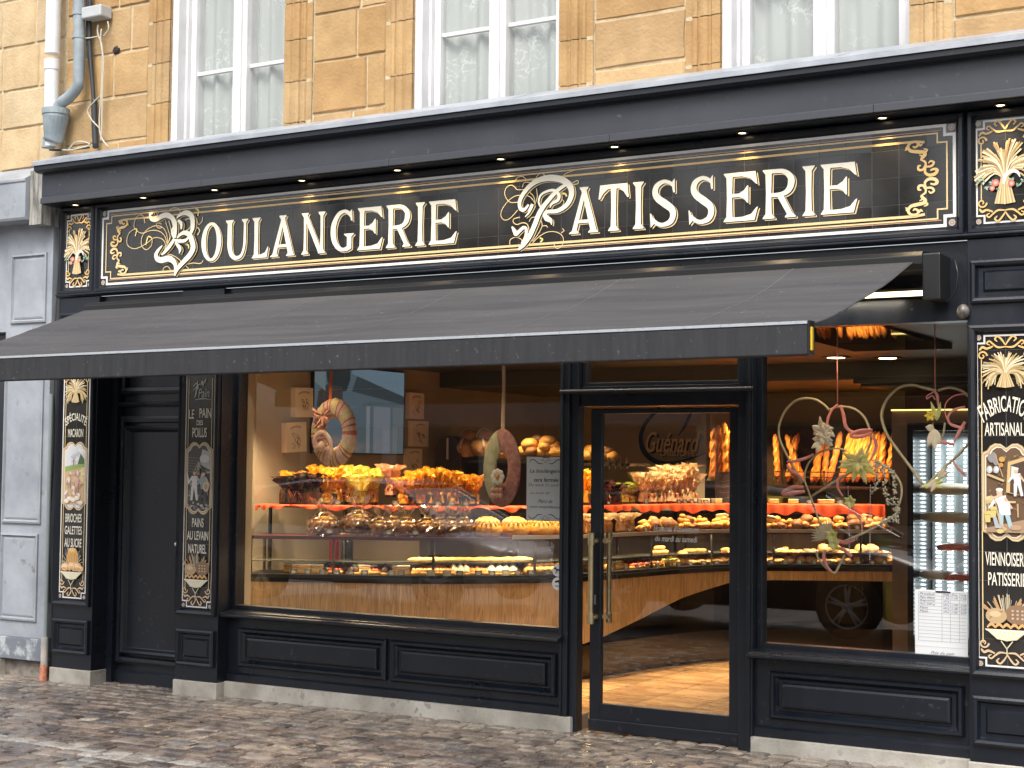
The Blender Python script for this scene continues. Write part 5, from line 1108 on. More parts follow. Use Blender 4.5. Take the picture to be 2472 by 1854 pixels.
def P_bag(name, wm, boxm, tall=1.0, seed=1, lab2='box'):
    t_ = T(name, 'x', 'gift bag'); q = MB()
    if seed % 2: q.lathe([(0, 0), (.036, 0), (.04, .03), (.04, .058), (0, .06)], n=18)
    else: q.box(-.042, .042, -.032, .032, 0, .062)
    q = q.build('chocolate_box', boxm, bevel=.003); q.parent = t_
    q = MB(); crumple(q, (0, 0, .015), .046, .038, .065, seed, amp=.14, m=4); crumple(q, (0, 0, .078), .026, .075, .10*tall, seed+3, amp=.55, m=7, n=26); crumple(q, (0, 0, .082), .016, .045, .085*tall, seed+7, amp=.7, m=5, n=18); q = q.build('cellophane', wm); q.parent = t_
    q = MB().tube([(.028*cos(a), .028*sin(a), .08) for a in [2*pi*k/10 for k in range(10)]], .004, n=5, closed=True)
    for a in (-.6, .9, 2.6): q.tube([(0, -.028, .08), (.03*sin(a), -.045, .065), (.05*sin(a), -.04, .03)], [.004, .003, .001], n=5)
    q = q.build('ribbon', mat(name+'_ribbon', (.75, .30, .12), rough=.4), smooth=True); q.parent = t_
    return t_
def P_tart(name, topm, kind):
    t_ = T(name, 'x', 'pastry')
    if kind == 'cone':
        q = MB().lathe([(0, 0), (.03, 0), (.032, .01), (0, .012)], n=16).build('base', BR4, smooth=True); q.parent = t_; q = MB().lathe([(0, .011), (.026, .012), (.029, .02), (.020, .034), (.010, .048), (.002, .062)], n=16, flute=.12, nf=6).build('topping', topm, smooth=True); q.parent = t_
    elif kind == 'slice':
        q = MB().box(-.03, .03, -.02, .02, 0, .018).box(-.03, .03, -.02, .02, .024, .036).build('base', BR4, bevel=.004); q.parent = t_; q = MB().box(-.031, .031, -.021, .021, .0365, .047).box(-.0295, .0295, -.0195, .0195, .0185, .0235).build('topping', topm, bevel=.004); q.parent = t_
    elif kind == 'choux':
        q = MB().ell((0, 0, .018), (.032, .032, .022), jit=.03, n=14).build('base', BR4, smooth=True); q.parent = t_; q = MB().ell((0, 0, .042), (.020, .020, .014), jit=.05, n=12).build('topping', topm, smooth=True); q.parent = t_
    else:
        q = MB().lathe([(0, 0), (.032, 0), (.037, .018), (.034, .018), (0, .014)], n=20).build('base', BR4, smooth=True); q.parent = t_; q = MB()
        for k in range(9): a = 2*pi*k/7; rr = .021 if k < 7 else 0; q.ell((rr*cos(a), rr*sin(a), .022+(.012 if k >= 7 else 0)), (.013, .013, .012), n=8, m=6)
        q = q.build('topping', topm, smooth=True); q.parent = t_
    return t_
CARD = mat('slate_card', (.012, .012, .012), rough=.6); CARDG = mat('grey_card', (.17, .155, .115), rough=.6); CHALK = mat('chalk', (.40, .39, .34), rough=.8)
def P_card(name, m):
    t_ = T(name, 'x', 'price card'); q = MB().add([(-.027, 0, 0), (.027, 0, 0), (.027, .012, .036), (-.027, .012, .036), (-.027, .002, 0), (.027, .002, 0), (.027, .014, .036), (-.027, .014, .036)], [(0, 1, 2, 3), (7, 6, 5, 4), (0, 4, 5, 1), (1, 5, 6, 2), (2, 6, 7, 3), (3, 7, 4, 0)]).build('card', m); q.parent = t_
    q = MB()
    for j in range(3): z = .008+.009*j; y = z/3-.0008; wv = (.014, .019, .011)[j]; q.add([(-wv, y, z), (wv, y, z), (wv, y+.001, z+.003), (-wv, y+.001, z+.003)], [(0, 1, 2, 3)])
    q = q.build('chalk_writing', CHALK); q.parent = t_; return t_
R6 = random.Random(77)
def series(proto, pxs, d, z, what, group, rzj=.3, scale=None, tilt=None, start=0):
    vary = proto['category'] == 'gift bag'; base_scale = scale or 1
    if proto['category'] == 'pastry': scale = (scale or 1)*R6.uniform(1.35, 1.6)
    if proto['category'] in ('bread roll', 'cookie'): scale = (scale or 1)*R6.uniform(1.0, 1.25)
    if proto['category'] == 'croissant': scale = R6.uniform(.8, .95)
    n = len(pxs)
    for k, px in enumerate(pxs):
        dd = d[k] if isinstance(d, list) else d; loc, hd = cat_px(px, dd, z[k] if isinstance(z, list) else z)
        lab = what.format(ordn(k+start))
        if vary: u_ = base_scale*R6.uniform(.85, 1.15); scale = (u_, u_, base_scale*R6.uniform(.78, 1.22))
        place(proto, loc, lab, group, rz=hd+R6.uniform(-rzj, rzj)+(R6.uniform(-2, 2) if vary else 0), scale=scale)
place_defaults = None
# base row
cone = P_tart('meringue_cone', CRM, 'cone'); cut = P_tart('cream_slice', CRM, 'slice'); chx = P_tart('choux_bun', BR4, 'choux'); tor = P_tart('orange_tart', ORF, 'tart'); trd = P_tart('red_fruit_tart', REDF, 'tart'); tch = P_tart('chocolate_dome', CHO, 'cone'); tgr = P_tart('green_tart', GRF, 'slice')
W = 'in the lower display tray'
series(cut, [722, 737, 752, 768, 868, 882, 897, 962, 975, 1470, 1486, 1555, 1572], [.16, .14, .16, .14, .15, .14, .16, .15, .13, .16, .15, .2, .2], .956, '{} pale cream slice from the left '+W, 'cream slices in the lower tray', .15)
series(trd, [804, 815, 810, 906, 914, 1524, 1538, 1552, 1531], [.14, .15, .22, .14, .2, .12, .12, .12, .19], .956, '{} red fruit tart from the left '+W, 'red fruit tarts in the lower tray')
series(tch, [788, 848, 860, 930, 1106, 1118, 1248, 1340], .14, .956, '{} chocolate dome from the left '+W, 'chocolate domes in the lower tray')
series(tor, [1008, 1019, 1030, 1041, 1052, 1063, 1074, 1085, 1013, 1024, 1036, 1047, 1058, 1070, 1082, 1138, 1150, 1162, 1500, 1512, 1565, 1578, 1590, 1602], [.12]*8+[.19]*7+[.13]*3+[.16, .17]+[.13]*4, .956, '{} orange glazed tart from the left '+W, 'orange glazed tarts in the lower tray')
series(cone, [1186, 1205, 1220, 1237], .13, .956, '{} white meringue cone from the left '+W, 'white meringue cones', scale=1.0)
series(chx, [1276, 1289, 1302, 1315, 1328, 1341, 1283, 1296, 1310, 1323, 1425, 1440, 1456, 1613, 1626], [.13]*6+[.2]*4+[.14]*5, .956, '{} golden choux bun from the left '+W, 'golden choux buns in the lower tray', scale=1.05)
series(tgr, [1608, 1616, 1624], .08, .956, '{} green pistachio slice '+W, 'green pistachio slices')
cd_ = P_card('price_card', CARD); cg = P_card('grey_price_card', CARDG)
series(cd_, [708, 742, 778, 812, 846, 880, 945, 968, 1110, 1155, 1188, 1250, 1282, 1322, 1352, 1428, 1478, 1512, 1540, 1565, 1590, 1612, 1640, 1668, 1700, 1732, 1764, 1862, 1896, 1930, 1966, 2000, 2036, 2072, 2106, 2136], .045, .956, '{} black price card from the left along the counter edge', 'black price cards', .12)
series(cg, [1040, 1080, 1222], .045, .956, '{} greyish price card in front of the orange tarts and meringues', 'grey price cards', .1, scale=1.15)
rl = P_loaf('bread_roll', BR2, .055, .045, .035, 'bread roll', 3); rnl = P_loaf('round_cookie', BR2, .062, .05, .022, 'cookie', 6); dk = P_loaf('dark_loaf', BR3, .08, .055, .045, 'loaf', 9)
series(rl, [1640, 1655, 1740, 1757, 1775, 1860, 1905, 1935, 1960, 2020, 2045, 2070, 2125, 2148, 1648, 1765, 1917, 2033, 2060], [.16, .15, .15, .16, .15, .14, .15, .16, .15, .14, .14, .15, .15, .14, .19, .2, .19, .18, .19], [.956]*14+[1.01]*5, '{} golden bread roll on the right half of the lower tray', 'golden bread rolls in the lower tray')
series(rnl, [1668, 1690, 1712, 1728, 1845, 1880, 1985, 2005], .13, .958, '{} flat seeded roll on the right half of the lower tray', 'flat seeded rolls')
series(dk, [1950, 1998, 2090, 2112, 2150], .2, .956, '{} dark crusty loaf at the right end of the lower tray', 'dark loaves in the lower tray')
W2 = 'in the rear row of the lower display tray'
def rng(a, b, st): return [a+st*k+R6.uniform(-2, 2) for k in range(int((b-a)/st)+1)]
series(cut, rng(700, 800, 14)+rng(925, 1000, 15), .27, .956, '{} cream slice from the left '+W2, 'cream slices in the rear row', .15)
series(tor, rng(815, 920, 13)+rng(1095, 1180, 13), .27, .956, '{} orange glazed tart from the left '+W2, 'orange tarts in the rear row')
series(chx, rng(1190, 1340, 13)+rng(1480, 1560, 12), .28, .956, '{} choux bun from the left '+W2, 'choux buns in the rear row')
series(trd, rng(1560, 1630, 11), .28, .956, '{} red fruit tart from the left '+W2, 'red tarts in the rear row')
series(cone, rng(1095, 1130, 14)+[1340, 1350], .12, .956, '{} pale meringue peak among the tarts in the lower tray', 'pale meringue peaks')
# glass shelf
ec = P_loaf('eclair', YEL, .085, .018, .016, 'eclair', 12); rol = P_loaf('orange_roll', BR1, .075, .022, .02, 'bread roll', 14)
series(ec, [1150, 1172, 1194, 1216, 1238, 1262, 1160, 1184, 1226, 1250], [.17]*6+[.24]*4, 1.055, '{} long iced eclair on the glass shelf of the left window', 'iced eclairs', .08)
series(rol, [1585, 1600, 1592, 1665, 1690, 1760, 1775], [.2, .2, .2, .2, .2, .2, .2], [1.055, 1.055, 1.09, 1.055, 1.055, 1.055, 1.055], '{} orange crusted roll on the glass shelf', 'orange rolls on the glass shelf', .2)
series(dup(rl, (0, 0, 0)) if False else rl, [1990, 2015, 2080, 2105], .2, 1.055, '{} small roll on the glass shelf of the right window', 'rolls on the right glass shelf')
# upper shelf
series(ec, rng(1010, 1130, 20), .2, 1.055, '{} iced eclair left of the long row on the glass shelf', 'iced eclairs left of the row', .1)
kg = P_kouglof_wrapped(); br = P_brioche()
series(kg, [782, 866], .22, [1.241, 1.262], '{} big dark kouglof wrapped in clear cellophane', 'large wrapped kouglofs', .1, scale=1.25)
a, hd = cat_px(866, .22, 1.241); tag(MB().box(-.13, .13, -.09, .09, 0, .018).build('wooden_board', OAK, bevel=.003), 'pale wooden board under the second wrapped kouglof', 'board'); bpy.data.objects['wooden_board'].location = a; bpy.data.objects['wooden_board'].rotation_euler = (0, 0, hd)
series(kg, [918, 950, 980, 1032, 1062, 1092, 1120], [.2, .22, .2, .2, .22, .2, .21], 1.241, '{} smaller wrapped cake in clear cellophane on the middle shelf', 'small wrapped cakes', .2, scale=1.05)
series(br, [1176, 1242, 1304, 1350], .2, 1.241, '{} golden brioche dome with an almond crown from the left', 'golden brioche domes', .3, scale=1.12)
q = MB(); N = 16; q.tube([(.062*sin(1.9*(k/N-.5)), -.062*cos(1.9*(k/N-.5))+.055, .022) for k in range(N+1)], [max(.006, .030*sin(pi*(k+.7)/(N+1.4)))*(1.12 if k % 3 == 0 else .92) for k in range(N+1)], n=9); cr = q.build('croissant', BR4, smooth=True); tag(cr, 'x', 'croissant')
series(cr, [1545, 1562, 1580, 1552, 1571, 1608, 1625, 1616, 1690, 1720, 1745, 1762, 1855, 1872, 1890, 1912, 1968, 2006, 2018, 2050, 2100, 2135], [.2, .2, .2, .24, .24, .2, .2, .22, .2, .2, .2, .2]+[.2]*10, [1.257]*3+[1.30]*2+[1.257]*2+[1.31]+[1.257]*14, '{} golden croissant from the left on the middle shelf', 'croissants on the middle shelf', .6)
def mixed(a, b, st, d0, d1, z, where, group):
    cnt = {}
    for px in rng(a, b, st):
        if R6.random() < .12: continue
        pr, nm = R6.choice([(cr, 'croissant'), (cr, 'croissant'), (rl, 'crusty roll'), (dk, 'dark loaf'), (rnl, 'flat seeded roll'), (chx, 'choux bun'), (cut, 'iced slice')]); k = cnt[nm] = cnt.get(nm, -1)+1
        loc, hd = cat_px(px, R6.uniform(d0, d1), z+R6.uniform(0, .012)); sc = R6.uniform(.62, 1.05)*(1.6 if pr['category'] == 'pastry' else 1)
        place(pr, loc, f'{ordn(k)} {nm} from the left {where}', group, rot=(R6.uniform(-.25, .25), R6.uniform(-.25, .25), hd+R6.uniform(-1.5, 1.5)), scale=sc)
mixed(1560, 1770, 9, .12, .20, 1.262, 'at the middle shelf front behind the door', 'mixed pastries on the middle shelf')
mixed(1853, 2142, 10, .12, .20, 1.262, 'at the middle shelf front, right window', 'mixed pastries on the middle shelf')
mixed(1575, 1765, 14, .20, .26, 1.30, 'heaped on the middle shelf behind the door', 'mixed pastries heaped on the middle shelf')
mixed(1860, 2130, 15, .20, .26, 1.30, 'heaped on the middle shelf, right window', 'mixed pastries heaped on the middle shelf')
pb = P_bag('pastry_bag', WB, BR4, .6, 2)
series(pb, [1422, 1446, 1464, 1500, 1520], .2, 1.257, '{} clear bag of small pastries beside the door edge on the middle shelf', 'bags of small pastries', .4)
series(cd_, [795, 938, 1003, 1520, 1560, 1600, 2070], .07, 1.258, '{} black price card from the left on the middle shelf', 'price cards on the middle shelf', .1, start=0)
mixed(1640, 1775, 11, .20, .30, .99, 'heaped in the lower tray behind the door', 'breads heaped in the lower tray')
mixed(1855, 2145, 9, .20, .32, .995, 'heaped in the lower tray, right window', 'breads heaped in the lower tray')
# top shelf
SBOX = mat('dark_chocolate_box', (.02, .025, .022), (.05, .045, .03), scale=30, rough=.3); TBOX = mat('brown_chocolate_box', (.06, .025, .015), (.16, .07, .04), scale=40, rough=.35)
bo = P_bag('orange_gift_bag', WO, SBOX, 1.15, 4); by = P_bag('yellow_gift_bag', WY, SBOX, 1.1, 5); bgn = P_bag('green_gift_bag', WG, SBOX, 1.0, 6); bb = P_bag('pale_gift_bag', WB, TBOX, 1.35, 7); bd_ = P_bag('dark_chocolate_bag', WD, TBOX, .7, 8); brd = P_bag('red_patterned_gift_bag', WR, SBOX, 1.3, 9)
Wt = 'on the red cloth shelf'
series(bd_, [697, 716, 736, 758, 1452, 1482], [.4, .38, .4, .38, .38, .40], 1.469, '{} dark cellophane bag of chocolates '+Wt, 'dark chocolate bags', .4, scale=1.35)
series(bo, [712, 730, 748, 771, 790, 806, 824, 979, 996, 1014, 1032, 1050, 1068, 1086, 1104, 1122, 1140, 1005, 1041, 1077, 1113, 1132, 1413], [.52, .52, .52, .5, .42, .42, .45]+[.40]*10+[.52]*5+[.4], 1.469, '{} orange cellophane gift bag from the left '+Wt, 'orange gift bags on the red cloth', .5, scale=1.25)
series(by, [850, 872, 898], [.44, .38, .44], 1.469, '{} yellow cellophane gift bag right of the striped wreath', 'yellow gift bags', .4, scale=1.3)
series(brd, [944], .45, [1.53], '{} tall red and cream patterned gift bag rising above the others', 'red patterned gift bag', .1, scale=1.15); 
series(bgn, [1505, 1520, 1536, 1552, 1416], [.5, .48, .5, .48, .55], 1.469, '{} green cellophane gift bag behind the door glass', 'green gift bags', .4, scale=1.1)
series(bb, [1558, 1575, 1592, 1608, 1622, 1640, 1655, 1668, 1600, 1630], [.38, .38, .38, .42, .42, .42, .42, .42, .52, .52], 1.469, '{} pale cellophane gift bag behind the door glass', 'pale gift bags', .4, scale=1.35)
sb = MB().box(-.04, .04, -.03, .03, 0, .032).build('biscuit_box', YEL, bevel=.006); tag(sb, 'x', 'box'); q = MB().box(-.041, .041, -.031, .031, .033, .04).build('lid', CRM, bevel=.003); q.parent = sb
series(sb, [1868, 1915, 1986, 2002, 1700, 1730], .34, 1.469, '{} small yellow biscuit box '+Wt, 'small yellow biscuit boxes', .1)
series(cd_, [1640, 1655, 1672, 1690, 1705, 1722, 1058, 1090, 1125, 1470, 1562, 955, 815, 770, 1955, 2030], .30, 1.469, '{} black price card from the left '+Wt, 'price cards on the red cloth', .1)
# standing items behind the counter's left end
for (px, nm, m1, lab) in ((806, 'red_thermos', mat('red_metal', (.42, .02, .02), rough=.25, metal=.4), 'red metal cylinder standing behind the left end of the counter'), (840, 'black_grinder', mat('steel_dark', (.05, .05, .055), rough=.2, metal=.7), 'black coffee grinder standing behind the left end of the counter')):
    q = P(px, 1352, 1.75); t = T(nm, lab, 'appliance', (q.x, 1.75, .9)); zt = P(px, 1308, 1.75).z
    MB().lathe([(.0, 0), (.055, 0), (.055, q.z-.9+.01), (0, q.z-.9+.01)], (q.x, 1.75, .9), n=20).build('base', DBL, t)
    MB().lathe([(0, .011), (.042, .011), (.042, zt-q.z), (.03, zt-q.z+.02), (0, zt-q.z+.02)], (q.x, 1.75, q.z), n=20).build('body', m1, t, smooth=False)
wc = T('work_cabinet', 'dark back cabinet behind the counter', 'cabinet', (-7.2, 2.6, .14)); MB().box(-7.88, -6.7, 1.6, 2.3, FZ, .9).build('carcass', DBL, wc, bevel=.005); MB().box(-7.88, -6.68, 1.58, 2.32, .901, .925).build('top', OAK, wc)
bcn = T('dark_backdrop', 'added dark backdrop curving behind the display shelves', 'counter', (-6.3, 3.0, .14))
slab(MB(), .85, 1.05, FZ, 1.36, 25).build('carcass', mat('dark_backdrop_brown', (.022, .013, .010), (.045, .028, .020), scale=4, rough=.45, stretch=(6, 6, .5)), bcn); slab(MB(), .83, 1.07, 1.361, 1.39, 25).build('top', DBL, bcn)  # added dark backing to deepen the gloom behind the shelves
# shelving and ovens on the back wall
rk = T('bread_rack', 'dark metal wall rack holding rows of baguettes at the back of the shop', 'shelf', (-4.8, 5.3, 1.4)); q = MB()
def bx_px(mb, x0, x1, y0, y1, Y, dep, mtl=None): a = P(x0, y1, Y); b = P(x1, y0, Y); mb.box(a.x, b.x, Y, Y+dep, a.z, b.z)
bx_px(q, 1846, 2152, 1036, 1170, 5.5, .08); q.build('back_board', mat('rack_board', (.035, .028, .022), (.06, .05, .04), scale=5, rough=.6), rk)
q = MB()
for yy_ in (1138, 1150, 1172): a = P(1846, yy_, 5.15); b = P(2148, yy_, 5.15); q.box(a.x, b.x, 5.145, 5.155, a.z-.006, a.z+.004)
a = P(1846, 1172, 5.15); q.box(a.x, P(2148, 1172, 5.15).x, 5.15, 5.5, a.z-.02, a.z-.008)
for px in (1990, 2148): a = P(px, 1172, 5.15); b = P(px, 1136, 5.15); q.box(a.x-.006, a.x+.006, 5.14, 5.15, a.z, b.z)
for px in (1866, 1884, 2006, 2024): a = P(px, 1168, 5.2); b = P(px+14, 1090, 5.48); q.tube([tuple(a), tuple(b)], .006, n=6)
q.build('rails', mat('rail_metal', (.12, .10, .08), rough=.3, metal=.6), rk)
bgt = [P_baguette(1), P_baguette(4), P_baguette(8)]
SL = [(1876, -.03, 5.2), (1901, .03, 5.2), (1938, -.30, 5.2), (1957, .18, 5.22), (1973, .05, 5.2), (1986, .10, 5.25), (1998, .16, 5.2), (2032, .02, 5.2), (2045, -.03, 5.2), (2058, .02, 5.2), (2071, .05, 5.2), (2084, -.04, 5.2), (2097, .04, 5.2), (2110, .0, 5.2), (2122, .14, 5.2), (2138, .20, 5.22), (1924, -.22, 5.3), (2064, .0, 5.3), (2090, .04, 5.3), (2040, .03, 5.3)]
for k, (px, tl, Yb) in enumerate(SL):
    a = P(px, 1165, Yb); o = place(bgt[k % 3], (a.x, Yb, a.z), f'{ordn(k) if k < 16 else ordn(k-16)+" rear"} baguette {"from the left " if k < 16 else ""}in the back wall rack', 'baguettes in the wall rack', rot=(-.22-.02*(k % 3), tl, R6.uniform(-.5, .5)), scale=.84+.05*(k % 4)/3)
bk = T('baguette_basket', 'dark basket of tall baguettes beside the slate board seen through the door', 'basket', tuple(P(1750, 1150, 4.7))); a = P(1712, 1160, 4.7); b = P(1800, 1128, 4.7)
q = MB(); q.box(a.x, b.x, 4.6, 4.85, a.z-.3, a.z+.0); 
for px in (1704, 1708): c0 = P(px+6, 1105, 4.62); c1 = P(px, 1150, 4.62); q.tube([tuple(c0), tuple(c1), (a.x, 4.62, a.z)], .007, n=6)
q.build('basket_body', DBL, bk)
for k, px in enumerate((1723, 1738, 1753, 1768, 1783, 1800)):
    a = P(px, 1140, 4.72+.06*(k % 2)); place(bgt[(k+1) % 3], (a.x, a.y, a.z-.10), f'{ordn(k)} tall baguette from the left in the basket behind the door', 'baguettes in the basket', rot=(-.08, -.04+.02*k, .3*k), scale=(1.0, 1.0, .92+.04*(k % 3)))
cb_ = T('slate_board', 'grey slate board with chalk writing hanging in front of the baguette basket', 'board', tuple(P(1755, 1215, 4.5))); a = P(1726, 1220, 4.5); b = P(1792, 1140, 4.5)
MB().box(a.x, b.x, 4.5, 4.52, a.z, b.z).build('slate', mat('slate', (.06, .075, .09), (.12, .14, .16), scale=7, rough=.6), cb_); q = Paint(4.498)
for j in range(6): z = b.z-.03-.05*j; q.stroke([(a.x+.03+.01*(j % 2), z), (a.x+.08, z-.006), (a.x+.13, z+.002), (a.x+.19-.02*(j % 3), z-.004)], .004, (.28, .31, .34), smooth=4)
q.build('chalk_writing', GLAZE, cb_)
# loaves on a high shelf to the left
hsf = T('high_bread_shelf', 'dark shelf high behind the counter stacked with round loaves', 'shelf', tuple(P(1230, 1110, 3.4))); a = P(1125, 1112, 3.3); b = P(1372, 1103, 3.3)
q = MB().box(a.x, P(1360, 1110, 3.3).x, 3.3, 3.75, a.z-.02, a.z+.01); a2 = P(1395, 1120, 3.3); q.box(P(1361, 1110, 3.3).x, P(1520, 1120, 3.3).x, 3.3, 3.7, a.z-.035, a.z-.01)
for px in (1470, 1485, 1500, 1512): c_ = P(px, 1100, 3.29); q.box(c_.x-.006, c_.x+.006, 3.285, 3.298, a.z-.06, a.z+.04)
q.build('shelf_board', DBL, hsf); q = MB(); q.box(P(1130, 1, 3.3).x, P(1340, 1, 3.3).x, 3.76, 3.8, 1.1, a.z); q.build('backing', mat('shelf_backing', (.05, .035, .025), (.09, .065, .045), scale=5, rough=.6, stretch=(4, 1, .4)), hsf)
big = P_loaf('round_loaf', BR2, .125, .12, .10, 'loaf', 31, band=True); med = P_loaf('golden_loaf', BR4, .085, .06, .05, 'loaf', 35)
for k, (px, py, sc, Y_) in enumerate([(1128, 1102, .95, 3.45), (1162, 1100, .9, 3.42), (1216, 1107, .7, 3.42), (1136, 1075, .8, 3.5), (1170, 1070, .72, 3.5)]):
    a = P(px, py, Y_); place(big, (a.x, a.y, a.z), f'{ordn(k)} big round brown loaf with a paper band on the high shelf', 'big round loaves', rz=k*.7+.3, scale=sc)
for k, (px, py) in enumerate([(1285, 1100), (1306, 1100), (1326, 1101), (1344, 1101), (1362, 1103), (1294, 1086), (1316, 1087), (1338, 1089), (1302, 1073), (1322, 1076), (1418, 1110), (1436, 1110), (1455, 1112), (1474, 1113), (1428, 1098), (1446, 1100), (1463, 1103), (1270, 1098), (1278, 1082)]):
    a = P(px, py, 3.42+.03*(k % 3)); place(med if k % 4 else dk, (a.x, a.y, a.z), f'{ordn(k)} golden loaf in the pile on the high shelf', 'loaves piled on the high shelf', rz=R6.uniform(-.8, .8), scale=(1.0, 1.0, 1.0) if k % 4 else (1.1, 1.1, 1.1))
bi = T('bread_oven', 'dark round-topped bread bin with a pale strip beside the big loaves', 'bread bin', tuple(P(1075, 1110, 3.35))); a = P(1050, 1122, 3.35); b = P(1112, 1122, 3.35)
q = MB(); prof = [(b.x-a.x)*.5]; cx_ = (a.x+b.x)/2; hw_ = (b.x-a.x)/2; zt_ = P(1080, 1052, 3.35).z
pp = [(cx_+hw_*cos(t_), zt_-.14+.14*sin(t_)) for t_ in [pi*k/14 for k in range(15)]]; pp = [(cx_+hw_, a.z-.1)] + pp + [(cx_-hw_, a.z-.1)]
q.add([(x, 3.35, z) for x, z in pp]+[(x, 3.9, z) for x, z in pp], [tuple(range(len(pp))), tuple(range(2*len(pp)-1, len(pp)-1, -1))]+[(i, (i+1) % len(pp), len(pp)+(i+1) % len(pp), len(pp)+i) for i in range(len(pp))]); q.build('bin_body', mat('bin_dark', (.03, .02, .014), (.07, .04, .02), scale=5, rough=.35), bi)
MB().box(cx_-.01, cx_+.01, 3.34, 3.349, a.z+.05, zt_-.02).build('pale_strip', mat('strip_pale', (.6, .5, .4), rough=.6), bi)
# screen and small canvases on the side wall
tv = T('wall_screen', 'large wall screen showing a bluish close-up picture on the left side wall', 'screen', (-7.88, 2.3, 2.2)); y0, y1, z0, z1 = 1.66, 2.98, 1.865, 2.61
MB().box(-7.895, -7.865, y0, y1, z0, z1).build('frame', BLACKP, tv, bevel=.004)
SCR = mat('screen_picture', (.02, .02, .02), rough=.15); _n = SCR.node_tree.nodes; _a = _n.new('ShaderNodeAttribute'); _a.attribute_name = 'Col'; SCR.node_tree.links.new(_a.outputs[0], _n['Principled BSDF'].inputs['Emission Color']); _n['Principled BSDF'].inputs['Emission Strength'].default_value = .42
q = MB(); xs = [-7.8645]
def sq(pts, col): xs[0] += .0003; q.add([(xs[0], y0+u*(y1-y0), z0+v*(z1-z0)) for u, v in pts], [tuple(range(len(pts)))], col)
sq([(.01, .015), (.99, .015), (.99, .985), (.01, .985)], (.10, .14, .17)); sq([(.38, .015), (.99, .015), (.99, .62), (.60, .62), (.38, .5)], (.085, .12, .14)); sq([(.40, .72), (.99, .60), (.99, .70), (.46, .92)], (.045, .06, .07)); sq([(.40, .92), (.99, .70), (.99, .985), (.40, .985)], (.15, .22, .28)); sq([(.12, .99*.98), (.14, .80), (.24, .70), (.34, .72), (.38, .85), (.38, .98)], (.025, .035, .04)); sq([(.02, .42), (.05, .70), (.14, .78), (.30, .76), (.30, .6), (.10, .45)], (.06, .05, .045)); sq([(.01, .8), (.12, .7), (.12, .98), (.01, .98)], (.16, .21, .23))
sq([(.56, .015), (.60, .015), (.60, .56), (.56, .56)], (.20, .22, .24)); sq([(.64, .015), (.83, .015), (.83, .56), (.64, .56)], (.17, .19, .22)); sq([(.86, .015), (.98, .015), (.98, .56), (.86, .56)], (.13, .15, .16))
q.build('picture', SCR, tv)
CANV = mat('kraft_canvas', (.90, .80, .66), (.93, .83, .70), scale=8, rough=.7)
for k, (ya, yb_, za, zb_, rot) in enumerate([(1.41, 1.64, 2.16, 2.40, .03), (1.30, 1.56, 1.875, 2.115, .05), (3.04, 3.27, 2.195, 2.43, 0), (3.09, 3.35, 1.945, 2.175, .0), (3.02, 3.25, 1.70, 1.925, 0)]):
    t = T('small_canvas', ['small kraft canvas with a line drawing, upper one left of the screen', 'small kraft canvas with a line drawing, lower one left of the screen', 'top small kraft canvas right of the screen', 'middle small kraft canvas right of the screen', 'bottom small kraft canvas right of the screen'][k], 'picture', (-7.89, (ya+yb_)/2, za), 'small kraft canvases on the side wall')
    q = MB(); m_y, m_z = (ya+yb_)/2, (za+zb_)/2; R_ = lambda y, z: (m_y+(y-m_y)*cos(rot)-(z-m_z)*sin(rot), m_z+(y-m_y)*sin(rot)+(z-m_z)*cos(rot))
    c4 = [R_(ya, za), R_(yb_, za), R_(yb_, zb_), R_(ya, zb_)]; q.add([(-7.899, *c) for c in c4]+[(-7.85, *c) for c in c4], [(0, 3, 2, 1), (4, 5, 6, 7), (0, 1, 5, 4), (1, 2, 6, 5), (2, 3, 7, 6), (3, 0, 4, 7)]); q.build('canvas', CANV, t)
    q = MB(); rr = random.Random(k)
    for j in range(7):
        u, v = rr.uniform(-.05, .05), rr.uniform(-.07, .03); pts = [(-7.848, *R_(m_y+u+.018*cos(a*1.3+j), m_z+v+.022*sin(a+j))) for a in [k2*.7 for k2 in range(7)]]; q.tube(pts, .0018, n=4)
    for j in range(8): pts = [(-7.848, *R_(m_y-.07+.018*j+.006*cos(a), m_z+.085-.015*((j-4)/4)**2+.008*sin(a))) for a in [0, 1.5, 3, 4.5]]; q.tube(pts, .0016, n=4)
    q.build('line_drawing', mat('sepia_line', (.16, .10, .06), rough=.8), t)
# wall sign: dark swoosh and relief name
wsn = T('wall_name_sign', 'relief wall sign reading Guénard Christophe inside a dark swoosh on the back wall', 'sign', tuple(P(1620, 1080, 5.57))); p = Paint(5.575)
def swoosh(pts, wd, col): p.stroke([XZ(*a, 5.575) for a in pts], [v/250 for v in wd], col, smooth=7)
DS = (.022, .022, .024)
swoosh([(1592, 985), (1560, 1020), (1547, 1055), (1556, 1092), (1588, 1116), (1630, 1117), (1670, 1106), (1706, 1094)], [7, 10, 12, 13, 12, 9, 6, 1], DS); swoosh([(1672, 985), (1662, 1010), (1650, 1035), (1637, 1052)], [9, 8, 6, 1], DS); swoosh([(1546, 868), (1580, 900), (1625, 920), (1660, 912), (1670, 885)], [6, 9, 9, 7, 4], DS)
p.build('swoosh', GLAZE, wsn)
SG = mat('relief_letter', (.80, .68, .46), rough=.5)
def relief(name, s_, px0, px1, py0, py1, **k):
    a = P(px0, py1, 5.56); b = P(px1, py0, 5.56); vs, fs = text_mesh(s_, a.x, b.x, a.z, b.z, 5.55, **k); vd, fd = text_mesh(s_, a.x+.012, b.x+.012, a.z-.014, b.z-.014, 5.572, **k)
    q = MB(); q.add(vs, fs); q.build(name, SG, wsn); q = MB(); q.add(vd, fd); q.build(name+'_back', mat('relief_dark_copy', (.03, .022, .012), rough=.6), wsn)  # flat dark copy behind the letters, offset right and down
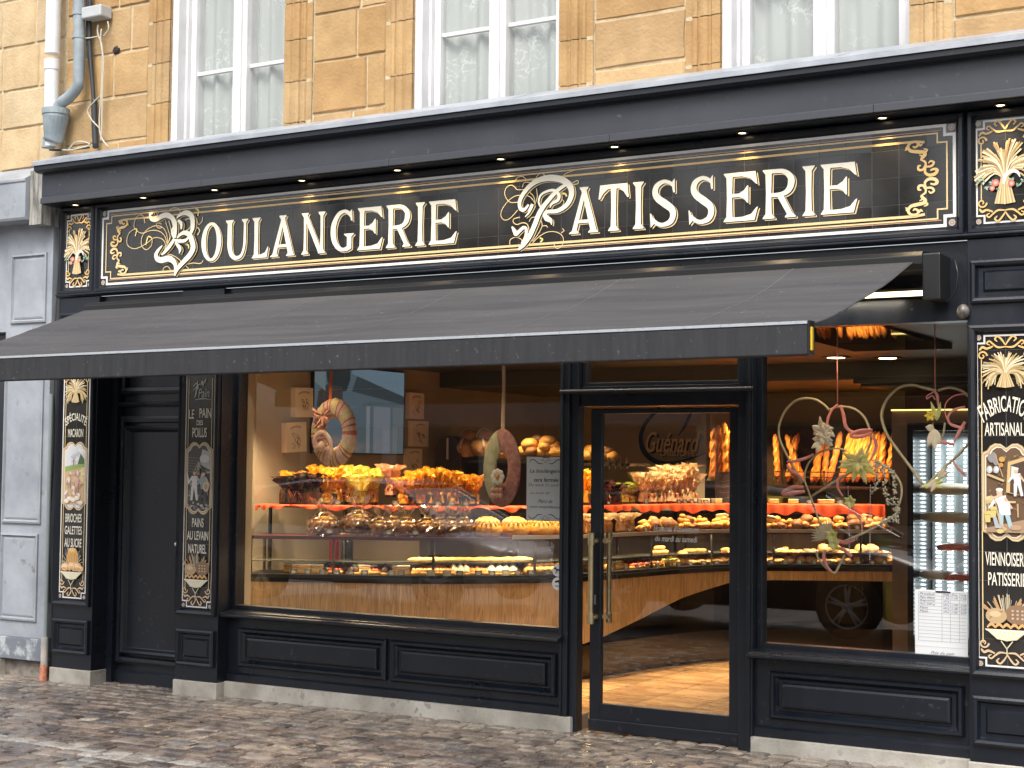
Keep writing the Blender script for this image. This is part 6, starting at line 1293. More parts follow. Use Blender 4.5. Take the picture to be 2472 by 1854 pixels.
relief('name_letters', 'Guénard', 1560, 1690, 1042, 1092, shear=.35, offset=.008); relief('first_name_letters', 'CHRISTOPHE', 1594, 1678, 1088, 1101, offset=.01)
# ceiling lamps, air unit
dl = T('ceiling_downlight', 'x', 'ceiling light', (0, 0, 0), 'recessed ceiling downlights'); q = MB().lathe([(.075, -.001), (.115, -.004), (.11, -.014), (.07, -.010)], n=24).build('trim_ring', mat('downlight_trim', (.06, .05, .04), rough=.4)); q.parent = dl; q = MB().lathe([(.066, -.006), (.066, -.012)], n=20).build('lens', mat('downlight_lens', (1, .9, .7), emit=(1, .74, .42), estr=12)); q.parent = dl
def onz(px, py, z): d = ray(px, py); q = CAM+d*((z-CAM.z)/d.z); return (q.x, q.y)
for k, (x, y) in enumerate([onz(1898, 883, 2.499), onz(2018, 905, 2.499), onz(1728, 904, 2.499), onz(1476, 896, 2.499), onz(2143, 862, 2.639), onz(2155, 806, 2.639), onz(1267, 892, 2.499), (-6.6, 2.0), (-7.2, 1.3), (-5.3, 2.3)]):
    place(dl, (x, y, 2.499 if y > 3.6 else CEIL), ['downlight above the wall rack left of the right heart', 'small downlight deepest in the right window', 'downlight in the right half of the transom', 'downlight in the left half of the transom', 'downlight near the air unit', 'downlight beside the lacquered panel', 'downlight at the upper right of the left window', 'downlight over the middle of the counter', 'downlight over the left end of the counter', 'downlight over the bend of the counter'][k])
au = T('air_unit', 'black slatted air unit on the ceiling over the right window', 'air conditioner', (-3.6, 4.2, 2.6)); a = P(2030, 895, 3.6); MB().box(-3.9, -2.2, 3.5, 4.4, 2.46, 2.499).build('casing', BLACKP, au, bevel=.004); q = MB()
for k in range(9): q.box(-3.85, -2.25, 3.54+.09*k, 3.585+.09*k, 2.435, 2.4595)
q.build('slats', BLACKP, au)
# refrigerated cabinet with LED columns
fr = T('refrigerated_cabinet', 'tall black framed refrigerated cabinet with white LED columns in the right window', 'fridge', (-3.5, 4.3, .14)); Yf = 3.9
xa = P(2190, 1300, Yf).x; xb2 = -2.55; zt = P(2200, 1022, Yf).z; zb = FZ+.02
xg = P(2152, 1300, Yf).x
q = MB(); q.box(xg, xa-.001, Yf+.02, Yf+.6, FZ, P(2160, 992, Yf).z); q.box(xa, xb2, Yf+.02, Yf+.6, zt+.001, P(2160, 992, Yf).z); q.build('stone_surround', mat('grey_stone_panel', (.10, .085, .075), (.18, .13, .10), scale=3, rough=.35), fr)
q = MB(); q.box(xa, xa+.05, Yf, Yf+.6, zb, zt); q.box(xb2-.05, xb2, Yf, Yf+.6, zb, zt); q.box(xa+.05, xb2-.05, Yf, Yf+.05, zt-.06, zt); q.box(xa+.05, xb2-.05, Yf, Yf+.6, zb, zb+.12); q.box(xa+.05, xb2-.05, Yf+.55, Yf+.6, zb+.12, zt-.06); q.build('black_frame', DBL, fr, bevel=.004)
q = MB().add([(xa+.05, Yf+.02, zb+.12), (xb2-.05, Yf+.02, zb+.12), (xb2-.05, Yf+.02, zt-.06), (xa+.05, Yf+.02, zt-.06)], [(0, 1, 2, 3)]); q.build('door_glass', CASEG, fr)
MB().box(xa+.055, xb2-.055, Yf+.53, Yf+.545, zb+.13, zt-.065).build('pale_back', mat('cabinet_back', (.20, .22, .22), rough=.4), fr)
LEDC = mat('led_white', (1, 1, 1), emit=(.86, .95, 1), estr=5)
for k, px in enumerate((2206, 2213, 2222, 2262, 2268, 2290, 2298, 2330)):
    q = MB(); c_ = P(px, 1300, Yf+.5); z = .42
    while z < zt-.12: q.box(c_.x-.009, c_.x+.009, Yf+.50, Yf+.51, z-.007, z+.007); z += .034
    q.build('led_column', LEDC, fr)
q = MB(); zs_ = [P(2260, yv, Yf+.2).z for yv in (1196, 1264, 1328, 1400)]
for z in zs_: q.box(xa+.055, xb2-.055, Yf+.08, Yf+.46, z-.012, z)
q.build('glass_shelves', CASEG, fr)
MB().box(xg, xb2, Yf+.0, Yf+.018, P(2160, 992, Yf).z+.001, P(2160, 988.5, Yf).z).build('yellow_light_line', mat('yellow_line', (1, .8, .3), emit=(1, .72, .22), estr=1.5), fr)
lg = MB().ell((0, 0, .05), (.27, .12, .05), n=18).build('cream_log_cake', mat('log_cake', (.50, .42, .28), (.62, .54, .38), scale=6, rough=.6), smooth=True); tag(lg, 'x', 'cake'); rt = P_loaf('red_tart', REDF, .17, .10, .04, 'tart', 44)
for k, z in enumerate(zs_[:2]): a = P(2290, 1300, Yf+.24); place(lg, (a.x+.02*k, Yf+.24, z+.001), ['upper', 'second'][k]+' long cream cake on the refrigerated cabinet shelves', 'cream cakes in the cabinet', scale=(1, 1, 1))
for k, (px, z) in enumerate(((2310, zs_[2]), (2320, zs_[3]), (2262, zs_[3]))): a = P(px, 1300, Yf+.2); place(rt if k < 2 else lg, (a.x, Yf+.2, z+.001), ['red glazed tart on the third cabinet shelf', 'red glazed tart on the bottom cabinet shelf', 'small cream cake beside the bottom red tart'][k], 'cakes in the cabinet', scale=(1, 1, 1) if k < 2 else (.6, .8, .8))
# ------------------------------------------------------------------ hanging decorations in the windows
def WREATH(): pass
wr = T('striped_wreath', 'round fabric wreath with red and cream stripes hanging on a red ribbon', 'wreath', tuple(P(806, 1045, .55))); c0 = P(806, 1045, .55); q = MB(); NA, NB = 90, 14; vs = []; R0, r0 = .150, .060
for i in range(NA):
    a = 2*pi*i/NA
    for j in range(NB): b = 2*pi*j/NB; rr = R0+r0*cos(b)*(1+.04*sin(a*22)); vs.append((c0.x+rr*cos(a)*.95, c0.y+.7*r0*sin(b), c0.z+rr*sin(a)*1.2))
for i in range(NA):
    st_ = (i//3) % 2; colr = (.46, .14, .09) if ((i+(i//12)) % 6 == 0 or i % 11 == 3) else ((.62, .53, .28) if (i//6) % 2 else (.60, .44, .36))
    q.add([], []); 
    for j in range(NB): q.f.append((i*NB+j, i*NB+(j+1) % NB, ((i+1) % NA)*NB+(j+1) % NB, ((i+1) % NA)*NB+j)); q.c.append(colr)
q.v = vs; FABC = mat('patterned_fabric', (.8, .8, .8), (1.15, 1.1, 1.05), scale=40, rough=.8, attr=True, bump=.3, bscale=90); q.build('ring', FABC, wr, smooth=True)
q = MB(); q.tube([(c0.x-.03, c0.y-.01, c0.z+.22), (c0.x-.03, c0.y, 2.62)], .014, n=6, flat=.3); q.build('ribbon', mat('red_ribbon', (.62, .13, .05), rough=.6), wr)
q = MB()
for a, L in ((2.6, .09), (.5, .08), (4.2, .10), (5.2, .08)): q.tube([(c0.x-.06, c0.y-.065, c0.z+.12), (c0.x-.06+L*cos(a), c0.y-.075, c0.z+.12+L*sin(a)), (c0.x-.06+L*.6*cos(a+.7), c0.y-.07, c0.z+.12+L*.6*sin(a+.7)), (c0.x-.06, c0.y-.065, c0.z+.12)], [.006, .02, .018, .006], n=6, flat=.3)
q.build('bow', mat('orange_bow', (.66, .22, .10), (.74, .45, .30), scale=40, rough=.7), wr, smooth=True)
q = MB(); q.tube(crom([(c0.x-.10, c0.y-.07, c0.z-.12), (c0.x-.11, c0.y-.08, c0.z-.04), (c0.x-.04, c0.y-.08, c0.z+.0), (c0.x+.03, c0.y-.08, c0.z-.06), (c0.x+.04, c0.y-.08, c0.z-.17)], .1, 5)[0], .020, n=7, flat=.4); q.ell((c0.x-.05, c0.y-.08, c0.z-.10), (.032, .02, .035), jit=.12); q.build('rosette', mat('pink_fabric', (.70, .42, .32), (.8, .6, .45), scale=20, rough=.8), wr, smooth=True)
wr2 = T('patchwork_oval_wreath', 'flat oval wreath half burgundy floral and half green with a white flower', 'wreath', tuple(P(1214, 1130, .5))); c1 = P(1213, 1130, .5)
for nm, a0, a1, mtl in (('burgundy_half', -2.2, 1.85, mat('burgundy_floral', (.30, .10, .08), (.48, .25, .19), scale=38, rough=.8)), ('green_half', 1.87, 4.06, mat('green_floral', (.33, .30, .13), (.48, .45, .26), scale=18, rough=.8))):
    q = MB(); N = 40; vs = []
    for i in range(N+1):
        a = a0+(a1-a0)*i/N
        for rx, rz, y in ((.145, .262, 0), (.147, .264, -.006), (.140, .255, -.012), (.052, .115, -.012), (.046, .105, -.006), (.046, .105, 0)): vs.append((c1.x+rx*cos(a), c1.y+y, c1.z+rz*sin(a)))
    q.add(vs, [(6*i+j, 6*i+(j+1) % 6, 6*i+6+(j+1) % 6, 6*i+6+j) for i in range(N) for j in range(6)]); q.build(nm, mtl, wr2, smooth=True)
q = MB(); q.tube([(c1.x, c1.y, c1.z+.25), (c1.x+.004, c1.y, c1.z+.55), (c1.x-.002, c1.y, 2.62)], [.016, .013, .016], n=6, flat=.3); q.build('ribbon', mat('cream_ribbon', (.62, .42, .26), rough=.7), wr2)
fx, fz = P(1202, 1151, .46).x, P(1202, 1151, .46).z; q = MB()
for k in range(8): a = 2*pi*k/8; q.ell((fx+.035*cos(a), .455, fz+.035*sin(a)), (.021, .007, .021), n=10, m=6)
q.build('white_flower', mat('white_petals', (.72, .68, .55), rough=.7), wr2, smooth=True); MB().ell((fx, .447, fz), (.017, .008, .017)).build('flower_centre', mat('orange_centre', (.7, .3, .1), rough=.7), wr2, smooth=True)
q = MB(); 
for k in range(6): q.ell((fx-.04+.03*(k % 3), .462, fz-.09-.035*(k//3)), (.017, .012, .019), n=8, m=6)
q.build('buds', mat('pink_buds', (.55, .25, .18), (.65, .42, .3), scale=20, rough=.7), wr2, smooth=True)
WIRE = mat('rattan', (.45, .36, .20), (.55, .46, .28), scale=20, rough=.7, bump=.4); RIB = mat('coral_ribbon', (.78, .26, .23), (.86, .38, .32), scale=6, rough=.45, transl=.15)
PETG = mat('green_petals', (.66, .66, .16), (.84, .80, .36), scale=16, rough=.6, transl=.2); PETP = mat('pale_petals', (.78, .64, .44), (.88, .80, .62), scale=18, rough=.7, transl=.2); DRY = mat('dried_florets', (.42, .40, .28), (.62, .60, .46), scale=40, rough=.8); FANM = mat('palm_fan', (.50, .42, .27), (.60, .52, .35), scale=10, rough=.8)
def wirep(mb, q, L, Y, r, sm=6, closed=False, flat=None, jit=0):
    pts = [tuple(P(*q(*a), Y + (random.uniform(-jit, jit)))) for a in L]; pts, ws = crom(pts, [r]*len(pts) if not isinstance(r, list) else r, sm, closed); mb.tube(pts, ws, n=7, closed=closed, flat=flat)
def petal(mb, c, ang, L, wd, tilt=.3):
    dx, dz = cos(ang), sin(ang); vs = []; N = 6
    for i in range(N+1):
        u = i/N; h = wd*sin(pi*min(.999, u**.8))*.5+.0008; y = -tilt*L*u*(1-u*.4)
        vs += [(c[0]+dx*L*u-dz*h, c[1]+y+.004, c[2]+dz*L*u+dx*h), (c[0]+dx*L*u, c[1]+y-.003, c[2]+dz*L*u), (c[0]+dx*L*u+dz*h, c[1]+y+.004, c[2]+dz*L*u-dx*h)]
    mb.add(vs, [(3*i+j, 3*i+j+1, 3*i+4+j, 3*i+3+j) for i in range(N) for j in range(2)])
z7 = zin(1780, 900, .19892); z3 = zin(1830, 1170, .16873); z4 = zin(2120, 900, .24117)
HY = .42
h1 = T('double_heart_wreath', 'hanging pair of rattan hearts with coral ribbons and a big yellow-green flower', 'wreath', tuple(P(2020, 1090, HY)))
q = MB()
wirep(q, z7, [(1110, 450), (1060, 395), (960, 330), (830, 310), (700, 345), (590, 450), (520, 590), (500, 700), (520, 830), (580, 960), (680, 1150), (780, 1340)], HY, .0075)
wirep(q, z7, [(1120, 450), (1200, 420), (1320, 415), (1440, 450), (1540, 540), (1600, 670), (1620, 790), (1600, 900), (1500, 1080), (1350, 1220), (1150, 1340), (900, 1500)], HY+.01, .0075)
wirep(q, z7, [(1330, 950), (1230, 920), (1100, 930), (980, 980), (870, 1090), (820, 1220), (820, 1320), (860, 1430), (930, 1620)], HY-.01, .006)
wirep(q, z3, [(800, 300), (850, 460), (930, 640)], HY, .006)
wirep(q, z7, [(1640, 1060), (1780, 1130), (1900, 1220), (1980, 1340), (1995, 1460), (1960, 1600), (1900, 1680)], HY-.02, .007)
wirep(q, z3, [(2030, 330), (1940, 450), (1800, 540), (1600, 650), (1400, 740), (1250, 800)], HY-.02, .007)
wirep(q, z3, [(840, 950), (850, 1030), (920, 1130), (1020, 1230), (1080, 1260), (1110, 1260), (1180, 1120), (1240, 1010)], HY, .007)
q.build('rattan_hearts', WIRE, h1, smooth=True)
q = MB(); RF = .25
def wirep(mb, q, L, Y, r, sm=6, closed=False, flat=None, jit=0):
    if flat: r = [v*.58 for v in r]
    pts = [tuple(P(*q(*a), Y)) for a in L]; pts, ws = crom(pts, [r]*len(pts) if not isinstance(r, list) else r, sm, closed); mb.tube(pts, ws, n=7, closed=closed, flat=flat)
a = P(*z7(1215, 380), HY); q.tube([(a.x, a.y, a.z), (a.x, a.y, 2.62)], .004, n=6)
wirep(q, z7, [(1220, 385), (1150, 450), (1100, 550), (1090, 640)], HY-.01, [.010, .014, .016, .012], flat=.14); wirep(q, z7, [(1250, 390), (1290, 520), (1310, 640), (1370, 710), (1460, 730), (1560, 720), (1640, 700)], HY-.02, [.012, .02, .02, .018, .020, .022, .016], flat=.14)
wirep(q, z7, [(1640, 690), (1500, 700), (1390, 740), (1400, 780), (1520, 770), (1630, 730)], HY-.035, [.012, .018, .02, .018, .02, .012], flat=.14); wirep(q, z7, [(1640, 760), (1680, 850), (1670, 950), (1600, 1080)], HY-.02, [.008, .020, .020, .010], flat=.14)
wirep(q, z7, [(930, 990), (820, 1040), (700, 1070), (600, 1080)], HY-.02, [.014, .018, .018, .014], flat=.14); wirep(q, z7, [(600, 1110), (640, 1190), (740, 1240), (800, 1320)], HY-.02, [.014, .02, .018, .012], flat=.14)
wirep(q, z7, [(800, 1390), (680, 1390), (560, 1440), (560, 1480), (680, 1460), (820, 1440)], HY-.03, [.016, .024, .018, .018, .026, .018], flat=.14); wirep(q, z7, [(1290, 1230), (1220, 1300), (1220, 1400), (1280, 1500)], HY-.02, [.008, .014, .014, .008], flat=.14)
wirep(q, z3, [(1330, 330), (1420, 440), (1480, 560), (1480, 680), (1400, 770)], HY-.02, [.010, .012, .010, .008, .008], flat=.14); wirep(q, z3, [(1130, 800), (1250, 830), (1380, 790)], HY-.02, [.02, .022, .012], flat=.14); wirep(q, z3, [(960, 940), (940, 1040), (980, 1160), (1060, 1250)], HY-.02, [.016, .02, .016, .008], flat=.14); wirep(q, z3, [(1100, 900), (1220, 930), (1310, 1000), (1340, 1030)], HY-.02, [.018, .02, .02, .016], flat=.14)
q.build('coral_ribbon', RIB, h1, smooth=True)
q = MB(); c_ = P(*z7(1480, 1090), HY-.05)
for k in range(13): petal(q, (c_.x, c_.y, c_.z), [2.6, 3.1, 1.35, .75, -.6, -.35, -1.9, -2.5, -1.2, -1.55, 2.1, .1, -2.9][k], [.115, .12, .10, .085, .13, .10, .12, .10, .135, .07, .06, .07, .13][k], .042, .25)
q.build('big_flower', PETG, h1, smooth=True)
q = MB()
for k in range(10): petal(q, (c_.x, c_.y-.012, c_.z), .3+2*pi*k/10, .055+.01*(k % 2), .026, .7)
q.build('inner_petals', mat('yellow_petals', (.74, .66, .16), (.80, .76, .40), scale=20, rough=.6, transl=.2), h1, smooth=True)
q = MB(); c_ = P(*z7(1050, 760), HY-.03)
for k in range(34): a = 2*pi*k/17+.1; petal(q, (c_.x+.022*sin(k*3), c_.y-.004*(k//17), c_.z+.035*cos(k*5)), a, .048+.022*(k % 3 == 0)+(.05 if k in (4, ) else 0), .034, .6)
q.build('pale_flower', PETP, h1, smooth=True)
q = MB()
for cz, n_p in ((z3(1060, 730), 1), (z3(1090, 850), 2), (z3(1320, 250), 3)):
    q = MB(); c_ = P(*cz, HY-.04)
    for k in range(12): petal(q, (c_.x, c_.y, c_.z), 2*pi*k/12+n_p, .03+.012*(k % 2), .028, .6)
    q.build('green_rosette', PETG, h1, smooth=True)
q = MB(); c_ = P(*z3(1000, 760), HY-.02)
for k in range(13): a = 1.35+2.0*k/12; petal(q, (c_.x, c_.y, c_.z), a, .105, .018, .05)
q.build('palm_fan', FANM, h1)
q = MB(); R9 = random.Random(4)
def florets(path, qf, n, sp):
    pts = [P(*qf(*a), HY-.03) for a in path]
    for k in range(n):
        u = R9.random()*(len(pts)-1); i = min(len(pts)-2, int(u)); b_ = pts[i].lerp(pts[i+1], u-i); q.ell((b_.x+R9.gauss(0, sp), b_.y+R9.gauss(0, .006), b_.z+R9.gauss(0, sp)), (.0055, .005, .0055), n=5, m=4)
florets([(1660, 1070), (1700, 1200), (1680, 1330), (1660, 1440)], z7, 60, .007); florets([(1680, 1070), (1780, 1180), (1790, 1400), (1840, 1600)], z7, 90, .008); florets([(1780, 1120), (1900, 1230), (1910, 1400), (1910, 1620)], z7, 80, .007); florets([(2000, 340), (1960, 450), (1850, 500), (1740, 520)], z3, 60, .009); florets([(1950, 450), (1990, 540)], z3, 24, .010)
q.build('dried_florets', DRY, h1)
h2 = T('single_heart_wreath', 'large rattan heart with a tulip posy and coral ribbon at the right window edge', 'wreath', tuple(P(2230, 1080, HY))); q = MB()
wirep(q, z4, [(580, 180), (460, 150), (340, 122), (210, 150), (100, 250), (45, 370), (40, 470), (90, 620), (200, 780), (320, 940), (440, 1110)], HY, .0085); wirep(q, z4, [(600, 180), (700, 150), (790, 165), (870, 205), (960, 300), (1000, 450), (960, 620), (850, 770), (640, 970), (500, 1110)], HY+.01, .0085); wirep(q, z4, [(545, 500), (560, 640), (600, 720)], HY, .005); wirep(q, z4, [(670, 500), (650, 620), (620, 680)], HY, .006)
q.build('rattan_heart', WIRE, h2, smooth=True); q = MB(); a = P(*z4(570, 180), HY); q.tube([(a.x, a.y, a.z), (a.x, a.y, 2.62)], .004, n=6)
wirep(q, z4, [(560, 180), (590, 230), (600, 330)], HY-.02, [.01, .016, .010], flat=.14); wirep(q, z4, [(560, 190), (490, 230), (490, 260), (540, 230), (570, 270)], HY-.02, .004); wirep(q, z4, [(870, 340), (760, 370), (700, 440), (730, 520), (860, 560)], HY-.02, [.012, .014, .014, .012, .012], flat=.14); wirep(q, z4, [(870, 210), (760, 230), (680, 300), (670, 400), (720, 500), (870, 550)], HY-.01, [.006]*6, flat=.14)
wirep(q, z4, [(870, 490), (810, 590), (760, 690)], HY-.02, [.016, .02, .010], flat=.14); wirep(q, z4, [(740, 870), (800, 960), (880, 1030)], HY-.02, [.008, .014, .014], flat=.14); wirep(q, z4, [(500, 720), (600, 690), (760, 720)], HY-.02, [.02, .02, .016], flat=.14); q.build('coral_ribbon', RIB, h2, smooth=True)
q = MB(); c_ = P(*z4(585, 480), HY-.03)
for a, L in ((1.35, .11), (1.85, .115), (1.6, .06)): petal(q, (c_.x, c_.y, c_.z), a, L, .026, .1)
c_ = P(*z4(540, 1110), HY-.03)
for a in (.2, .6, -.4, 3.5): petal(q, (c_.x, c_.y, c_.z), a, .07, .024, .2)
q.build('green_leaves', PETG, h2, smooth=True); q = MB(); c_ = P(*z4(560, 560), HY-.03)
for a, L in ((-1.9, .11), (-1.5, .13), (-1.2, .10), (2.9, .05)): petal(q, (c_.x, c_.y, c_.z), a, L, .04, .2)
c_ = P(*z4(590, 1060), HY-.03)
for a in (.5, .9, 3.9, 4.3): petal(q, (c_.x, c_.y, c_.z), a, .085, .03, .2)
q.build('pale_petals', PETP, h2, smooth=True); q = MB(); c_ = P(*z4(520, 430), HY-.03)
for k in range(6): petal(q, (c_.x, c_.y, c_.z), k*1.05, .035, .02, .3)
q.build('yellow_daffodil', mat('daffodil', (.78, .55, .05), rough=.6), h2, smooth=True)
for k, px in enumerate((2047, 2101)):
    q = MB(); y0_ = 1175 if k == 0 else 1172
    for j in range(34):
        c_ = P(px+(4 if k == 0 else -1)*j/34*1.2, y0_+j*5.4, HY+.05); q.ell((c_.x, c_.y, c_.z), (.0038, .0038, .0050), n=6, m=4)
    tag(q.build('bead_string', mat('crystal_beads', (.75, .75, .85), rough=.1, coat=1, emit=(.7, .7, .9), estr=.0)), ['left', 'right'][k]+' string of clear beads hanging behind the double heart', 'bead string')
# ------------------------------------------------------------------ interior lamps, some added as fill
def spot(x, y, z, e, col, size=75, tx=0, ty=0, r=.04):
    if y > 3.5: z = min(z, 2.46)
    ld = bpy.data.lights.new('downlight', 'SPOT'); ld.energy = e; ld.color = col; ld.spot_size = radians(size); ld.spot_blend = .7; ld.shadow_soft_size = r
    lo = bpy.data.objects.new('downlight', ld); COL.objects.link(lo); lo.location = (x, y, z); lo.rotation_euler = (tx, ty, 0)
WARM = (1, .70, .39)
for i in range(6, n_-2, 12):
    a = coff(i, .12); spot(a[0], a[1], CEIL-.03, 125, WARM, 72)
for x, y, e in ((-4.4, 4.75, 75), (-5.3, 4.7, 75), (-5.9, 4.4, 45)): spot(x, y, CEIL-.03, e, (1, .52, .18), 80, tx=radians(22))
spot(-6.9, 3.0, CEIL-.03, 90, WARM, 85); spot(-6.3, 5.0, CEIL-.03, 80, (1, .72, .40), 90); spot(-4.6, 1.3, CEIL-.03, 60, (1, .66, .34), 85); spot(-5.2, 1.6, CEIL-.03, 55, WARM, 85)
for x in (-6.9, -5.6, -3.0): spot(x, .26, 2.60, 9, (1, .74, .46), 80, tx=radians(10))  # spots added by the glass to brighten the hanging decorations
spot(-7.2, .9, CEIL-.03, 60, (1, .72, .42), 100); spot(-6.2, 3.0, CEIL-.03, 70, (1, .66, .34), 75)
def area(x, y, z, sx, sy, e, col, rot=(0, 0, 0)):
    ld = bpy.data.lights.new('case_fill', 'AREA'); ld.shape = 'RECTANGLE'; ld.size = sx; ld.size_y = sy; ld.energy = e; ld.color = col; lo = bpy.data.objects.new('case_fill', ld); COL.objects.link(lo); lo.location = (x, y, z); lo.rotation_euler = rot
for i in range(8, n_-4, 14):
    a = coff(i, .10); b = coff(min(n_-1, i+8), .10); area(a[0], a[1], 1.208, .03, .8, 6.0, (1, .72, .42), (0, 0, atan2(b[1]-a[1], b[0]-a[0])-pi/2))  # added fill under the upper shelf to brighten the tray goods
area(-3.1, Yf+.3, zt-.1, .5, .3, 4, (.85, .95, 1));  # added fill inside the cabinet, supplementing its LED columns

# ================================================================== the other side of the street (seen mirrored in the glass)
def house(x0, x1, y, h, c1, c2, lab, rows, cols, shop):
    t = T('opposite_house', lab, 'house', ((x0+x1)/2, y, gz(0, y))); W_ = mat('render_wall', c1, c2, scale=2, rough=.9, bump=.2); wm = mat('opposite_frame', (.6, .6, .58), rough=.5); gm_ = mat('opposite_glass', (.05, .06, .07), rough=.08, coat=.6)
    q = MB(); q.box(x0, x1, y-6, y, gz(0, y)-.3, h); q.prism([(y, h), (y+.35, h+.05), (y+.35, h+.2), (y-6, h+1.6), (y-6, h)], x0, x1); q.build('wall', W_, t)
    dx = (x1-x0)/cols
    for i in range(cols):
        for j in range(rows):
            a = x0+dx*(i+.5)-.55; z = 4.0+2.9*j; f = MB(); f.rings(a-.12, a+1.22, z-.12, z+1.95, [(0, 0), (0, 0), (.0, 0), (.12, 0)], cap=False)
            f.v = [(vx, y+.05 if k < 8 else y+.03, vz) for k, (vx, vy, vz) in enumerate(f.v)]; f.box(a+.52, a+.58, y+.02, y+.06, z, z+1.83); f.box(a, a+1.1, y+.02, y+.05, z+1.2, z+1.25); w_ = f.build('window', wm, t); g_ = MB().add([(a, y+.012, z), (a+1.1, y+.012, z), (a+1.1, y+.012, z+1.83), (a, y+.012, z+1.83)], [(0, 1, 2, 3)]).build('pane', gm_); attach(g_, w_)
        a = x0+dx*i+.25; MB().box(a, a+dx-.5, y+.01, y+.05, .55 if i % 2 else .05, 2.7).build('shop_window' if i % 2 else 'door', gm_, t)
    MB().box(x0+.1, x1-.1, y+.051, y+.16, 2.75, 3.3).build('fascia', mat('opposite_fascia', shop, rough=.5), t)
house(-26, -14.2, -24, 7.4, (.55, .50, .42), (.62, .57, .48), 'tall cream rendered house across the street with grey shop fascia', 2, 4, (.2, .22, .25))
house(-14.1, -5.2, -24, 6.6, (.50, .44, .34), (.58, .52, .42), 'ochre house across the street directly facing the bakery windows', 2, 3, (.16, .05, .04))
house(-5.1, 4.5, -24, 7.2, (.56, .54, .50), (.62, .60, .56), 'pale grey house across the street behind the photographer', 2, 3, (.05, .09, .12))
house(4.6, 14, -24, 6.9, (.52, .45, .34), (.6, .52, .4), 'sand coloured house across the street at the far right', 2, 3, (.3, .28, .22))
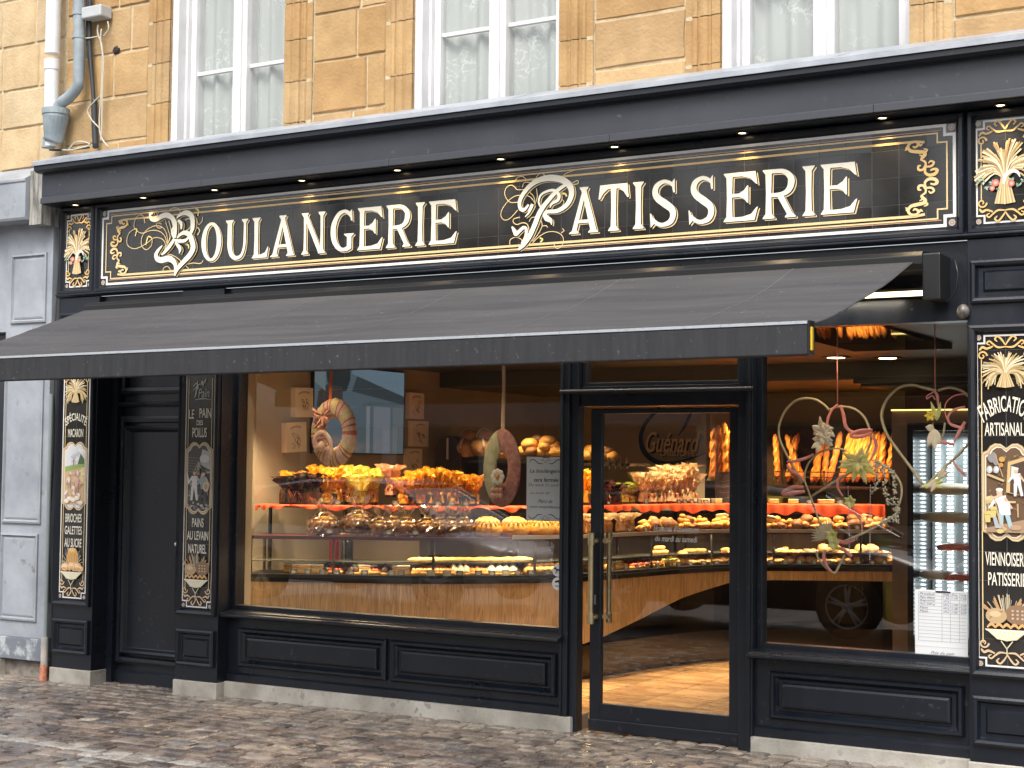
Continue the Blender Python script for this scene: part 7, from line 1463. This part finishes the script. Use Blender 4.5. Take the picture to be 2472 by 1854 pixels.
def car(xf, y, L, paint, lab, dirn=1, zg=0):
    """xf = x of the front axle, near side wheels at y; dirn=1 nose towards +x"""
    t = T('parked_car', lab, 'car', (xf-dirn*1.3, y-.8, zg)); X = lambda u: xf+dirn*u; G_ = mat('car_glass', (.02, .025, .03), rough=.05, coat=.5)
    st_ = [(-3.55, .45, .80, .62), (-3.45, .30, .98, .80), (-3.0, .24, 1.02, .86), (-2.3, .22, 1.0, .89), (-1.2, .22, .97, .90), (-.2, .22, .95, .90), (.35, .24, .88, .88), (.72, .30, .74, .80), (.85, .42, .62, .60)]
    q = MB(); vs = []; N = 12
    for u, zl, zh, hw in st_:
        for k in range(N):
            a = 2*pi*k/N; cy, sy_ = cos(a), sin(a); px_ = hw*math.copysign(abs(cy)**.35, cy); pz = (zl+zh)/2+(zh-zl)/2*math.copysign(abs(sy_)**.45, sy_); vs.append((X(u), y-.86+px_, zg+pz))
    m = len(st_); q.add(vs, [(i*N+k, i*N+(k+1) % N, (i+1)*N+(k+1) % N, (i+1)*N+k) for i in range(m-1) for k in range(N)]+[tuple(range(N)), tuple((m-1)*N+k for k in range(N))]); q.build('body', paint, t, smooth=True)
    gh = [(-3.35, .98, .74), (-2.9, 1.38, .62), (-2.2, 1.47, .60), (-1.2, 1.49, .60), (-.75, 1.42, .60), (.05, .97, .74)]
    q = MB(); vs = []
    for u, zt_, hw in gh: vs += [(X(u), y-.86+.80, zg+.94), (X(u), y-.86+hw, zg+zt_), (X(u), y-.86-hw, zg+zt_), (X(u), y-.86-.80, zg+.94)]
    q.add(vs, [(4*i+k, 4*i+k+1, 4*i+5+k, 4*i+4+k) for i in range(len(gh)-1) for k in range(3)]); q.build('windows', G_, t)
    q = MB(); vs = []
    for u, zt_, hw in gh[1:5]: vs += [(X(u), y-.86+hw+.01, zg+zt_-.03), (X(u), y-.86+hw-.04, zg+zt_+.03), (X(u), y-.86-hw+.04, zg+zt_+.03), (X(u), y-.86-hw-.01, zg+zt_-.03)]
    q.add(vs, [(4*i+k, 4*i+k+1, 4*i+5+k, 4*i+4+k) for i in range(3) for k in range(3)]); q.build('roof', paint, t, smooth=True)
    q = MB()
    for (a, b) in ((gh[4], gh[5]), (gh[0], gh[1])):
        for s_ in (1, -1): q.tube([(X(a[0]), y-.86+s_*(a[2]+.012 if a[1] > 1 else .80), zg+a[1]), (X(b[0]), y-.86+s_*(b[2]+.012 if b[1] > 1 else .80), zg+b[1])], .03, n=6)
    q.tube([(X(-1.35), y-.86+.79, zg+.95), (X(-1.4), y-.86+.61, zg+1.46)], .03, n=6); q.build('pillars', paint, t)
    TY = mat('tyre', (.012, .012, .012), rough=.8); RM = mat('alloy_rim', (.55, .56, .58), rough=.3, metal=.7)
    for ux in (0, -2.6):
        for yw in (y+.03, y-1.75):
            s_ = 1 if yw > y-.8 else -1; wl_ = T('wheel', 'x', 'w'); 
            for kx in ('label', 'category'): del wl_[kx]
            wl_.parent = t; wl_.matrix_parent_inverse = Matrix.Translation(-t.location); wl_.location = (0, 0, 0); cx_, cz_ = X(ux), zg+.33
            prof = [(.225, -.10), (.30, -.11), (.325, -.08), (.325, .08), (.30, .11), (.225, .10)]
            q = MB(); n = 28; vs = [(cx_+r_*cos(2*pi*k/n), yw+v_, cz_+r_*sin(2*pi*k/n)) for r_, v_ in prof for k in range(n)]
            q.add(vs, [(i*n+k, i*n+(k+1) % n, ((i+1) % 6)*n+(k+1) % n, ((i+1) % 6)*n+k) for i in range(6) for k in range(n)]); o = q.build('tyre', TY, smooth=True); o.parent = wl_
            q = MB(); q.tube([(cx_+.222*cos(2*pi*k/24), yw+s_*.07, cz_+.222*sin(2*pi*k/24)) for k in range(24)], .014, n=6, closed=True); q.tube([(cx_, yw+s_*.02, cz_), (cx_, yw+s_*.085, cz_)], .05, n=14)
            for k in range(5):
                for e in (-.13, .13): a = 2*pi*k/5+.3; q.tube([(cx_+.03*cos(a), yw+s_*.075, cz_+.03*sin(a)), (cx_+.218*cos(a+e), yw+s_*.06, cz_+.218*sin(a+e))], [.022, .013], n=6)
            o = q.build('rim', RM, smooth=True); o.parent = wl_
            q = MB(); q.add([(cx_+.22*cos(2*pi*k/24), yw-s_*.02, cz_+.22*sin(2*pi*k/24)) for k in range(24)], [tuple(range(24))]); o = q.build('brake_disc', TY); o.parent = wl_
    HM_ = mat('headlight', (.6, .62, .65), rough=.1, coat=1); [MB().ell((X(.76), yy2, zg+.66), (.09, .16, .07)).build('headlight', HM_, t, smooth=True) for yy2 in (y-.30, y-1.42)]
    q = MB().box(X(.87)-.01, X(.87)+.01, y-1.12, y-.60, zg+.40, zg+.51); q.build('number_plate', mat('plate', (.75, .75, .72), rough=.4), t)
zc_ = gz(-5, -6.4)+.02
car(-4.98, -6.38, 4.2, mat('dark_car_paint', (.015, .017, .022), rough=.15, coat=1), 'dark grey parked car across from the bakery door', 1, zc_)
car(-9.95, -6.45, 4.2, mat('white_car_paint', (.62, .60, .60), rough=.2, coat=1), 'white parked car across from the left window', 1, zc_)
